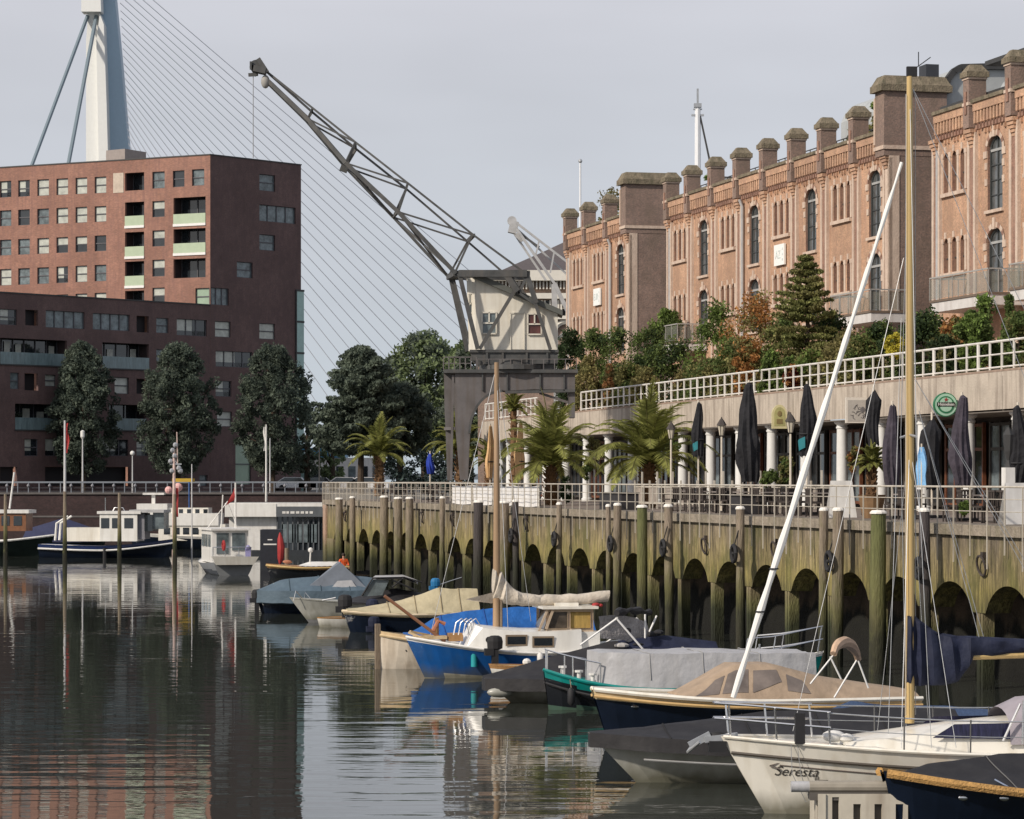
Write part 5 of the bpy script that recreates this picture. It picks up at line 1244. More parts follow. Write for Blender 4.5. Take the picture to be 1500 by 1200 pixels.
# turntable + undercarriage
mb=MB(); cx_=L(752,540)[0]; z=L(752,541)[2]; mb.lathe([(1.7,z-.02),(1.7,z+.2),(1.3,z+.25),(1.3,z+.5)],(cx_,.7,0),20); mb.build('turntable',CG,crn)
mb=MB()
for y in (-.4,1.9): mb.prism(P2([(690,517),(817,517),(817,533),(700,535),(690,527)]),y,y+.15); 
mb.prism(P2([(688,513),(818,513),(818,517),(688,517)]),-.5,2.1)
for x in (712,735,770,800): mb.prism(P2([(x,517),(x+3,517),(x+3,534),(x,534)]),-.48,-.4)
mb.prism(P2([(772,526),(812,532),(814,542),(775,542)]),-.2,1.2); mb.build('slewing_frame',CG,crn)
mb=MB()
for x in range(650,700,8): mb.bar(L(x,542,-.6),L(x,524,-.6),.05)
mb.bar(L(650,524,-.6),L(690,524,-.6),.05); mb.bar(L(650,533,-.6),L(690,533,-.6),.04)
for x in range(700,845,16): mb.bar(L(x,542,-.65),L(x,527,-.65),.04)
mb.bar(L(700,527,-.65),L(845,527,-.65),.035); mb.build('platform_rail',CG2,crn)
# house
mb=MB(); fr=P2([(697,407),(817,458),(817,513),(697,513)]); mb.prism(fr,0,1.9); mb.add([L(683,405,1.2),L(697,407,0),L(697,513,0),L(686,513,1.2)],[(0,1,2,3)]); mb.build('house',CRM,crn)
mb=MB(); a=[L(692,398,-.35),L(824,455,-.35),L(824,463,-.35),L(692,407,-.35)]; b=[(x,y+2.5,z) for x,y,z in a]; mb.add(a+b,[(0,1,2,3),(7,6,5,4),(0,4,5,1),(1,5,6,2),(2,6,7,3),(3,7,4,0)]); mb.build('house_roof',CRR,crn)
for (x0,x1,y0,y1,m_) in ((706,727,458,489,M['palegl']),(773,793,460,490,mat('reddish_window_glass',(.09,.035,.03),.2,.4,3)),(686.5,694,430,458,M['palegl'])):
    y=-.03 if x0>690 else .55
    mb=MB(); mb.prism(P2([(x0,y0),(x1,y0),(x1,y1),(x0,y1)]),y-.01,y+.02); w_=mb.build('window',m_,crn)
    mb=MB()
    for a,b in (((x0,y0),(x1,y0)),((x0,y1),(x1,y1)),((x0,(y0+y1)/2),(x1,(y0+y1)/2)),((x0,y0),(x0,y1)),((x1,y0),(x1,y1)),(((x0+x1)/2,y0),((x0+x1)/2,(y0+y1)/2))): mb.bar(L(*a,y-.04),L(*b,y-.04),.07)
    mb.build('frame',CRM,w_)
mb=MB(); mb.prism(P2([(749,460),(768,460),(768,512),(749,512)]),-.04,-.01); 
for x in (748,768): mb.bar(L(x,458,-.06),L(x,513,-.06),.05)
mb.bar(L(748,459,-.06),L(768,459,-.06),.05); mb.build('door',CRM,crn)
# A frame and struts: near plane y=-.55, far plane y=2.2
def B(name,segs,w_,m_=CG,par=crn):
    mb=MB()
    for a,b,y0,y1,ww in segs: mb.bar(L(*a,y0),L(*b,y1),ww)
    return mb.build(name,m_,par)
n_,f_=-.55,2.0
B('front_strut',[((659,402),(684,512),f_,f_,.24),((673,402),(700,512),n_,n_,.22),((663,402),(690,512),1.2,1.2,.12)],0)
B('brace',[((703,512),(762,413),n_,n_,.17),((770,402),(806,513),n_,n_,.17),((762,413),(806,513),f_,f_,.1)],0)
B('top_beam',[((658,402),(772,402),f_,f_,.28),((672,402),(772,402),n_,n_,.34),((658,402),(673,402),f_,n_,.3),((772,402),(772,402.1),f_,n_,.3)],0)
B('counter_lattice',[((750,404),(760,432),n_,n_,.14),((760,432),(772,404),n_,n_,.14),((748,404),(785,445),f_,f_,.14),((772,402),(786,445),n_,n_,.2),((760,430),(785,448),n_,n_,.12),((742,405),(758,428),n_,n_,.3)],0)
# jib
UP=[(384,98),(457,157),(521,209),(598,270),(694,346),(770,402)]; UF=[(384,98),(455,160),(519,213),(593,271),(684,349),(745,402)]
LN=[(388,113),(450,173),(507,240),(584,312),(668,402)]; LF=[(386,114),(447,173),(503,239),(574,313),(656,402)]
tip=[-.55+.9,2.0-.9]
def yy(i,k,near):
    q=min(1,i/(k-1)*1.6); m=.72; return m+(n_-m)*q if near else m+(f_-m)*q
for nm,pts,near in (('upper_chord',UP,1),('upper_chord',UF,0),('lower_chord',LN,1),('lower_chord',LF,0)):
    k_=len(pts); B(nm,[(pts[i],pts[i+1],yy(i,k_,near),yy(i+1,k_,near),(.2 if 'lower' in nm and near else (.15 if 'lower' in nm else .1))) for i in range(k_-1)],0)
for i in (1,2,3,4):
    for (u,l,near) in ((UP,LN,1),(UF,LF,0)):
        if i==4: B('post',[((692,346),(668,398),yy(4,6,near),yy(4,5,near),.1)] if near else [((684,349),(656,400),f_,f_,.1)],0)
        else: B('post',[(u[i],l[i],yy(i,6,near),yy(i,5,near),.12 if i>1 else .07)],0)
for i in (1,2,3):
    for (u,l,near) in ((UP,LN,1),(UF,LF,0)): B('diagonal',[(l[i],u[i+1],yy(i,5,near),yy(i+1,6,near),.085)],0)
    B('cross_tie',[(LN[i],LF[i],yy(i,5,1),yy(i,5,0),.1),(UP[i],UF[i],yy(i,6,1),yy(i,6,0),.09)],0)
B('cross_tie',[(LN[4],LF[4],n_,f_,.25),(UP[4],UF[4],n_,f_,.16)],0)
for i in range(1,4):
    a,b=LN[i],LF[i+1]; B('wind_brace',[(LN[i],LF[i+1],yy(i,5,1),yy(i+1,5,0),.08),(LF[i],LN[i+1],yy(i,5,0),yy(i+1,5,1),.08)],0)
# head
mb=MB(); mb.bar(L(370,98,.5),L(388,102,.5),.3); mb.bar(L(370,98,.95),L(388,102,.95),.3); mb.bar(L(362,107,.7),L(376,106,.7),.16); mb.bar(L(366,94,.7),L(374,108,.7),.2); mb.bar(L(366,88,.5),L(366,100,.5),.1); mb.bar(L(370,86,.9),L(378,84,.9),.1); mb.prism([(L(373,93)[0]+.3*math.cos(a*math.pi/8),L(373,94)[2]+.3*math.sin(a*math.pi/8)) for a in range(16)],.6,.8); mb.bar(L(368,92,.8),L(380,86,.8),.2); mb.bar(L(377,84,.5),L(390,104,.5),.22); mb.build('jib_head',CG,crn)
mb=MB(); mb.ball(L(387,117,.7),(.22,.22,.34),10,7); mb.build('sheave_cover',mat('grey_cover',(.3,.29,.27)),crn,smooth=True)
mb=MB(); mb.tube([L(369,108,.7),L(369,229,.7)],.02,4); mb.build('hoist_rope',mat('hoist_wire',(.3,.3,.3)),crn)
mb=MB()
for k_ in range(8): a=(395+k_*32,118+k_*34)
mb.bar(L(458,180,.7),L(505,238,.7),.22,.12); mb.bar(L(498,244,.5),L(508,248,.5),.3); mb.build('jib_plate',CG,crn)
# small crane behind
D=212.0; o=P(800,705,D); cr2=thing('harbour_crane','small pale harbour crane further away behind the gate building','crane',(o.x,D,4.3))
PC=mat('pale_crane_steel',(.42,.42,.42),.6,.15,2); PD=mat('dark_crane_steel',(.1,.1,.1))
for nm,sg in (('upper_chord',[((757,327),(836,388),0,0,.16)]),('upper_chord',[((755,330),(832,400),2,2,.14)]),('lower_chord',[((757,336),(812,415),0,0,.2)]),('lower_chord',[((752,337),(800,408),2,2,.16)]),('post',[((812,368),(806,400),0,0,.12)]),('post',[((790,352),(784,377),0,0,.12)]),('hanger',[((836,388),(836,440),0,0,.2)]),('support_tower',[((812,415),(838,470),0,0,.3),((812,415),(818,706),1,1,.4),((838,440),(846,706),1,1,.4),((812,500),(846,470),1,1,.2)])):
    B(nm,sg,0,PC,cr2)
mb=MB(); mb.bar(L(746,330,1),L(758,333,1),.9); mb.prism([(L(750,322)[0]+.35*math.cos(a*math.pi/6),L(750,322)[2]+.35*math.sin(a*math.pi/6)) for a in range(12)],.8,1.1); mb.bar(L(756,342,.5),L(766,352,.5),.35); mb.build('jib_head',PC,cr2)
mb=MB(); mb.bar(L(762,342,.3),L(790,362,.3),.3,.15); mb.build('jib_plate',PD,cr2)
# ---------------------------------------------------------------- boats
def hull_shape(Lh,B,Fb,Fs,shp=1.7,rake=.5,full=.85,stern=.8,sheer=.1,flare=.35,vee=.5,plumb=0,nose=.05):
    """x from 0 (stern) to Lh (bow); returns function (u,v)->(x,y,z): u along, v from keel (0) to sheer (1)"""
    Fm=min(Fb,Fs)-sheer
    def zs(u):
        if u<.5: return Fs+(Fm-Fs)*math.sin(math.pi*u)**1.2 if Fs>Fm else Fs
        return Fm+(Fb-Fm)*((u-.5)/.5)**shp
    def hb(u):
        a=stern+(1-stern)*math.sin(min(1,u/.45)*math.pi/2) if u<.45 else 1
        b=1 if u<.5 else max(0,1-((u-.5)/.5)**(1.6+full*1.6))
        return B/2*a*b
    def f(u,v):
        z=-.35+(zs(u)+.35)*v; zn=max(0,(z)/max(.1,Fb))
        bowq=max(0,(u-.5)/.5)
        p=.28+vee*bowq
        y=hb(u)*(v**p)*(1-flare*bowq*(1-v)) + nose*bowq**6*B*.5*v
        x=u*(Lh-rake)+rake*(bowq**2)*(zn if z>=0 else z*.7/max(.1,Fb))
        return Vector((x,y,z))
    return f,zs,hb
class Boat:
    def __init__(s,name,label,bow,stern_px,Lh,B,Fb,Fs,mats,bands,cat='boat',group=None,heading=None,nu=22,deck=None,dz=.04,stern=.8,**kw):
        """bow: (px, D) of the bow at the waterline"""
        bx=(bow[0]-CX)/F*bow[1]; by=bow[1]
        ang=heading
        s.L=Lh; s.ang=ang
        Lw=Lh-kw.get('rake',.5); ox=bx-math.cos(ang)*Lw; oy=by-math.sin(ang)*Lw
        s.th=thing(name,label,cat,(ox,oy,0),ang,group)
        s.f,s.zs,s.hb=hull_shape(Lh,B,Fb,Fs,stern=stern,**kw)
        vs=[0,.12,.25,.36]+[.36+.64*i/9 for i in range(1,10)]
        mb=MB(); rows=[]
        for i in range(nu+1):
            u=i/nu; 
            if i==nu: u=.999
            port=[s.f(u,v) for v in vs]; rows.append([Vector((p.x,-p.y,p.z)) for p in reversed(port)]+port[1:])
        n=len(rows[0])
        for i in range(nu):
            for j in range(n-1):
                zc=(rows[i][j].z+rows[i+1][j+1].z)/2; zt=(s.zs(i/nu)+s.zs((i+1)/nu))/2
                mi=0
                for k,(kind,val,m_) in enumerate(bands):
                    if kind=='below' and zc<val: mi=m_
                    if kind=='top' and zc>zt-val: mi=m_
                mb.add([rows[i][j],rows[i][j+1],rows[i+1][j+1],rows[i+1][j]],[(3,2,1,0)],mi)
        mb.add(rows[0],[tuple(range(n))],0)
        s.hull=mb.build('hull',mats,s.th,smooth=True)
        # deck
        dm=deck or mats[0]
        mb=MB(); r=[]
        for i in range(nu+1):
            u=min(.995,i/nu); p=s.f(u,1); r.append([(p.x,-p.y*.98,p.z-dz),(p.x,0,p.z-dz+.03),(p.x,p.y*.98,p.z-dz)])
        mb.grid(r); mb.build('deck',dm,s.th)
    def edge(s,u,side,off=0,dz=0):
        p=s.f(u,1); return Vector((p.x,side*(p.y+off),p.z+dz))
    def rubrail(s,m,r=.045,dz=0,u0=0,u1=.995,name='rubbing_strake',off=.01,n=26,sides=(-1,1)):
        mb=MB()
        for sd in sides: mb.tube([s.edge(u0+(u1-u0)*i/n,sd,off,dz) for i in range(n+1)],r,6)
        return mb.build(name,m,s.th,smooth=True)
    def cover(s,u0,u1,ridge,drop,m,name='cover',out=.05,flat=0.0,wr=.02,seed=1,endslope=0,nv=11,sag=.04,n=28):
        """ridge: [(u,height above sheer)] polyline"""
        def rh(u):
            for (a,h1),(b,h2) in zip(ridge[:-1],ridge[1:]):
                if a<=u<=b: return h1+(h2-h1)*(u-a)/(b-a+1e-9)
            return ridge[-1][1] if u>ridge[-1][0] else ridge[0][1]
        q=random.Random(seed); rows=[]
        def surf(u,a,sd,off=0):
            p=s.f(min(u,.997),1); hb=p.y+out; zt=p.z+rh(u); b=a/.82
            if b<flat: z=zt
            else: c=(b-flat)/(1-flat); z=zt+(p.z-zt)*c-sag*math.sin(c*math.pi)*min(1,rh(u)*2)
            z+=wr*noise.noise(Vector((p.x*1.6+seed*7,b*hb*sd*2.2,3)))
            return Vector((p.x,(b*hb+off)*sd,z+off))
        s.surf=surf
        for i in range(n+1):
            u=u0+(u1-u0)*i/n; p=s.f(min(u,.997),1); hb=p.y+out; zt=p.z+rh(u); row=[]
            for j in range(-nv,nv+1):
                a=abs(j)/nv; sg=1 if j>=0 else -1
                if a>.82: # skirt
                    y=hb; z=p.z-drop*(a-.82)/.18+.01*math.sin(i*1.7); 
                else:
                    b=a/.82
                    if b<flat: y=b*hb*.98; z=zt
                    else: c=(b-flat)/(1-flat); y=(b)*hb; z=zt+(p.z-zt)*c-(sag*math.sin(c*math.pi))*min(1,rh(u)*2)
                z+=wr*(noise.noise(Vector((p.x*1.6+seed*7,y*2.2,3)))) * (1 if a<.8 else .3); y2=y*sg+ (wr*.8*noise.noise(Vector((p.x*3+seed,a*4,1))) if a>.5 else 0)*sg
                row.append(Vector((p.x,y2,z)))
            rows.append(row)
        mb=MB(); mb.grid(rows); mb.add(rows[0],[tuple(range(len(rows[0])))]); mb.add(rows[-1],[tuple(range(len(rows[0])-1,-1,-1))])
        return mb.build(name,m,s.th,smooth=True)
    def seams(s,us,m,r=.012,amax=.8,name='cover_seam'):
        mb=MB()
        for u in us: mb.tube([s.surf(u,abs(j)/8*amax,1 if j>=0 else -1,.008) for j in range(-8,9)],r,4)
        return mb.build(name,m,s.th)
    def tub(s,name,segs,r,m,n=6):
        mb=MB()
        for pts in segs: mb.tube(pts,r,n)
        return mb.build(name,m,s.th,smooth=True)
    def cabin(s,u0,u1,h,inset,m,name='cabin',slope0=.1,slope1=.2,zo=0,roof_over=0,tumble=.06,wf=1.0,roofm=None,camber=.05,hsl=0):
        """box-like superstructure following the hull plan between u0 and u1"""
        L_=s.L; n=8; rows=[]
        for i in range(n+1):
            u=u0+(u1-u0)*i/n; p=s.f(u,1); y=max(.12,(p.y-inset)*wf); zb=p.z-.05+zo; hh=h+hsl*(i/n)
            sx=(slope0 if i==0 else 0) ; ex=(-slope1 if i==n else 0)
            rows.append([(p.x,-y,zb),(p.x+sx+ex,-y+tumble,zb+hh),(p.x+sx+ex,-y*.5,zb+hh+camber*.8),(p.x+sx+ex,0,zb+hh+camber),(p.x+sx+ex,y*.5,zb+hh+camber*.8),(p.x+sx+ex,y-tumble,zb+hh),(p.x,y,zb)])
        mb=MB(); mb.grid(rows); mb.add(rows[0],[tuple(range(7))]); mb.add(rows[-1],[tuple(range(6,-1,-1))]); return mb.build(name,m,s.th)
    def pt(s,x,y,z): return Vector((x,y,z))
def porthole(mb,x,y,z,r,side,n=12,mi=0,d=.02):
    vs=[(x+r*math.cos(2*math.pi*i/n),y+side*d,z+r*math.sin(2*math.pi*i/n)) for i in range(n)]
    mb.add(vs+[(x,y+side*(d+.01),z)],[(i,(i+1)%n,n) for i in range(n)],mi)
def outboard(par,x,y,z,m,mi2=None,s=1.0,name='outboard_motor'):
    mb=MB(); mb.grid([[(x-.14*s+rx*s*math.cos(a),y+ry*s*math.sin(a),z+zz*s) for a in [k*math.pi/5 for k in range(10)]] for rx,ry,zz in ((.08,.06,.08),(.19,.11,.12),(.2,.115,.3),(.17,.1,.4),(.1,.06,.44),(.01,.01,.445))],closed=True); mb.box(x-.22*s,x-.06*s,y-.08*s,y+.08*s,z-.7*s,z+.25*s); mb.box(x-.34*s,x+.0,y-.02,y+.02,z-.75*s,z-.6*s); mb.box(x-.1*s,x+.12*s,y-.1*s,y+.1*s,z-.05*s,z+.12*s)
    return mb.build(name,m,par,smooth=False)
def solve_x(bt,px,y=0):
    a=bt.ang; o=bt.th.location
    lo,hi=-20,20
    for _ in range(50):
        m_=(lo+hi)/2; wx=o.x+math.cos(a)*m_-math.sin(a)*y; wy=o.y+math.sin(a)*m_+math.cos(a)*y
        if CX+F*wx/wy>px: lo=m_
        else: hi=m_
    return (lo+hi)/2
def zat(bt,x,py,y=0):
    a=bt.ang; o=bt.th.location; wy=o.y+math.sin(a)*x+math.cos(a)*y; return EYE-(py-HY)/F*wy
def LOC(bt,px,py,y=0): x=solve_x(bt,px,y); return (x,y,zat(bt,x,py,y))
HB=math.atan2(-QN[1],-QN[0])    # heading away from the quay (bow points left and slightly toward the viewer)
def head(deg): return math.radians(180+deg)
def px2x(px,D): return (px-CX)/F*D
# ---- 1. white sailing yacht
b=Boat('sailing_yacht','white sailing yacht with lettered bow, furled headsail and wooden mast',(1120,47.2),0,8.6,2.9,1.28,1.12,[M['cream'],mat('dark_strake',(.06,.05,.04),.5,.1,3),mat('dark_boot_stripe',(.05,.045,.04))],[],cat='sailboat',heading=head(4),rake=.75,full=.5,stern=.55,sheer=.05,vee=.55,flare=.25)
yt=b
b.rubrail(M['cream'],.03,.0,name='gunwale')
mb=MB()
for sd in (-1,1): mb.tube([b.f(.0+.997*i/24,1-.255*1.28/(b.zs(i/24)+.35)*1.0)*1 and Vector((lambda p:(p.x,sd*(p.y+.012),p.z))(b.f(.997*i/24,1-.27/(b.zs(i/24)+.35)))) for i in range(25)],.03,6)
mb.build('dark_rubbing_strake',mat('dark_strake',(.06,.05,.04)),b.th,smooth=True)
mb=MB()
for sd in (-1,1): mb.tube([Vector((lambda p:(p.x,sd*(p.y+.006),p.z))(b.f(.93*i/24,1-.42/(b.zs(i/24)+.35)))) for i in range(25)],.012,4)
p=b.f(.93,1-.42/(b.zs(.93)+.35))
for sd in (-1,1): mb.bar((p.x,sd*(p.y+.01),p.z+.05),(p.x+.16,sd*(p.y-.05),p.z),.02); mb.bar((p.x,sd*(p.y+.01),p.z-.05),(p.x+.16,sd*(p.y-.05),p.z),.02)
mb.build('arrow_stripe',mat('stripe_brown',(.12,.1,.09)),b.th)
mb=MB()
for z in (.1,.2):
    for sd in (-1,1): mb.tube([Vector((lambda p:(p.x,sd*(p.y+.008),p.z))(b.f(.86*i/24,(z+.35)/(b.zs(.86*i/24)+.35)))) for i in range(25)],.017,4)
mb.build('boot_stripe',mat('dark_boot_stripe',(.05,.045,.04)),b.th)
# name on the near (port) side: the side facing the viewer
def onhull(bt,txt,size,u,zfrac,m,shear=.25,sx=1.0,side=1,dz=0,name='lettering'):
    v=zfrac; p=bt.f(u,v); e=1e-2; q=bt.f(u-e,v); q2=bt.f(u,v-.05)
    o=text_mesh(txt,size,m,bt.th,(0,0,0),(0,0,0),name,shear,.004,sx)
    # text x axis runs from bow to stern on the port side when heading left
    ax=Vector((q.x-p.x,side*(q.y-p.y),q.z-p.z)).normalized(); up=Vector((p.x-q2.x,side*(p.y-q2.y),p.z-q2.z)); up=(up-ax*up.dot(ax)).normalized(); nrm=ax.cross(up)
    Mx=Matrix((ax,up,nrm)).transposed().to_4x4(); o.matrix_local=Matrix.Translation(Vector((p.x,side*p.y,p.z))+nrm*.02)@Mx@Matrix.Diagonal((sx,1,1,1)); return o
INK=mat('boat_name_ink',(.05,.045,.04),.6,.1,5)
# wrap the lettering round the hull: move each vertex onto the hull surface
def wraptext(bt,txt,size,x0,z0,m,side=1,shear=.3,name='lettering'):
    o=text_mesh(txt,size,m,bt.th,(0,0,0),(0,0,0),name,shear,0); me=o.data
    for v in me.vertices:
        tx,ty=v.co.x,v.co.y; x=x0-tx; z=z0+ty
        lo,hi=0,.999
        for _ in range(22):
            mid=(lo+hi)/2; vv=(z+.35)/(bt.zs(mid)+.35); pp=bt.f(mid,min(1,max(0,vv)))
            if pp.x<x: lo=mid
            else: hi=mid
        vv=(z+.35)/(bt.zs(lo)+.35); pp=bt.f(lo,min(1,max(0,vv))); v.co=Vector((pp.x,side*(pp.y+.012),pp.z))
    o.location=(0,0,0); o.rotation_euler=(0,0,0); return o
xb=8.6
wraptext(b,'Seresta',.23,xb-1.2,.72,INK); wraptext(b,'II—',.14,xb-1.6,.6,INK,shear=0)
# coachroof
mb=MB(); cr_=[]
for i in range(13):
    x=6.6-i*.46; u=x/7.85; p=b.f(min(.99,u),1); hh=[.02,.12,.22,.31,.38,.44,.48,.5,.5,.5,.5,.48,.45][i]; y=min(.8,p.y-.3); y=max(.15,y)
    cr_.append([(x,-y,p.z-.03),(x,-y+.1,p.z+hh*.85),(x,-y*.5,p.z+hh),(x,0,p.z+hh+.03),(x,y*.5,p.z+hh),(x,y-.1,p.z+hh*.85),(x,y,p.z-.03)])
mb.grid(cr_); mb.add(cr_[-1],[tuple(range(7))]); mb.add(cr_[0],[tuple(range(6,-1,-1))]); mb.build('coachroof',M['cream'],b.th,smooth=True)
mb=MB()
for sd in (-1,1):
    vs=[LOC(b,1366,1081,.81),LOC(b,1398,1061,.76),LOC(b,1486,1059,.75),LOC(b,1493,1083,.8)]
    mb.add([(x,sd*y,z) for x,y,z in vs],[(0,1,2,3)])
mb.build('cabin_window',mat('navy_blue_window',(.02,.02,.05),.15,.6,9,stretch=(3,1,.3)),b.th)
# toe rail / deck gear
mb=MB(); mb.ball((6.75,.25,b.zs(.85)+.1),(.2,.14,.1),10,6); mb.ball((6.55,.35,b.zs(.84)+.08),(.12,.1,.08),8,5); mb.build('folded_fender',M['white'],b.th,smooth=True)
mb=MB(); z=b.zs(.8); mb.box(5.7,6.4,-.25,.25,z+.02,z+.1); mb.build('deck_hatch',M['steel'],b.th)
# pulpit, stanchions, lifelines
seg=[]; zb=1.28
mb=MB()
for zz in (.55,.3):
    pts=[]
    for sd in (1,-1):
        us=[.84,.9,.96,1.0] if sd==1 else [1.0,.96,.9,.84]
        for u in us: p=b.f(min(u,.997),1); pts.append((p.x+(.12 if u>.99 else 0),sd*(p.y+ .02),p.z+zz))
    mb.tube(pts,.02,6)
for u in (.84,.92,.985):
    for sd in (1,-1): p=b.f(u,1); mb.tube([(p.x,sd*(p.y-.03),p.z),(p.x+.04,sd*(p.y+.02),p.z+.55)],.018,6)
mb.build('pulpit',M['chrome'],b.th,smooth=True)
for u in (.72,.6,.48,.34,.2,.06):
    for sd in (1,-1):
        p=b.f(u,1); mb=MB(); mb.tube([(p.x,sd*(p.y-.04),p.z),(p.x,sd*(p.y-.02),p.z+.55)],.014,5); mb.build('stanchion',mat('dark_stanchion',(.1,.1,.1),.4),b.th)
mb=MB()
for sd in (1,-1):
    for zz in (.53,.28): mb.tube([(lambda p:(p.x,sd*(p.y-.02),p.z+zz))(b.f(.84*i/12,1)) for i in range(13)],.007 if zz<.5 else .012,4)
mb.build('lifeline',M['steel'],b.th)
mb=MB(); p=b.f(.885,1); mb.box(p.x-.06,p.x+.1,p.y-.05,p.y+.06,p.z+.0,p.z+.5); mb.build('rolled_line',M['black'],b.th)
# anchor roller with anchor
mb=MB(); mb.bar((8.3,0,1.28),(8.85,0,1.22),.12,.1); mb.bar((8.75,0,1.3),(9.1,0,1.12),.05,.12); mb.tube([(8.95,-.2,1.2),(9.12,0,1.02),(8.95,.2,1.2)],.03,6); mb.build('anchor',M['steel'],b.th)
mb=MB(); mb.box(8.5,8.78,-.08,.12,1.02,1.2); mb.ball((8.62,-.05,1.27),(.16,.08,.08),8,6); mb.build('anchor_bag',M['black'],b.th,smooth=True)
# mast, furled headsail, boom
mx=8.6*.63; 
# solve mast x so that it appears at px 1332
mx=solve_x(b,1332.5); zt=zat(b,mx,112)
mb=MB(); mb.tube([(mx,0,b.zs(.5)+.4),(mx,0,4.5),(mx,0,8.5),(mx,0,zt)],[.078,.078,.07,.05],10); mb.build('mast',M['mastwood'],b.th,smooth=True)
mb=MB(); mb.box(mx-.12,mx+.05,-.04,.04,zt,zt+.16); mb.tube([(mx-.05,0,zt+.1),(mx-.35,0,zt+.32)],.008,4); mb.build('masthead',M['black'],b.th)
zsp=zat(b,mx,637)
mb=MB(); mb.tube([(mx+.02,.62,zsp-.04),(mx,0,zsp),(mx+.02,-.62,zsp-.04)],.022,6); mb.build('spreader',M['steel'],b.th)
hx=solve_x(b,1074); hz=zat(b,hx,1022); tx_=solve_x(b,1321); tz=zat(b,tx_,238)
mb=MB(); a=Vector((hx,0,hz)); c=Vector((tx_,0,tz)); pts=[a.lerp(c,i/24) for i in range(25)]; mb.tube(pts,[.045+.03*math.sin(min(1,i/24*1.7)*math.pi*.62)*(1-i/28)+(.012*math.sin(i*2.1))-.02*i/24 for i in range(25)],8); mb.build('furled_headsail',M['alu'],b.th,smooth=True)
mb=MB()
for i in range(9): q=a.lerp(c,.12+.025*i+.0); 
for q_ in (.16,.24): q=a.lerp(c,q_); mb.lathe([(.082,-.012),(.082,.012)],tuple(q),8)
mb.build('furling_line',M['black'],b.th)
bx0=mx-.06; bx1=mx-4.6; zbm=zat(b,mx-2,964)
mb=MB(); mb.tube([(bx0,0,zbm),(bx1,0,zbm+.12)],.055,8); mb.build('boom',M['mastwood'],b.th,smooth=True)
# blue sail cover, sagging toward the mast
topp=[(1328,897),(1340,902),(1356,915),(1372,926),(1400,931),(1430,932),(1465,934),(1500,936),(1560,940),(1640,948)]
botp=[(1327,1004),(1343,1005),(1358,1004),(1385,1004),(1405,998),(1425,967),(1465,960),(1500,956),(1560,956),(1640,958)]
rows=[]
for (ax_,ay_),(bx_,by_) in zip(topp,botp):
    x1=solve_x(b,ax_); z1=zat(b,x1,ay_); x2=solve_x(b,bx_); z2=zat(b,x2,by_); ring=[]; w0=.13
    for k_ in range(14):
        aa=2*math.pi*k_/14; q=(1-math.cos(aa))/2; wv=.035*math.sin(q*9+ax_*.09)+.03*math.sin(ax_*.35)
        ring.append((x1+(x2-x1)*q,math.sin(aa)*(w0*(1-.15*q))+wv*math.sin(aa),z1+(z2-z1)*q))
    rows.append(ring)
fine=[]
for i in range(len(rows)-1):
    for k_ in range(3):
        t_=k_/3; fine.append([tuple(Vector(p).lerp(Vector(q),t_)+Vector((0,.05*math.sin((i*3+k_)*1.9)*(1 if i<5 else .3)*(1 if p[1]>0 else -1),0))) for p,q in zip(rows[i],rows[i+1])])
fine.append(rows[-1])
mb=MB(); mb.grid(fine,closed=True); mb.add(fine[0],[tuple(range(14))]); mb.build('sail_cover',M['navy'],b.th,smooth=True)
mb=MB()
for px,tp in ((1475,310),(1380,640),(1404,640)): pass
W_=[]
cp=b.f(.42,1); 
def wire(x0,y0,z0,x1,y1,z1,r=.008): W_.append([(x0,y0,z0),(x1,y1,z1)])
top=(mx,0,zt-.1); sp=zsp
for sd in (1,-1):
    wire(mx-.15,sd*.98,1.15,mx+.02,sd*.62,sp-.04); wire(mx+.02,sd*.62,sp-.04,*top); wire(mx+.35,sd*1.0,1.15,mx,0,sp-.1); wire(mx-.55,sd*1.0,1.15,mx,0,sp-.15)
wire(-.0,0,1.5,*top); wire(mx-3.6,0,zbm+.4,*top)
wire(mx-1.15,.05,zbm+.35,mx-.15,.02,zsp+.4); wire(mx-1.25,-.05,zbm+.35,mx-.15,.02,zsp+.4); wire(mx-2.6,.05,zbm+.3,mx-.1,.02,zsp+.9); wire(mx-2.75,-.05,zbm+.3,mx-.1,0,zsp+.9)
wire(mx+.09,.12,1.6,mx+.07,.05,zt-.3); wire(mx-.12,-.1,1.6,mx-.1,-.04,zt-.3); wire(mx+1.95,.02,1.35,mx+.1,0,zt-3.0); wire(mx+.42,.3,1.3,mx+.14,.0,zt-4)
b.tub('rigging_wire',W_,.0058,M['steel'],5)
mb=MB(); mb.bar((mx-1.9,.5,1.62),(mx-3.1,.5,1.68),.16,.12); mb.build('rolled_cloth',mat('pale_green_cloth',(.5,.56,.5),.8),b.th)
# spray hood at the right edge
mb=MB(); x0=solve_x(b,1462); rows=[]
for i in range(5):
    x=x0-i*.35; hh=[.55,.72,.75,.7,.65][i]; zt_=b.zs(.3); rows.append([(x,.85*math.cos(a_),zt_+.1+hh*math.sin(a_)**.6) for a_ in [j*math.pi/10 for j in range(11)]])
mb.grid(rows); mb.build('spray_hood',mat('grey_violet_canvas',(.33,.3,.33),.8,.1,3),b.th,smooth=True)
b.tub('hood_frame',[[(solve_x(b,1478),.9,1.2),(solve_x(b,1480),.9,1.9)],[(solve_x(b,1450),.9,1.25),(solve_x(b,1475),.9,1.85)]],.022,M['chrome'])
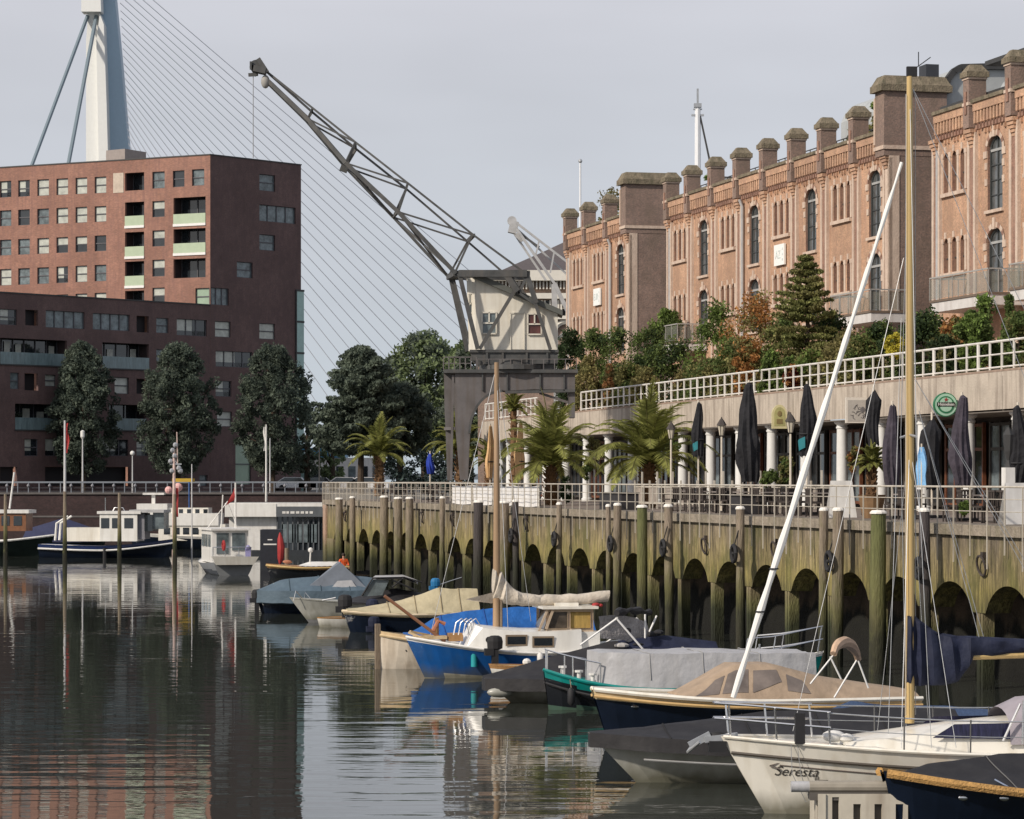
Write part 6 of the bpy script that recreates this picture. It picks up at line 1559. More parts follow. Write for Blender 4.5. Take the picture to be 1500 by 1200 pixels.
# ropes hanging from the bow
mb=MB(); p=b.f(.9,1); mb.tube([(p.x,p.y+.03,p.z),(p.x-.02,p.y+.02,p.z-.5),(p.x-.25,p.y,.25),(p.x-.3,p.y+.1,.3)],.006,5); mb.tube([(p.x-.1,p.y+.03,p.z),(p.x-.16,p.y+.04,p.z-.5),(p.x-.3,p.y,.3)],.006,5); mb.build('mooring_line',M['steel'],b.th)
# ---- 2. dark blue sloop with black cover in the foreground
b=Boat('sloop','dark navy sloop with rope fender and black cover, in the lower right corner',(1312,44.6),0,7.0,2.4,.98,.7,[M['navyhull']],[],heading=head(19),rake=.25,full=.75,stern=.7,sheer=.12,vee=.6)
b.rubrail(M['rope'],.075,-.03,name='rope_fender',off=.05)
b.cover(.16,.955,[(.16,.25),(.5,.62),(.72,.5),(.9,.2),(.955,.03)],.1,M['tarpblack'],seed=4,wr=.035,out=.06)
b.seams((.4,.6,.76),mat('worn_seam',(.1,.1,.1),.8))
mb=MB(); 
for u,v in ((.86,.8),(.78,.86)): p=b.f(u,v); mb.ball((p.x,p.y+.0,p.z),(.09,.03,.05),10,6)
mb.build('hull_fitting',M['chrome'],b.th,smooth=True)
mb=MB(); p=b.f(.8,1); mb.bar((p.x,p.y*.9,p.z+.12),(p.x-.3,p.y*1.06,p.z-.06),.04,.02); mb.build('cover_strap',mat('blue_grey_strap',(.3,.36,.5)),b.th)
# ---- floating pontoon with slotted block
D=44.5; o_=P(1195,1140,D)
th=thing('mooring_pontoon','pale slotted concrete block with round pipe cap beside the yacht bow','pontoon',(px2x(1250,D),D,0),0)
def l2(px,py,y=0): return (px2x(px,D)-px2x(1250,D),y,EYE-(py-HY)/F*D)
PON=mat('pale_pontoon_concrete',(.5,.46,.38),.7,.08,4,dirt=(.25,.2,.15),dirt_amt=.6)
mb=MB(); x0=l2(1198,0)[0]; x1=l2(1330,0)[0]; zt=l2(0,1163)[2]
hol=[(l2(a,0)[0],l2(a+11,0)[0],.0,l2(0,1178)[2]) for a in (1250,1281,1312)]+[(l2(1219,0)[0],l2(1229,0)[0],.0,l2(0,1166)[2]-.02)]
wall_holes(mb,x0,x1,-.4,zt,hol,0,.12); mb.box(x0,x1,.125,1.2,-.4,zt); mb.box(x0,x0+.12,-.03,0,-.4,zt); 
for h in hol: mb.box(h[0],h[1],.1,.124,-.4,h[3],1)
mb.build('slotted_block',[PON,mat('slot_shadow',(.1,.09,.08))],th)
mb=MB(); zc=l2(0,1154)[2]; mb.tube([(l2(1160,0)[0],.15,zc),(l2(1188,0)[0],.15,zc)],.085,12); mb.build('pale_end_cap',M['tarpgrey'],th,smooth=True)
mb=MB(); mb.tube([(l2(1187,0)[0],.15,zc),(l2(1335,0)[0],.15,zc)],.095,12); mb.box(l2(1187,0)[0],l2(1335,0)[0],.02,.35,zc-.2,zc-.08,1); mb.build('pipe_beam',[mat('beam_grey_brown',(.3,.27,.22),.6,.15,3),mat('slot_shadow',(.1,.09,.08))],th,smooth=False)
# ---- 3. grey speedboat under black cover
b=Boat('speedboat','grey hulled speedboat under a long black cover beside the white yacht',(932,52.0),0,6.9,2.3,.92,.8,[M['greyhull'],mat('darker_grey_hull_band',(.2,.2,.2),.3,.1,3)],[('below',.0,1)],heading=head(9),rake=.9,full=.75,stern=.92,sheer=.02,vee=.9,flare=.5,nose=.03)
b.cover(.0,.999,[(0,.45),(.3,.55),(.62,.46),(.8,.25),(.999,.02)],.26,M['tarpblack'],seed=9,wr=.03,flat=.0)
b.seams((.25,.45,.66,.85),mat('dark_seam',(.015,.015,.016),.8))
b.rubrail(mat('grey_rub',(.3,.3,.3)),.02,-.42,u1=.9,name='spray_rail',off=-.1)
# ---- 4. navy classic launch with tan canopy
b=Boat('motor_launch','navy blue launch with cream deck edge and tan canopy with window panels',(890,60),0,6.9,2.4,1.12,.9,[M['navyhull'],mat('cream_gold_band',(.62,.5,.3),.4,.15,3),M['cream']],[('top',.16,1)],heading=head(10),rake=.35,full=.75,stern=.8,sheer=.0,vee=.6,deck=M['cream'],nose=.1)
b.rubrail(M['cream'],.05,.0,name='gunwale'); b.rubrail(mat('gold_wood_rail',(.5,.33,.14),.5,.15,4),.035,-.14,name='wooden_strake')
b.cover(.0,.76,[(.0,.12),(.3,.42),(.47,.72),(.6,.7),(.76,.04)],.02,M['tarptan'],name='canopy',seed=12,wr=.012,flat=.45,out=-.12,sag=-.05)
CW=mat('canopy_clear_panel',(.17,.14,.12),.3,.35,2,spec=.5)
for quad in ([(.735,.74),(.665,.46),(.635,.46),(.665,.74)],[(.655,.74),(.625,.46),(.56,.44),(.575,.74)],[(.56,.74),(.545,.46),(.47,.46),(.46,.62)],[(.44,.5),(.445,.72),(.37,.74),(.39,.56)]):
    for sd in (1,-1):
        mb=MB(); K=6; P0,P1,P2_,P3=quad; rows=[]
        for i in range(K+1):
            r_=[]
            for j in range(K+1):
                x,y=i/K,j/K; u=(P0[0]*(1-x)+P1[0]*x)*(1-y)+(P3[0]*(1-x)+P2_[0]*x)*y; a_=(P0[1]*(1-x)+P1[1]*x)*(1-y)+(P3[1]*(1-x)+P2_[1]*x)*y; r_.append(b.surf(u,a_,sd,.008))
            rows.append(r_)
        mb.grid(rows); mb.build('canopy_window',CW,b.th,smooth=True)
mb=MB(); p=b.f(.9,.8); mb.ball((p.x,p.y,p.z),(.1,.03,.03)); mb.ball((p.x-.45,p.y+.1,p.z),(.1,.03,.03)); mb.build('hull_fitting',M['chrome'],b.th)
# boat with raised folded bimini behind it
b=Boat('motor_launch','low boat under blue and tan cover with a folded tan bimini hoop',(1190,56.6),0,4.6,2.0,.85,.7,[M['navyhull'],M['cream']],[('top',.12,1)],heading=head(8),rake=.3,full=.8,stern=.85,sheer=.03,vee=.7)
b.cover(.0,.97,[(0,.15),(.4,.33),(.8,.35),(.97,.02)],.12,mat('blue_grey_canvas',(.04,.07,.14),.8,.2,3,bump=.4),seed=22,wr=.05)
D=57.5
def hoop(th,o,px0,px1,D,m):
    pass
ax_=b; fr_=[]
def loc(bt,px,py,y=0): x=solve_x(bt,px,y); return (x,y,zat(bt,x,py,y))
b.tub('bimini_frame',[[loc(b,1187,1002,.7),loc(b,1222,958,.7)],[loc(b,1222,1022,-.7),loc(b,1258,962,-.7)],[loc(b,1216,962,.7),loc(b,1232,995,.7)],[loc(b,1256,965,-.7),loc(b,1272,1008,-.7)]],.018,M['alu'])
mb=MB(); c0=Vector(loc(b,1221,958,.75)); c1=Vector(loc(b,1257,966,-.75)); pts=[]
for i in range(15):
    q=i/14; p=c0.lerp(c1,q); p.z+=.28*math.sin(q*math.pi)**.55; pts.append(p)
mb.tube(pts,[.07+.05*math.sin(i/14*math.pi) for i in range(15)],8); mb.build('folded_bimini',mat('light_tan_canvas',(.55,.38,.26),.8,.12,4,bump=.3),b.th,smooth=True)
# ---- 5. teal and black cabin boat with grey tarpaulin
b=Boat('cabin_boat','black and teal steel boat under a long pale grey tarpaulin',(803,68.4),0,7.2,2.5,.96,.52,[M['blackhull'],M['tealhull'],M['white']],[('top',.2,1),('below',.1,1)],heading=head(11),rake=.12,shp=3.2,full=.85,stern=.8,sheer=.0,vee=.45,deck=M['white'])
b.rubrail(M['tealhull'],.045,-.0,name='gunwale'); b.rubrail(M['black'],.03,-.3,name='rubbing_strake')
b.cover(.1,.84,[(.1,.8),(.5,.86),(.8,.8),(.84,.74)],.02,M['tarpgrey'],seed=31,wr=.035,flat=.9,out=-.1,n=40,sag=0)
b.seams((.3,.5,.68),mat('tarp_grey_seam',(.28,.28,.28),.8),.015)
b.tub('bow_rail',[[(lambda p:(p.x,sd*(p.y-.05),p.z+.5))(b.f(u,1)) for u in (.84,.9,.96,.995)] for sd in (1,-1)]+[[(lambda p:(p.x,sd*(p.y-.05),p.z+.0))(b.f(u,1)),(lambda p:(p.x,sd*(p.y-.05),p.z+.5))(b.f(u,1))] for u in (.84,.92,.99) for sd in (1,-1)],.018,M['chrome'])
mb=MB()
for u,sd in ((.9,1),(.86,1),(.93,-1)): p=b.f(u,1); mb.lathe([(.05,0),(.05,.22),(.1,.22),(.1,.27)],(p.x,sd*(p.y-.15),p.z-.04),8)
mb.build('bollard',M['white'],b.th)
mb=MB(); p=b.f(.8,.45); mb.tube([(p.x,p.y+.15,p.z+.1),(p.x-.35,p.y+.2,p.z+.1)],.12,10); mb.build('fender',M['hullwhite'],b.th,smooth=True)
bt5=b
# teal boat stern beyond (bow rail to the right)
b=Boat('cabin_boat','small teal boat behind the tan canopy with chrome pulpit on its end',(1186,71),0,3.2,1.6,1.25,1.0,[M['tealhull'],M['white']],[('top',.14,1)],heading=math.radians(-14),rake=.35,full=.7,stern=.85,sheer=.05,vee=.6,deck=M['white'])
b.tub('pulpit',[[(lambda p:(p.x,sd*(p.y-.05),p.z+.62))(b.f(u,1)) for u in (.5,.7,.86,.995)] for sd in (1,-1)]+[[(lambda p:(p.x,sd*(p.y-.05),p.z+.3))(b.f(u,1)) for u in (.5,.7,.86,.995)] for sd in (1,-1)]+[[(lambda p:(p.x-.1,sd*(p.y-.05),p.z))(b.f(u,1)),(lambda p:(p.x,sd*(p.y-.05),p.z+.62))(b.f(u,1))] for u in (.5,.72,.99) for sd in (1,-1)],.016,M['chrome'])
mb=MB(); mb.tube([(1.6,0,1.15),(1.6,0,1.4)],.03); mb.build('cleat_post',M['chrome'],b.th)
# ---- 6. black covered catamaran style boat
b=Boat('covered_tender','low boat under black tarpaulin with pale pointed hulls, left of the teal boat',(748,70.6),0,5.6,2.3,.62,.75,[M['greyhull'],M['black']],[],heading=head(10),rake=.7,full=.8,stern=.92,sheer=.0,vee=1.0,flare=.6,nose=.15)
b.cover(.0,1.0,[(0,.7),(.3,.85),(.5,.86),(.75,.52),(1,.06)],.3,M['tarpblack'],seed=41,wr=.03,out=.08)
mb=MB(); p=b.f(.99,.8); mb.ball((p.x-.1,.35,.28),(.34,.13,.13),10,6); mb.build('fender',M['greyhull'],b.th,smooth=True)
mb=MB(); rows=[[(x,y,z) for x,y,z in ((2.2,-.9,.8),(2.2,0,1.5),(2.2,.9,.8))],[(x,y,z) for x,y,z in ((1.0,-.9,.95),(1.0,0,1.62),(1.0,.9,.95))],[(-.3,-.9,.85),(-.3,0,1.45),(-.3,.9,.85)]]; mb.grid(rows); mb.build('navy_cover',M['navy'],b.th)
FRM=b
# folded bimini on alloy frame behind
def w2l(bt,px,py,y): return loc(bt,px,py,y)
fr_=[[w2l(b,850,945,.8),w2l(b,905,905,.8)],[w2l(b,868,957,-.8),w2l(b,932,908,-.8)],[w2l(b,902,905,.8),w2l(b,945,955,.8)],[w2l(b,932,905,-.8),w2l(b,952,930,-.8)],[w2l(b,945,900,0),w2l(b,945,955,0)],[w2l(b,951,926,-.8),w2l(b,962,902,-.8)],[w2l(b,945,955,.8),w2l(b,1010,962,.8),w2l(b,1060,958,.8)],[w2l(b,950,935,-.6),w2l(b,1000,948,-.6),w2l(b,1058,960,-.6)]]
b.tub('bimini_frame',fr_,.026,M['alu'])
mb=MB(); a=Vector(w2l(b,903,898,.9)); c=Vector(w2l(b,951,898,-.9)); mb.tube([a.lerp(c,i/10)+Vector((0,0,.06*math.sin(i/10*math.pi)+.02*math.sin(i*2))) for i in range(11)],[.08+.03*math.sin(i*1.3) for i in range(11)],8); mb.build('folded_bimini',M['tarpblack'],b.th,smooth=True)
mb=MB(); rows=[]
A=[(877,903),(905,900),(930,905),(948,912)]; Bp=[(880,935),(915,938),(938,950),(955,958)]
for i in range(5):
    t_=i/4; rows.append([tuple(Vector(w2l(b,p[0],p[1],.5-.3*k_)).lerp(Vector(w2l(b,q[0],q[1],.5-.3*k_)),t_)+Vector((0,.06*math.sin(i*2+k_*1.7),0))) for k_,(p,q) in enumerate(zip(A,Bp))])
mb.grid(rows); mb.build('grey_canvas_panel',mat('crumpled_grey_canvas',(.33,.31,.3),.7,.25,4,bump=.7),b.th,smooth=True)
mb=MB(); q=random.Random(8)
for i in range(12): mb.ball(w2l(b,q.uniform(905,965),q.uniform(918,958),q.uniform(-.6,.6)),(q.uniform(.08,.2),q.uniform(.08,.2),q.uniform(.04,.1)),7,5,i%2)
mb.build('clutter',[mat('clutter_grey',(.4,.38,.36),.7,.3,5),M['black']],b.th)
# ---- 7. blue and white motor sailer
b=Boat('motor_sailer','bright blue and white motor sailer with wooden wheelhouse and stubby brown mast',(622,79.3),0,6.6,2.4,1.15,.95,[M['bluehull'],M['white'],M['cream']],[('top',.1,1),('below',.07,2)],cat='sailboat',heading=head(9),rake=.55,full=.7,stern=.75,sheer=.22,vee=.55,deck=M['white'],nose=.03)
b.rubrail(M['white'],.04,.0,name='gunwale')
b.cabin(.3,.8,.62,.12,M['hullwhite'],name='trunk_cabin',slope1=.28,slope0=0,wf=.97)
o7=b
mb=MB(); mk=MB()
for px,py,w_,h_ in ((756,938,27,11),(795,940,27,11)):
    for sd in (1,):
        x=solve_x(b,px,.95); z=zat(b,x,py,.95); p=b.f(max(.05,min(.95,x/(6.6-.55))),1); y=(max(.12,(p.y-.12)*.97))-.03+.02; D=b.th.location.y; hw_=w_/F*79/2; hh_=h_/F*79/2
        for s2 in (1,-1):
            mb.box(x-hw_,x+hw_,s2*y-.012,s2*y+.012,z-hh_,z+hh_); mk.box(x-hw_-.05,x+hw_+.05,s2*y-.006,s2*y+.006,z-hh_-.05,z+hh_+.05)
mb.build('cabin_window',M['glass'],b.th); mk.build('window_surround',mat('bronze_surround',(.22,.17,.12),.4),b.th)
mb=MB(); x=solve_x(b,715,.8); z=zat(b,x,937,.8); p=b.f(x/6.05,1); 
for s2 in (1,-1): porthole(mb,x,s2*((p.y-.12)*.97),z,.09,s2)
mb.build('porthole',M['black'],b.th)
# wheelhouse with wooden frames
x0=solve_x(b,868,.8); x1=solve_x(b,797,.8); zb_=zat(b,x0,921,.8); zt_=zat(b,x0,892,.8)
WF=mat('pale_wood_frame',(.45,.35,.25),.6,.15,4)
mb=MB(); y=.82
holes=[(0.07,.72,.1,.5),(.8,1.42,.1,.5)]
Lw=x1-x0
for s2 in (1,-1):
    sub=MB(); wall_holes(sub,x0,x1-.05,zb_-.1,zt_,[(x0+Lw*a,x0+Lw*c,zb_+.02,zt_-.08) for a,c in ((.04,.46),(.52,.9))],y-.03,.04)
    sub.v=[(vx,s2*vy,vz) for vx,vy,vz in sub.v]; mb.add(sub.v,sub.f)
mb.add([(x1-.05,-y,zb_-.1),(x1-.05,y,zb_-.1),(x1-.25,y*.95,zt_),(x1-.25,-y*.95,zt_)],[(0,1,2,3)]); mb.box(x0-.02,x0,-y,y,zb_-.1,zt_)
mb.bar((x1-.05,y,zb_),(x1-.25,y,zt_),.07); mb.bar((x1+.15,y,zb_-.05),(x1-.1,y,zt_),.06)
wh=mb.build('wheelhouse',WF,b.th)
mb=MB()
for s2 in (1,-1): mb.box(x0+Lw*.52,x0+Lw*.9,s2*(y-.06)-.005,s2*(y-.06)+.005,zb_,zt_-.06,0); mb.box(x0+Lw*.04,x0+Lw*.46,s2*(y-.06)-.005,s2*(y-.06)+.005,zb_,zt_-.06,1)
mb.add([(x1+.0,-y*.9,zb_),(x1+.0,y*.9,zb_),(x1-.2,y*.85,zt_-.05),(x1-.2,-y*.85,zt_-.05)],[(0,1,2,3)],0); mb.build('pane',[mat('wheelhouse_glass',(.08,.065,.05),.15,.5,4,spec=.7),M['yellow']],wh)
mb=MB(); mb.box(x0-.15,x1+.05,-y-.08,y+.08,zt_,zt_+.07); mb.box(x0+.3,x1-.4,-.3,.3,zt_+.07,zt_+.15); mb.build('wheelhouse_roof',M['cream'],b.th)
mb=MB(); mb.box(x0-.2,x0+1.2,-y-.03,y+.03,b.zs(.4)-.1,zb_-.08); mb.build('raised_trunk',M['hullwhite'],b.th)
# red bundle on the roof
mb=MB(); p=loc(b,873,886,.3); mb.ball(p,(.12,.08,.06),8,6); mb.ball((p[0]-.13,p[1],p[2]-.02),(.07,.07,.05),8,5); mb.build('red_bundle',M['red'],b.th,smooth=True)
mx=solve_x(b,727.5); zt=zat(b,mx,531); z0=zat(b,mx,918)
mb=MB(); mb.tube([(mx,0,z0),(mx,0,zat(b,mx,720)),(mx,0,zt)],[.11,.085,.065],10); mb.build('mast',mat('brown_spar',(.33,.22,.13),.5,.2,2,stretch=(4,4,.3)),b.th,smooth=True)
mb=MB(); mb.tube([(mx-.12,.1,z0-.1),(mx-.12,.1,z0+.75)],.035,6); mb.tube([(mx-.12,-.1,z0-.1),(mx-.12,-.1,z0+.75)],.035,6); mb.build('tabernacle',M['oldwood'],b.th)
# sail cover
tp=[(722,833),(735,838),(742,852),(757,866),(780,871),(810,871),(845,870),(893,865)]; bt=[(721,868),(722,878),(735,884),(757,887),(780,888),(810,888),(845,886),(890,882)]
rows=[]
for (a_,c_),(d_,e_) in zip(tp,bt):
    x1_=solve_x(b,a_); z1=zat(b,x1_,c_); x2=solve_x(b,d_); z2=zat(b,x2,e_); rows.append([(x1_+(x2-x1_)*(1-math.cos(t_))/2,.16*math.sin(t_),z1+(z2-z1)*(1-math.cos(t_))/2) for t_ in [2*math.pi*k_/12 for k_ in range(12)]])
fine=[]
for i in range(len(rows)-1):
    for k_ in range(3): fine.append([tuple(Vector(p).lerp(Vector(q),k_/3)+Vector((0,.04*math.sin((i*3+k_)*2.3),.02*math.sin((i*3+k_)*2.3)))) for p,q in zip(rows[i],rows[i+1])])
fine.append(rows[-1]); mb=MB(); mb.grid(fine,closed=True); mb.add(fine[0],[tuple(range(12))]); mb.add(fine[-1],[tuple(range(11,-1,-1))]); mb.build('sail_cover',M['creamcloth'],b.th,smooth=True)
mb=MB(); mb.add([loc(b,682,878,0),loc(b,722,868,.1),loc(b,722,884,-.1),loc(b,690,880,0)],[(0,1,2,3)]); mb.build('sail_flap',M['creamcloth'],b.th)
# spar over the bow and rails
mb=MB(); mb.tube([loc(b,563,873,.1),loc(b,652,940,.1)],.045,8); mb.build('bowsprit',mat('red_brown_spar',(.28,.13,.07),.5,.2,4),b.th,smooth=True)
mb=MB(); mb.box(5.45,6.35,-.2,.2,b.zs(.95)+.0,b.zs(.95)+.09); mb.bar((5.9,.3,b.zs(.9)),(6.5,.05,b.zs(1)+.12),.08,.06); mb.bar((5.2,-.4,b.zs(.9)),(6.45,-.05,b.zs(1)+.14),.08,.06); mb.build('bow_platform',mat('pale_wood_platform',(.5,.38,.22),.7,.2,5),b.th)
mb=MB(); mb.bar(loc(b,640,930,-.1),loc(b,640,905,-.1),.1); mb.tube([loc(b,634,925,.1),loc(b,642,910,0),(loc(b,652,914,0))],.06,6,1); mb.box(*[v for q in ((5.0,5.4),(-.2,.2),(b.zs(.9),b.zs(.9)+.22)) for v in q],0); mb.build('windlass',[M['wood'],mat('terracotta_bundle',(.4,.16,.09),.8,.2,5)],b.th)
b.tub('pulpit_loop',[[loc(b,664+i*7,930,.5-.1*i),loc(b,668+i*7,912,.5-.1*i),loc(b,676+i*7,906,.5-.1*i),loc(b,684+i*6,914,.5-.1*i),loc(b,688+i*5,930,.5-.1*i)] for i in range(4)],.018,M['chrome'])
b.tub('rigging_wire',[[(mx+1.9,0,b.zs(.8)+.1),(mx,0,zt-.1)],[(mx-.2,.95,b.zs(.6)),(mx,0,zt-.3)],[(mx-.2,-.95,b.zs(.6)),(mx,0,zt-.3)],[(mx-.9,.4,zb_+.2),(mx,0,zt-.15)]],.008,M['steel'])
mb=MB(); p=b.f(.78,.6); mb.tube([(p.x,p.y+.12,.35),(p.x,p.y+.12,.85)],.09,10); mb.tube([(p.x,p.y+.1,.85),(p.x,p.y+.02,1.2)],.015,5); mb.build('teal_fender',mat('turquoise_fender',(.02,.3,.33),.5,.1,3),b.th,smooth=True)
mb=MB(); p=b.f(.6,.75); outboard(b.th,solve_x(b,716,1.3),1.4,.75,M['black'],s=1.1)
# dinghy behind blue boat's quarter
b=Boat('dinghy','small wooden topped dinghy lying against the blue motor sailer',(726,77),0,2.6,1.1,.55,.5,[M['hullwhite'],M['wood']],[('top',.1,1)],heading=head(9),rake=.2,full=.8,stern=.85,sheer=.02,vee=.6,deck=mat('pale_wood_platform',(.5,.38,.22)))
mb=MB(); 
for x in (.6,1.1,1.6): mb.ball((x,.3,.6),(.12,.12,.1),8,5)
mb.build('bucket',M['white'],b.th)
# ---- 8. cream wooden boat with blue tarp
b=Boat('wooden_boat','cream wooden boat with round portholes under a bright blue tarpaulin',(549,83.2),0,6.3,2.2,1.1,.95,[mat('cream_planked_hull',(.62,.55,.45),.6,.12,3,dirt=(.3,.22,.14),dirt_amt=.6),mat('pale_wood_platform',(.5,.38,.22))],[('top',.13,1)],heading=head(12),rake=-.12,full=.9,stern=.8,sheer=.12,vee=.45,deck=M['oldwood'])
b.rubrail(mat('pale_wood_platform',(.5,.38,.22)),.045,-.12,name='rubbing_strake')
b.cover(.0,.86,[(.0,.85),(.45,.9),(.66,.75),(.86,.05)],.3,M['tarpblue'],seed=51,wr=.08,out=.08)
b.seams((.25,.5,.7),mat('blue_seam',(.008,.06,.25),.8),.02)
mb=MB(); p=b.f(.998,1); mb.box(p.x-.02,p.x+.12,-.1,.1,-.3,1.3); mb.build('stem_post',M['oldwood'],b.th)
mb=MB(); 
for x,z in ((5.55,.55),(5.2,.5)): 
    p=b.f(x/6.3,.65); 
    for s2 in (1,-1): porthole(mb,x,s2*(p.y+.0),z,.05,s2,d=.03)
mb.build('porthole',M['black'],b.th)
# ---- 9. beige covered sloop
b=Boat('sloop','dark sloop with cream rail under a peaked beige tarpaulin',(513,103),0,4.9,1.9,.82,.75,[M['navyhull'],mat('cream_gold_band',(.62,.5,.3))],[('top',.14,1)],heading=head(9),rake=.3,full=.8,stern=.85,sheer=.05,vee=.6)
b.rubrail(mat('cream_rail',(.6,.5,.35),.6),.06,-.05,name='gunwale')
b.cover(.0,.97,[(.0,.78),(.3,.85),(.62,.42),(.97,.02)],.03,M['tarpbeige'],seed=61,wr=.05,flat=.12)
b.seams((.15,.3,.5,.7),mat('beige_seam',(.25,.2,.12),.8),.02)
outboard(b.th,solve_x(b,540,.5),.9,.12,M['navy'],s=1.1)
# ---- tender dinghies with outboards
b=Boat('dinghy','little white dinghy with dark outboard behind the beige covered sloop',(468,106.5),0,2.4,1.2,.38,.38,[M['hullwhite'],M['wood']],[('top',.07,1)],heading=head(5),rake=.1,full=.95,stern=.9,sheer=.0,vee=.5,deck=M['oldwood'])
outboard(b.th,1.55,.2,.62,M['black'],s=1.35); outboard(b.th,.5,-.3,.5,M['navy'],s=1.2,name='second_outboard_motor')
b.tub('handle',[[(1.7,.2,1.1),(2.2,.1,1.0)],[(1.3,.1,1.1),(1.5,.1,.6)]],.03,M['steel'])
# ---- 10. silver speedboat with dark cover and windscreen
b=Boat('speedboat','silver grey speedboat with black cover and tinted windscreen under grey hard top',(452,110),0,5.6,2.1,.98,.8,[M['greyhull'],mat('darker_grey_hull_band',(.2,.2,.2))],[('below',.12,1)],heading=head(9),rake=.75,full=.7,stern=.92,sheer=.02,vee=.9,flare=.5,deck=M['greyhull'])
b.cover(.02,.72,[(.02,.25),(.3,.5),(.5,.35),(.72,.02)],.06,M['tarpblack'],seed=71,wr=.04)
b.tub('bow_rail',[[loc(b,430,880,.4),loc(b,433,866,.4),loc(b,446,880,.2)],[loc(b,445,882,-.3),loc(b,447,868,-.3),loc(b,460,883,-.2)]],.02,M['chrome'])
b.tub('screen_frame',[[loc(b,530,873,.75),loc(b,546,847,.75)],[loc(b,546,847,.75),loc(b,592,846,.75),loc(b,618,853,.75)],[loc(b,546,847,-.75),loc(b,592,846,-.75)],[loc(b,592,846,.75),loc(b,575,860,.75)],[loc(b,575,850,.75),loc(b,612,866,.75)]],.035,M['black'])
mb=MB(); mb.add([loc(b,546,846,.8),loc(b,592,845,.8),loc(b,612,853,.8),loc(b,612,850,-.8),loc(b,590,842,-.8),loc(b,550,843,-.8)],[(0,1,2,3,4,5)]); mb.add([loc(b,546,849,.8),loc(b,592,848,.8),loc(b,612,856,.8),loc(b,612,853,-.8),loc(b,590,845,-.8),loc(b,550,846,-.8)],[(5,4,3,2,1,0)]); mb.build('hard_top',mat('pale_grey_top',(.4,.4,.4)),b.th)
mb=MB(); mb.add([loc(b,530,874,.7),loc(b,560,872,.7),loc(b,570,850,.7),loc(b,547,849,.7)],[(0,1,2,3)]); mb.build('windscreen',M['palegl'],b.th)
outboard(b.th,.05,-.2,1.25,mat('bright_blue_cowl',(.02,.16,.36),.4,.1,3),s=.95)
b.tub('fishing_rod',[[loc(b,628,862,-.3),loc(b,660,851,-.5),loc(b,676,846,-.6)]],.02,M['steel'])
# ---- 11. slate blue covered cruiser
b=Boat('motor_cruiser','motor cruiser wholly wrapped in slate blue canvas with a peaked canopy',(383,117.5),0,5.0,2.3,.95,.95,[M['navyhull'],M['tarpslate']],[('top',.55,1)],heading=head(9),rake=.3,full=.9,stern=.92,sheer=.0,vee=.6,deck=M['tarpslate'])
b.cover(.0,.99,[(0,.45),(.2,.6),(.5,.55),(.8,.4),(.99,.03)],.5,M['tarpslate'],seed=81,wr=.05,flat=.3)
b.seams((.25,.5,.75),mat('slate_seam',(.05,.08,.1),.8),.02)
mb=MB(); A_=loc(b,497,823,0); pts=[loc(b,440,868,.9),loc(b,542,866,.95),loc(b,540,860,-.95),loc(b,450,860,-.9),(A_[0],.5,A_[2]),(A_[0],-.5,A_[2])]
mb.add(pts,[(0,1,4),(0,4,5,3),(1,2,5,4),(2,3,5)]); mb.build('canopy',mat('slate_canopy',(.15,.17,.2),.7,.15,3),b.th)
mb=MB(); p0,p1,p2,p3=loc(b,482,866,.97),loc(b,525,864,.97),loc(b,515,850,.85),loc(b,494,851,.85); mb.add([p0,p1,p2,p3],[(0,1,2,3)]); mb.build('canopy_window',M['tarpgrey'],b.th)
outboard(b.th,5.05,.1,.5,M['black'],s=1.1)
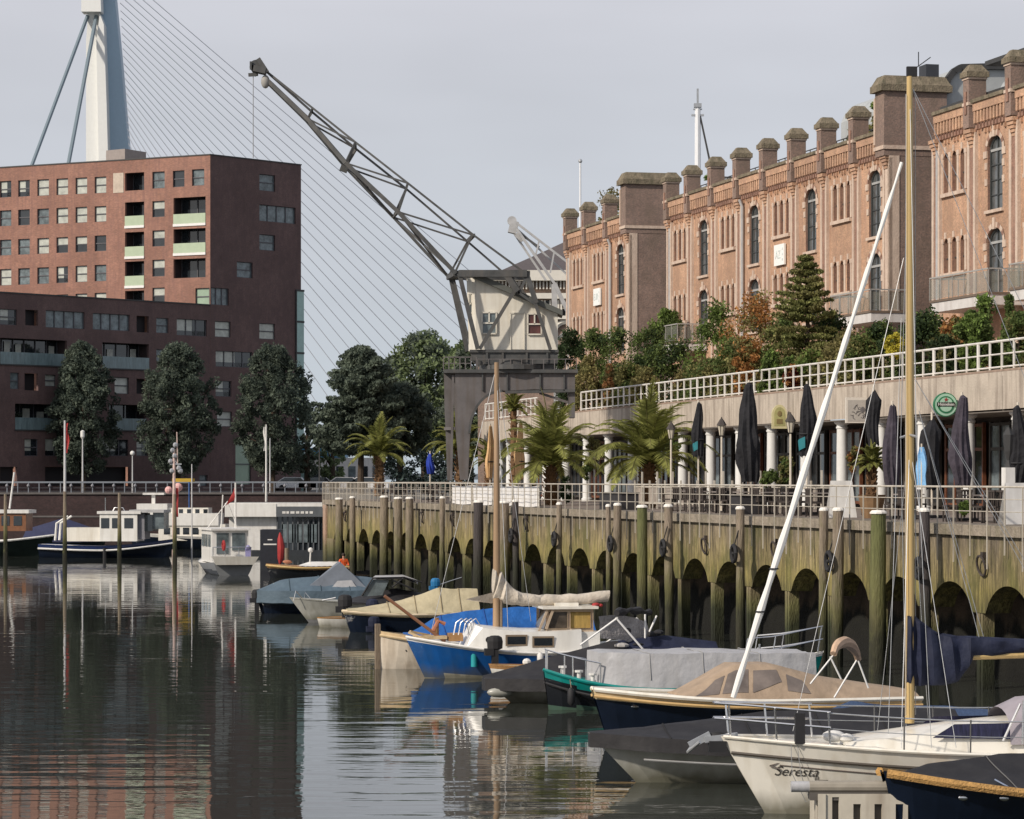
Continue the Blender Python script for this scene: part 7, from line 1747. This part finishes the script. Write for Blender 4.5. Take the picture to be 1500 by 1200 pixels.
# person in orange jacket
def person(px,pyfeet,D,hgt,desc,rz=0,sit=False):
    p=P(px,pyfeet,D); th=thing('person',desc,'person',(p.x,D,p.z),rz); s_=hgt/1.75
    import bmesh
    def skin(name,vs,es,rad,m,root=0):
        me=bpy.data.meshes.new(name); me.from_pydata([tuple(Vector(v)*s_) for v in vs],es,[]); o=bpy.data.objects.new(name,me); COL.objects.link(o); md=o.modifiers.new('s','SKIN'); 
        lay=me.skin_vertices[0].data
        for i,r in enumerate(rad): lay[i].radius=(r*s_,r*s_*.85)
        lay[root].use_root=True
        o.modifiers.new('ss','SUBSURF').levels=1; o.modifiers[-1].render_levels=1
        dg=bpy.context.evaluated_depsgraph_get(); me2=bpy.data.meshes.new_from_object(o.evaluated_get(dg)); bpy.data.objects.remove(o)
        me2.materials.clear(); me2.materials.append(m); 
        o=bpy.data.objects.new(name,me2); COL.objects.link(o); o.parent=th; return o
    vs=[(0,0,.95),(0,0,1.15),(0,-.02,1.35),(0,-.02,1.47),(0,-.03,1.55),(0,-.04,1.66),(.19,-.02,1.4),(.27,-.06,1.14),(.2,-.26,1.0),(-.19,-.02,1.4),(-.27,-.06,1.14),(-.2,-.26,1.0),(.1,0,.88),(.11,-.04,.48),(.11,0,.08),(.11,-.14,.03),(-.1,0,.88),(-.11,-.04,.48),(-.11,0,.08),(-.11,-.14,.03)]
    es=[(0,1),(1,2),(2,3),(3,4),(4,5),(2,6),(6,7),(7,8),(2,9),(9,10),(10,11),(0,12),(12,13),(13,14),(14,15),(0,16),(16,17),(17,18),(18,19)]
    skin('body',vs,es,[.14,.13,.15,.06,.08,.1,.06,.05,.035,.06,.05,.035,.09,.065,.045,.04,.09,.065,.045,.04],M['skin'])
    skin('jacket',[(0,0,.82),(0,0,1.1),(0,-.02,1.36),(0,-.02,1.46),(.2,-.02,1.4),(.28,-.06,1.14),(.22,-.22,1.03),(-.2,-.02,1.4),(-.28,-.06,1.14),(-.22,-.22,1.03)],[(0,1),(1,2),(2,3),(2,4),(4,5),(5,6),(2,7),(7,8),(8,9)],[.18,.17,.18,.09,.085,.075,.06,.085,.075,.06],M['orange'])
    skin('trousers',[(0,0,.9),(.1,0,.85),(.11,-.04,.48),(.11,0,.1),(-.1,0,.85),(-.11,-.04,.48),(-.11,0,.1)],[(0,1),(1,2),(2,3),(0,4),(4,5),(5,6)],[.13,.1,.08,.06,.1,.08,.06],M['navy'])
    mb=MB(); mb.ball((0,-.02*s_,1.69*s_),(.115*s_,.12*s_,.1*s_),10,7); mb.build('hair',M['hair'],th,smooth=True)
    for a in (-1,1):
        mb=MB()
        for k_ in range(4): mb.tube([((a*.2+(k_-1.5)*.018)*s_,-.27*s_,1.0*s_),((a*.2+(k_-1.5)*.02)*s_,(-.33-.01*(k_%2))*s_,.96*s_),((a*.2+(k_-1.5)*.018)*s_,-.34*s_,.92*s_)],.009*s_,5)
        mb.tube([((a*.2-a*.03)*s_,-.26*s_,1.0*s_),((a*.2-a*.055)*s_,-.3*s_,.97*s_)],.01*s_,5); mb.build('fingers',M['skin'],th)
    return th
person(503,857,160,1.75,'person in a bright orange jacket standing by the end of the quay wall',.4)
b=Boat('dinghy','low dark work dinghy carrying the person in orange',(492,160),0,3.6,1.5,.4,.4,[M['blackhull']],[],heading=head(6),rake=.2,full=.8,stern=.9,sheer=0,vee=.5,deck=M['oldwood'],dz=.25)
# ---- 12. brown wooden sloop
b=Boat('sloop','varnished brown sloop with pale foredeck cover near the quay corner',(396,160),0,4.6,1.8,.8,.7,[M['blackhull'],M['wood']],[('top',.22,1)],heading=head(8),rake=.25,full=.85,stern=.85,sheer=.05,vee=.5,deck=M['white'])
b.rubrail(M['mastwood'],.06,-.1,name='rubbing_strake')
b.cover(.1,.62,[(.1,.2),(.5,.25),(.62,.05)],.0,M['hullwhite'],seed=91); mb=MB(); mb.tube([loc(b,454,826,0),loc(b,455,808,0)],.05,6); mb.ball(loc(b,455,806,0),.15); mb.build('lantern_post',M['white'],b.th)
mb=MB(); 
for q_ in (-.3,.3): mb.ball((3.4,q_,.88),(.25,.12,.1),8,6)
mb.build('bundle',mat('terracotta_bundle',(.4,.16,.09)),b.th)
# ---- 13. white tug like cabin boat facing the viewer
b=Boat('cabin_cruiser','white high sided cabin cruiser with dinghy across its stern, beneath red flag',(312,171),0,8.0,2.7,1.0,.75,[mat('grey_cruiser_hull',(.2,.21,.22),.4,.1,3),M['blackhull']],[('below',.3,1)],heading=math.radians(105),rake=.5,full=.8,stern=.85,sheer=.1,vee=.5,deck=M['white'])
# stern faces the viewer here; superstructure built in local coordinates
mb=MB()
sh=[(x,y) for x,y in ((.6,-1.1),(.6,1.1),(5.5,1.0),(5.5,-1.0))]
mb.zprism([(1.2,-1.05),(5.5,-1.0),(5.5,1.0),(1.2,1.05)],.7,2.55); mb.build('deckhouse',M['hullwhite'],b.th)
mb=MB(); mb.box(1.0,5.8,-1.15,1.15,2.55,2.66); mb.build('deckhouse_roof',M['white'],b.th)
mb=MB(); mb.box(1.15,1.2,-.85,-.1,1.4,2.4); mb.box(1.15,1.2,.1,.8,1.2,2.4)
for x in (1.8,3.0,4.2): 
    for y in (-1.06,1.05): mb.box(x,x+.8,y-.02,y+.02,1.6,2.3)
mb.build('window',M['palegl'],b.th)
mb=MB(); mb.add([(.1,-1.3,1.05),(.1,1.3,1.1),(.1,1.1,.7),(.1,-1.05,.7),(-.6,-1.35,1.08),(-.6,1.35,1.12),(-.5,1.1,.62),(-.5,-1.05,.62)],[(0,1,2,3),(7,6,5,4),(0,4,5,1),(3,2,6,7),(0,3,7,4),(1,5,6,2)]); mb.build('stern_dinghy',M['cream'],b.th)
b.tub('rail',[[(.6,y,.8),(.6,y,1.6)] for y in (-1.1,-.4,.4,1.1)]+[[(.6,-1.1,1.6),(.6,1.1,1.6)]],.025,M['chrome'])
mb=MB(); mb.tube([(.5+.3*math.sin(a*math.pi/6),.5+.0,1.7+.25*math.cos(a*math.pi/6)) for a in range(13)],.07,6); mb.build('life_ring',M['red'],b.th)
mb=MB(); mb.box(.7,.8,-1.1,-.8,.9,1.6); mb.ball((.7,-.95,1.6),.12); mb.build('blue_bundle',mat('lilac_cloth',(.3,.28,.5)),b.th)
mb=MB(); mb.tube([(3,-.6,2.6),(3,-.6,5.3)],.05,6); mb.tube([(2,.4,2.6),(2,.3,4.6)],.04,6); mb.tube([(4,.9,2.6),(3.4,-.2,4.2),(4,-.9,2.6)],.04,6); mb.build('mast',M['white'],b.th)
mb=MB(); rows=[[(3+.03*math.sin(j),-.6+(.05+.09*j)*a_/4,5.3-.16*j-.1*a_) for a_ in range(5)] for j in range(7)]; mb.grid(rows); mb.build('flag',M['red'],b.th,smooth=True)
# ---- 14. floating box with red canoe, houseboats
D=186
def hb_(px,py,dy=0): p=P(px,py,D); return p
th=thing('houseboat','long low houseboat with white roof and dark glazed side, moored by the far quay','houseboat',(px2x(410,205),205,0),0)
def lx(px,D=205): return px2x(px,D)-px2x(410,205)
def lz(py,D=205): return EYE-(py-HY)/F*D
mb=MB(); mb.box(lx(335),lx(474),0,7,-.3,lz(806)); mb.build('hull',mat('dark_barge_hull',(.03,.035,.04),.5,.2,3),th)
mb=MB(); mb.box(lx(335),lx(405),.3,6,lz(806),lz(757)); mb.build('cabin_wall',M['white'],th)
mb=MB(); mb.box(lx(330),lx(476),-.3,7,lz(757),lz(737)); mb.box(lx(330),lx(405),-.35,-.3,lz(757),lz(738)); mb.build('white_roof',M['hullwhite'],th)
mb=MB(); mb.box(lx(405),lx(474),.1,6,lz(806),lz(757),0); mb.box(lx(405),lx(476),-.34,-.31,lz(757),lz(742),1); mb.build('glazed_side',[M['glass'],mat('dark_grey_fascia',(.1,.11,.12))],th)
for i in range(9): mb=MB(); x=lx(406+i*7.6); mb.box(x-.05,x+.05,0,.1,lz(806),lz(757)); mb.build('mullion',mat('dark_grey_fascia',(.1,.11,.12)),th)
mb=MB()
for i in range(5): mb.box(lx(412+i*11),lx(420+i*11),.0,.05,lz(795),lz(768))
mb.build('curtain',M['palegl'],th)
mb=MB()
for px,w_ in ((414,5),(420,4),(426,6),(434,5),(441,5),(448,4),(454,5)): mb.box(lx(px),lx(px+w_),-.37,-.345,lz(752.5),lz(749))
mb.build('pale_lettering',M['white'],th)
th=thing('floating_shed','small black floating box shed with two pale text lines on its side','shed',(px2x(397,182),182,0),0)
def lx(px,D=182): return px2x(px,D)-px2x(397,182)
lz=lambda py,D=182: EYE-(py-HY)/F*D
mb=MB(); mb.box(lx(381),lx(411),0,2,-.2,lz(776)); mb.build('box',mat('black_shed',(.02,.022,.03),.5,.2,4),th)
mb=MB(); mb.box(lx(386),lx(405),-.02,0,lz(798.5),lz(796.5)); mb.box(lx(392),lx(399),-.02,0,lz(791.5),lz(790)); mb.build('pale_lettering',M['white'],th)
th=thing('canoe','red canoe standing upright against the floating shed','canoe',(px2x(410,181),181,0),0)
mb=MB(); z1=EYE-(780-HY)/F*181; mb.tube([(0,0,.1),(.05,0,.5),(.08,0,1.2),(.03,0,z1-.4),(0,0,z1)],[.05,.2,.24,.18,.04],8); mb.build('hull',M['red'],th,smooth=True)
th=thing('mooring_post','short pale mooring post beside the red canoe','mooring post',(px2x(420,180),180,0)); mb=MB(); mb.tube([(0,0,-.3),(0,0,EYE-(803-HY)/F*180)],.13,8); mb.build('pole',M['oldwood'],th)
# ---- 15. far white motor vessels
b=Boat('motor_cruiser','white motor cruiser with navy blue hull band and three wheelhouse windows',(248,201),0,9.6,2.9,1.35,.95,[M['navyhull'],mat('navy_blue_band',(.015,.03,.1),.3),M['hullwhite']],[('top',.3,1)],cat='motorboat',heading=math.radians(-5),rake=.5,full=.75,stern=.75,sheer=.12,vee=.5,deck=M['white'])
b.rubrail(M['hullwhite'],.07,-.3,name='white_strake')
def blk(bt,name,px0,px1,py0,py1,m,hw_=1.1,off=0):
    x0=solve_x(bt,px0,-hw_); x1=solve_x(bt,px1,-hw_); z0=zat(bt,x0,py1,-hw_); z1=zat(bt,x0,py0,-hw_); mb=MB(); mb.box(min(x0,x1),max(x0,x1),-hw_-off,hw_+off,z0,z1); return mb.build(name,m,bt.th)
# far boats: local -y faces the viewer when heading right (angle about 0), solve_x handles px; near side = -y
def solve_x0(bt,px,y):
    a=bt.ang;o=bt.th.location;lo,hi=-30,30
    for _ in range(50):
        m_=(lo+hi)/2; wx=o.x+math.cos(a)*m_-math.sin(a)*y; wy=o.y+math.sin(a)*m_+math.cos(a)*y
        if CX+F*wx/wy<px: lo=m_
        else: hi=m_
    return (lo+hi)/2
def blk(bt,name,px0,px1,py0,py1,m,hw_=1.1,off=0,mi=None):
    x0=solve_x0(bt,px0,-hw_); x1=solve_x0(bt,px1,-hw_); z0=zat(bt,x0,py1,-hw_); z1=zat(bt,x0,py0,-hw_); mb=MB(); mb.box(x0,x1,-hw_-off,hw_+off,z0,z1); return mb.build(name,m,bt.th)
blk(b,'trunk_cabin',97,147,773,793,M['cream'],1.0); blk(b,'wheelhouse',146,201,752,793,M['hullwhite'],1.15); blk(b,'wheelhouse_roof',142,206,749,753,M['white'],1.25); blk(b,'roof_visor',189,240,747,751,mat('pale_grey_top',(.4,.4,.4)),1.2)
for a_,c_ in ((148,160),(164,176),(182,195)): blk(b,'window',a_,c_,759,774,M['glass'],1.15,.02)
blk(b,'aft_door',212,224,754,778,M['glass'],.9,.1); blk(b,'aft_panel',201,212,752,790,mat('grey_aft',(.2,.2,.22)),.9); blk(b,'screen',224,240,751,775,M['palegl'],.85)
x0=solve_x0(b,90,0); b.tub('davit_arch',[[(x0-.3,-.6,1.2),(x0-.2,-.6,2.4),(x0+.6,-.5,2.9)],[(x0-.3,.6,1.2),(x0-.2,.6,2.4),(x0+.6,.5,2.9)]],.08,M['hullwhite'])
b.tub('roof_rail',[[(solve_x0(b,162,0),0,2.95),(solve_x0(b,168,0),0,3.5),(solve_x0(b,180,0),0,3.5),(solve_x0(b,186,0),0,2.95)],[(solve_x0(b,153,0),.3,2.9),(solve_x0(b,153,0),.3,4.2)]],.03,M['chrome'])
mb=MB(); x_=solve_x0(b,153,-1.5); mb.tube([(x_,-1.42,.0),(x_,-1.42,.7)],.14,8); mb.build('fender',M['black'],b.th)
b=Boat('motorboat','dark green boat with white sheer line and varnished wooden cabin at left edge',(68,205),0,9.0,2.8,1.5,1.2,[mat('dark_green_hull',(.012,.02,.018),.3,.2,3)],[],heading=math.radians(-4),rake=.6,full=.75,stern=.8,sheer=.15,vee=.5,deck=M['white'])
b.rubrail(M['hullwhite'],.09,-.0,name='white_gunwale')
blk(b,'cabin',-20,38,752,778,mat('varnished_cabin',(.2,.09,.045),.4,.2,3),1.0); blk(b,'cabin_roof',-24,42,747,752,M['white'],1.15)
for a_,c_ in ((2,14),(20,32)): blk(b,'window',a_,c_,756,770,M['glass'],1.0,.03)
mb=MB(); x_=solve_x0(b,14,0); mb.tube([(x_,0,3.4),(x_+.35,0,6.0)],.07,6); mb.build('mast',M['white'],b.th)
b=Boat('motorboat','dark boat with purple blue tarpaulin between the wooden cabin boat and the cruiser',(150,212),0,6.0,2.6,1.2,1.2,[mat('dark_green_hull',(.012,.02,.018))],[],heading=math.radians(-3),rake=.3,full=.8,stern=.85,sheer=.05,vee=.5)
b.cover(.0,.95,[(0,.6),(.5,1.5),(.95,.5)],.3,mat('purple_navy_canvas',(.03,.035,.08),.8,.15,3),seed=95)
# big white ship
b=Boat('passenger_boat','large white passenger boat with yellow sun deck canopy and round topped windows',(196,226),0,13.5,3.4,1.3,1.1,[M['navyhull'],M['hullwhite']],[('top',.2,1)],cat='ship',heading=math.radians(178),rake=.4,full=.8,stern=.8,sheer=.1,vee=.5,deck=M['white'])
b.ang=b.ang
def blk2(bt,name,px0,px1,py0,py1,m,hw_=1.2,off=0,y=None):
    yy_=hw_  # near side is +y for a boat heading left
    x0=solve_x(bt,px0,yy_); x1=solve_x(bt,px1,yy_); z0=zat(bt,x0,py1,yy_); z1=zat(bt,x0,py0,yy_); mb=MB(); mb.box(min(x0,x1),max(x0,x1),-hw_-off,hw_+off,z0,z1); return mb.build(name,m,bt.th)
blk2(b,'lower_saloon',232,330,768,792,M['cream'],1.4); blk2(b,'upper_deck',222,320,752,770,M['hullwhite'],1.5); blk2(b,'wheelhouse',200,245,738,756,M['hullwhite'],1.3); blk2(b,'upper_cabin',240,305,744,753,M['cream'],1.1)
for i in range(6): blk2(b,'window',240+i*14,249+i*14,773,783,M['glass'],1.4,.02)
for i in range(4): blk2(b,'upper_window',262+i*12,268+i*12,746,752,M['glass'],1.1,.02)
blk2(b,'roof_sign',209,240,722,725,M['white'],.4); blk2(b,'sign_post',222,227,725,740,M['white'],.15); blk2(b,'yellow_canopy',252,280,701,706,mat('yellow_canopy_cloth',(.5,.33,.04),.7),1.0)
b.tub('canopy_pole',[[loc(b,255,706,1),loc(b,255,745,1)],[loc(b,277,706,1),loc(b,277,745,1)]],.05,mat('blue_pole',(.03,.1,.3)))
mb=MB(); mb.ball(loc(b,247,718,1),.3); mb.ball(loc(b,261,714,1),.35); mb.build('pink_ball',mat('pale_pink',(.7,.4,.38)),b.th)
# mast with yards
th=thing('signal_mast','tall white signal mast with crossbars and lights among the left boats','mast',(px2x(255,208),208,0)); D=208
def lx(px): return px2x(px,D)-px2x(255,D)
def lz(py): return EYE-(py-HY)/F*D
mb=MB(); mb.tube([(0,0,-.3),(0,0,lz(660))],[.16,.09],8); mb.tube([(.25,0,lz(680)),(.2,0,lz(633))],.04,5); mb.build('pole',mat('pinkish_white_mast',(.6,.45,.4),.5,.2,3),th)
mb=MB(); mb.box(lx(249),lx(266),-.05,.05,lz(681),lz(679)); 
for px,py in ((253,660),(256,668),(250,676),(262,686),(257,652),(264,690),(252,690)): mb.ball((lx(px),0,lz(py)),.2,7,5)
mb.bar((0,0,lz(672)),(lx(266),0,lz(690)),.06); mb.build('crossbar',M['steel'],th)
mb=MB(); rows=[[(.12+.06*a_,.08*math.sin(j),lz(715)-.3*j) for a_ in range(4)] for j in range(8)]; mb.grid(rows); mb.build('red_cloth',M['red'],th,smooth=True)

def fender(bt,u,sd,z,m,r=.09,l=.42):
    p=bt.f(u,.85); q=bt.f(u,1); mb=MB(); y=sd*(max(p.y,q.y)+r+.01); mb.tube([(p.x,y,z-l/2),(p.x,y,z-l/2+.07),(p.x,y,z+l/2-.07),(p.x,y,z+l/2)],[r*.4,r,r,r*.35],10); o=mb.build('fender',m,bt.th,smooth=True)
    mb=MB(); mb.tube([(p.x,y,z+l/2),(q.x,sd*q.y,q.z+.03)],.012,4); mb.build('fender_line',M['oldwood'],o)
for bt,lst in ((yt,((.45,1,.75,'white'),(.3,1,.75,'white'))),(bt5,((.93,1,.35,'black'),)),(o7,((.5,1,.55,'white'),(.33,1,.55,'white')))):
    for u,sd,z,m_ in lst: fender(bt,u,sd,z,M[m_])
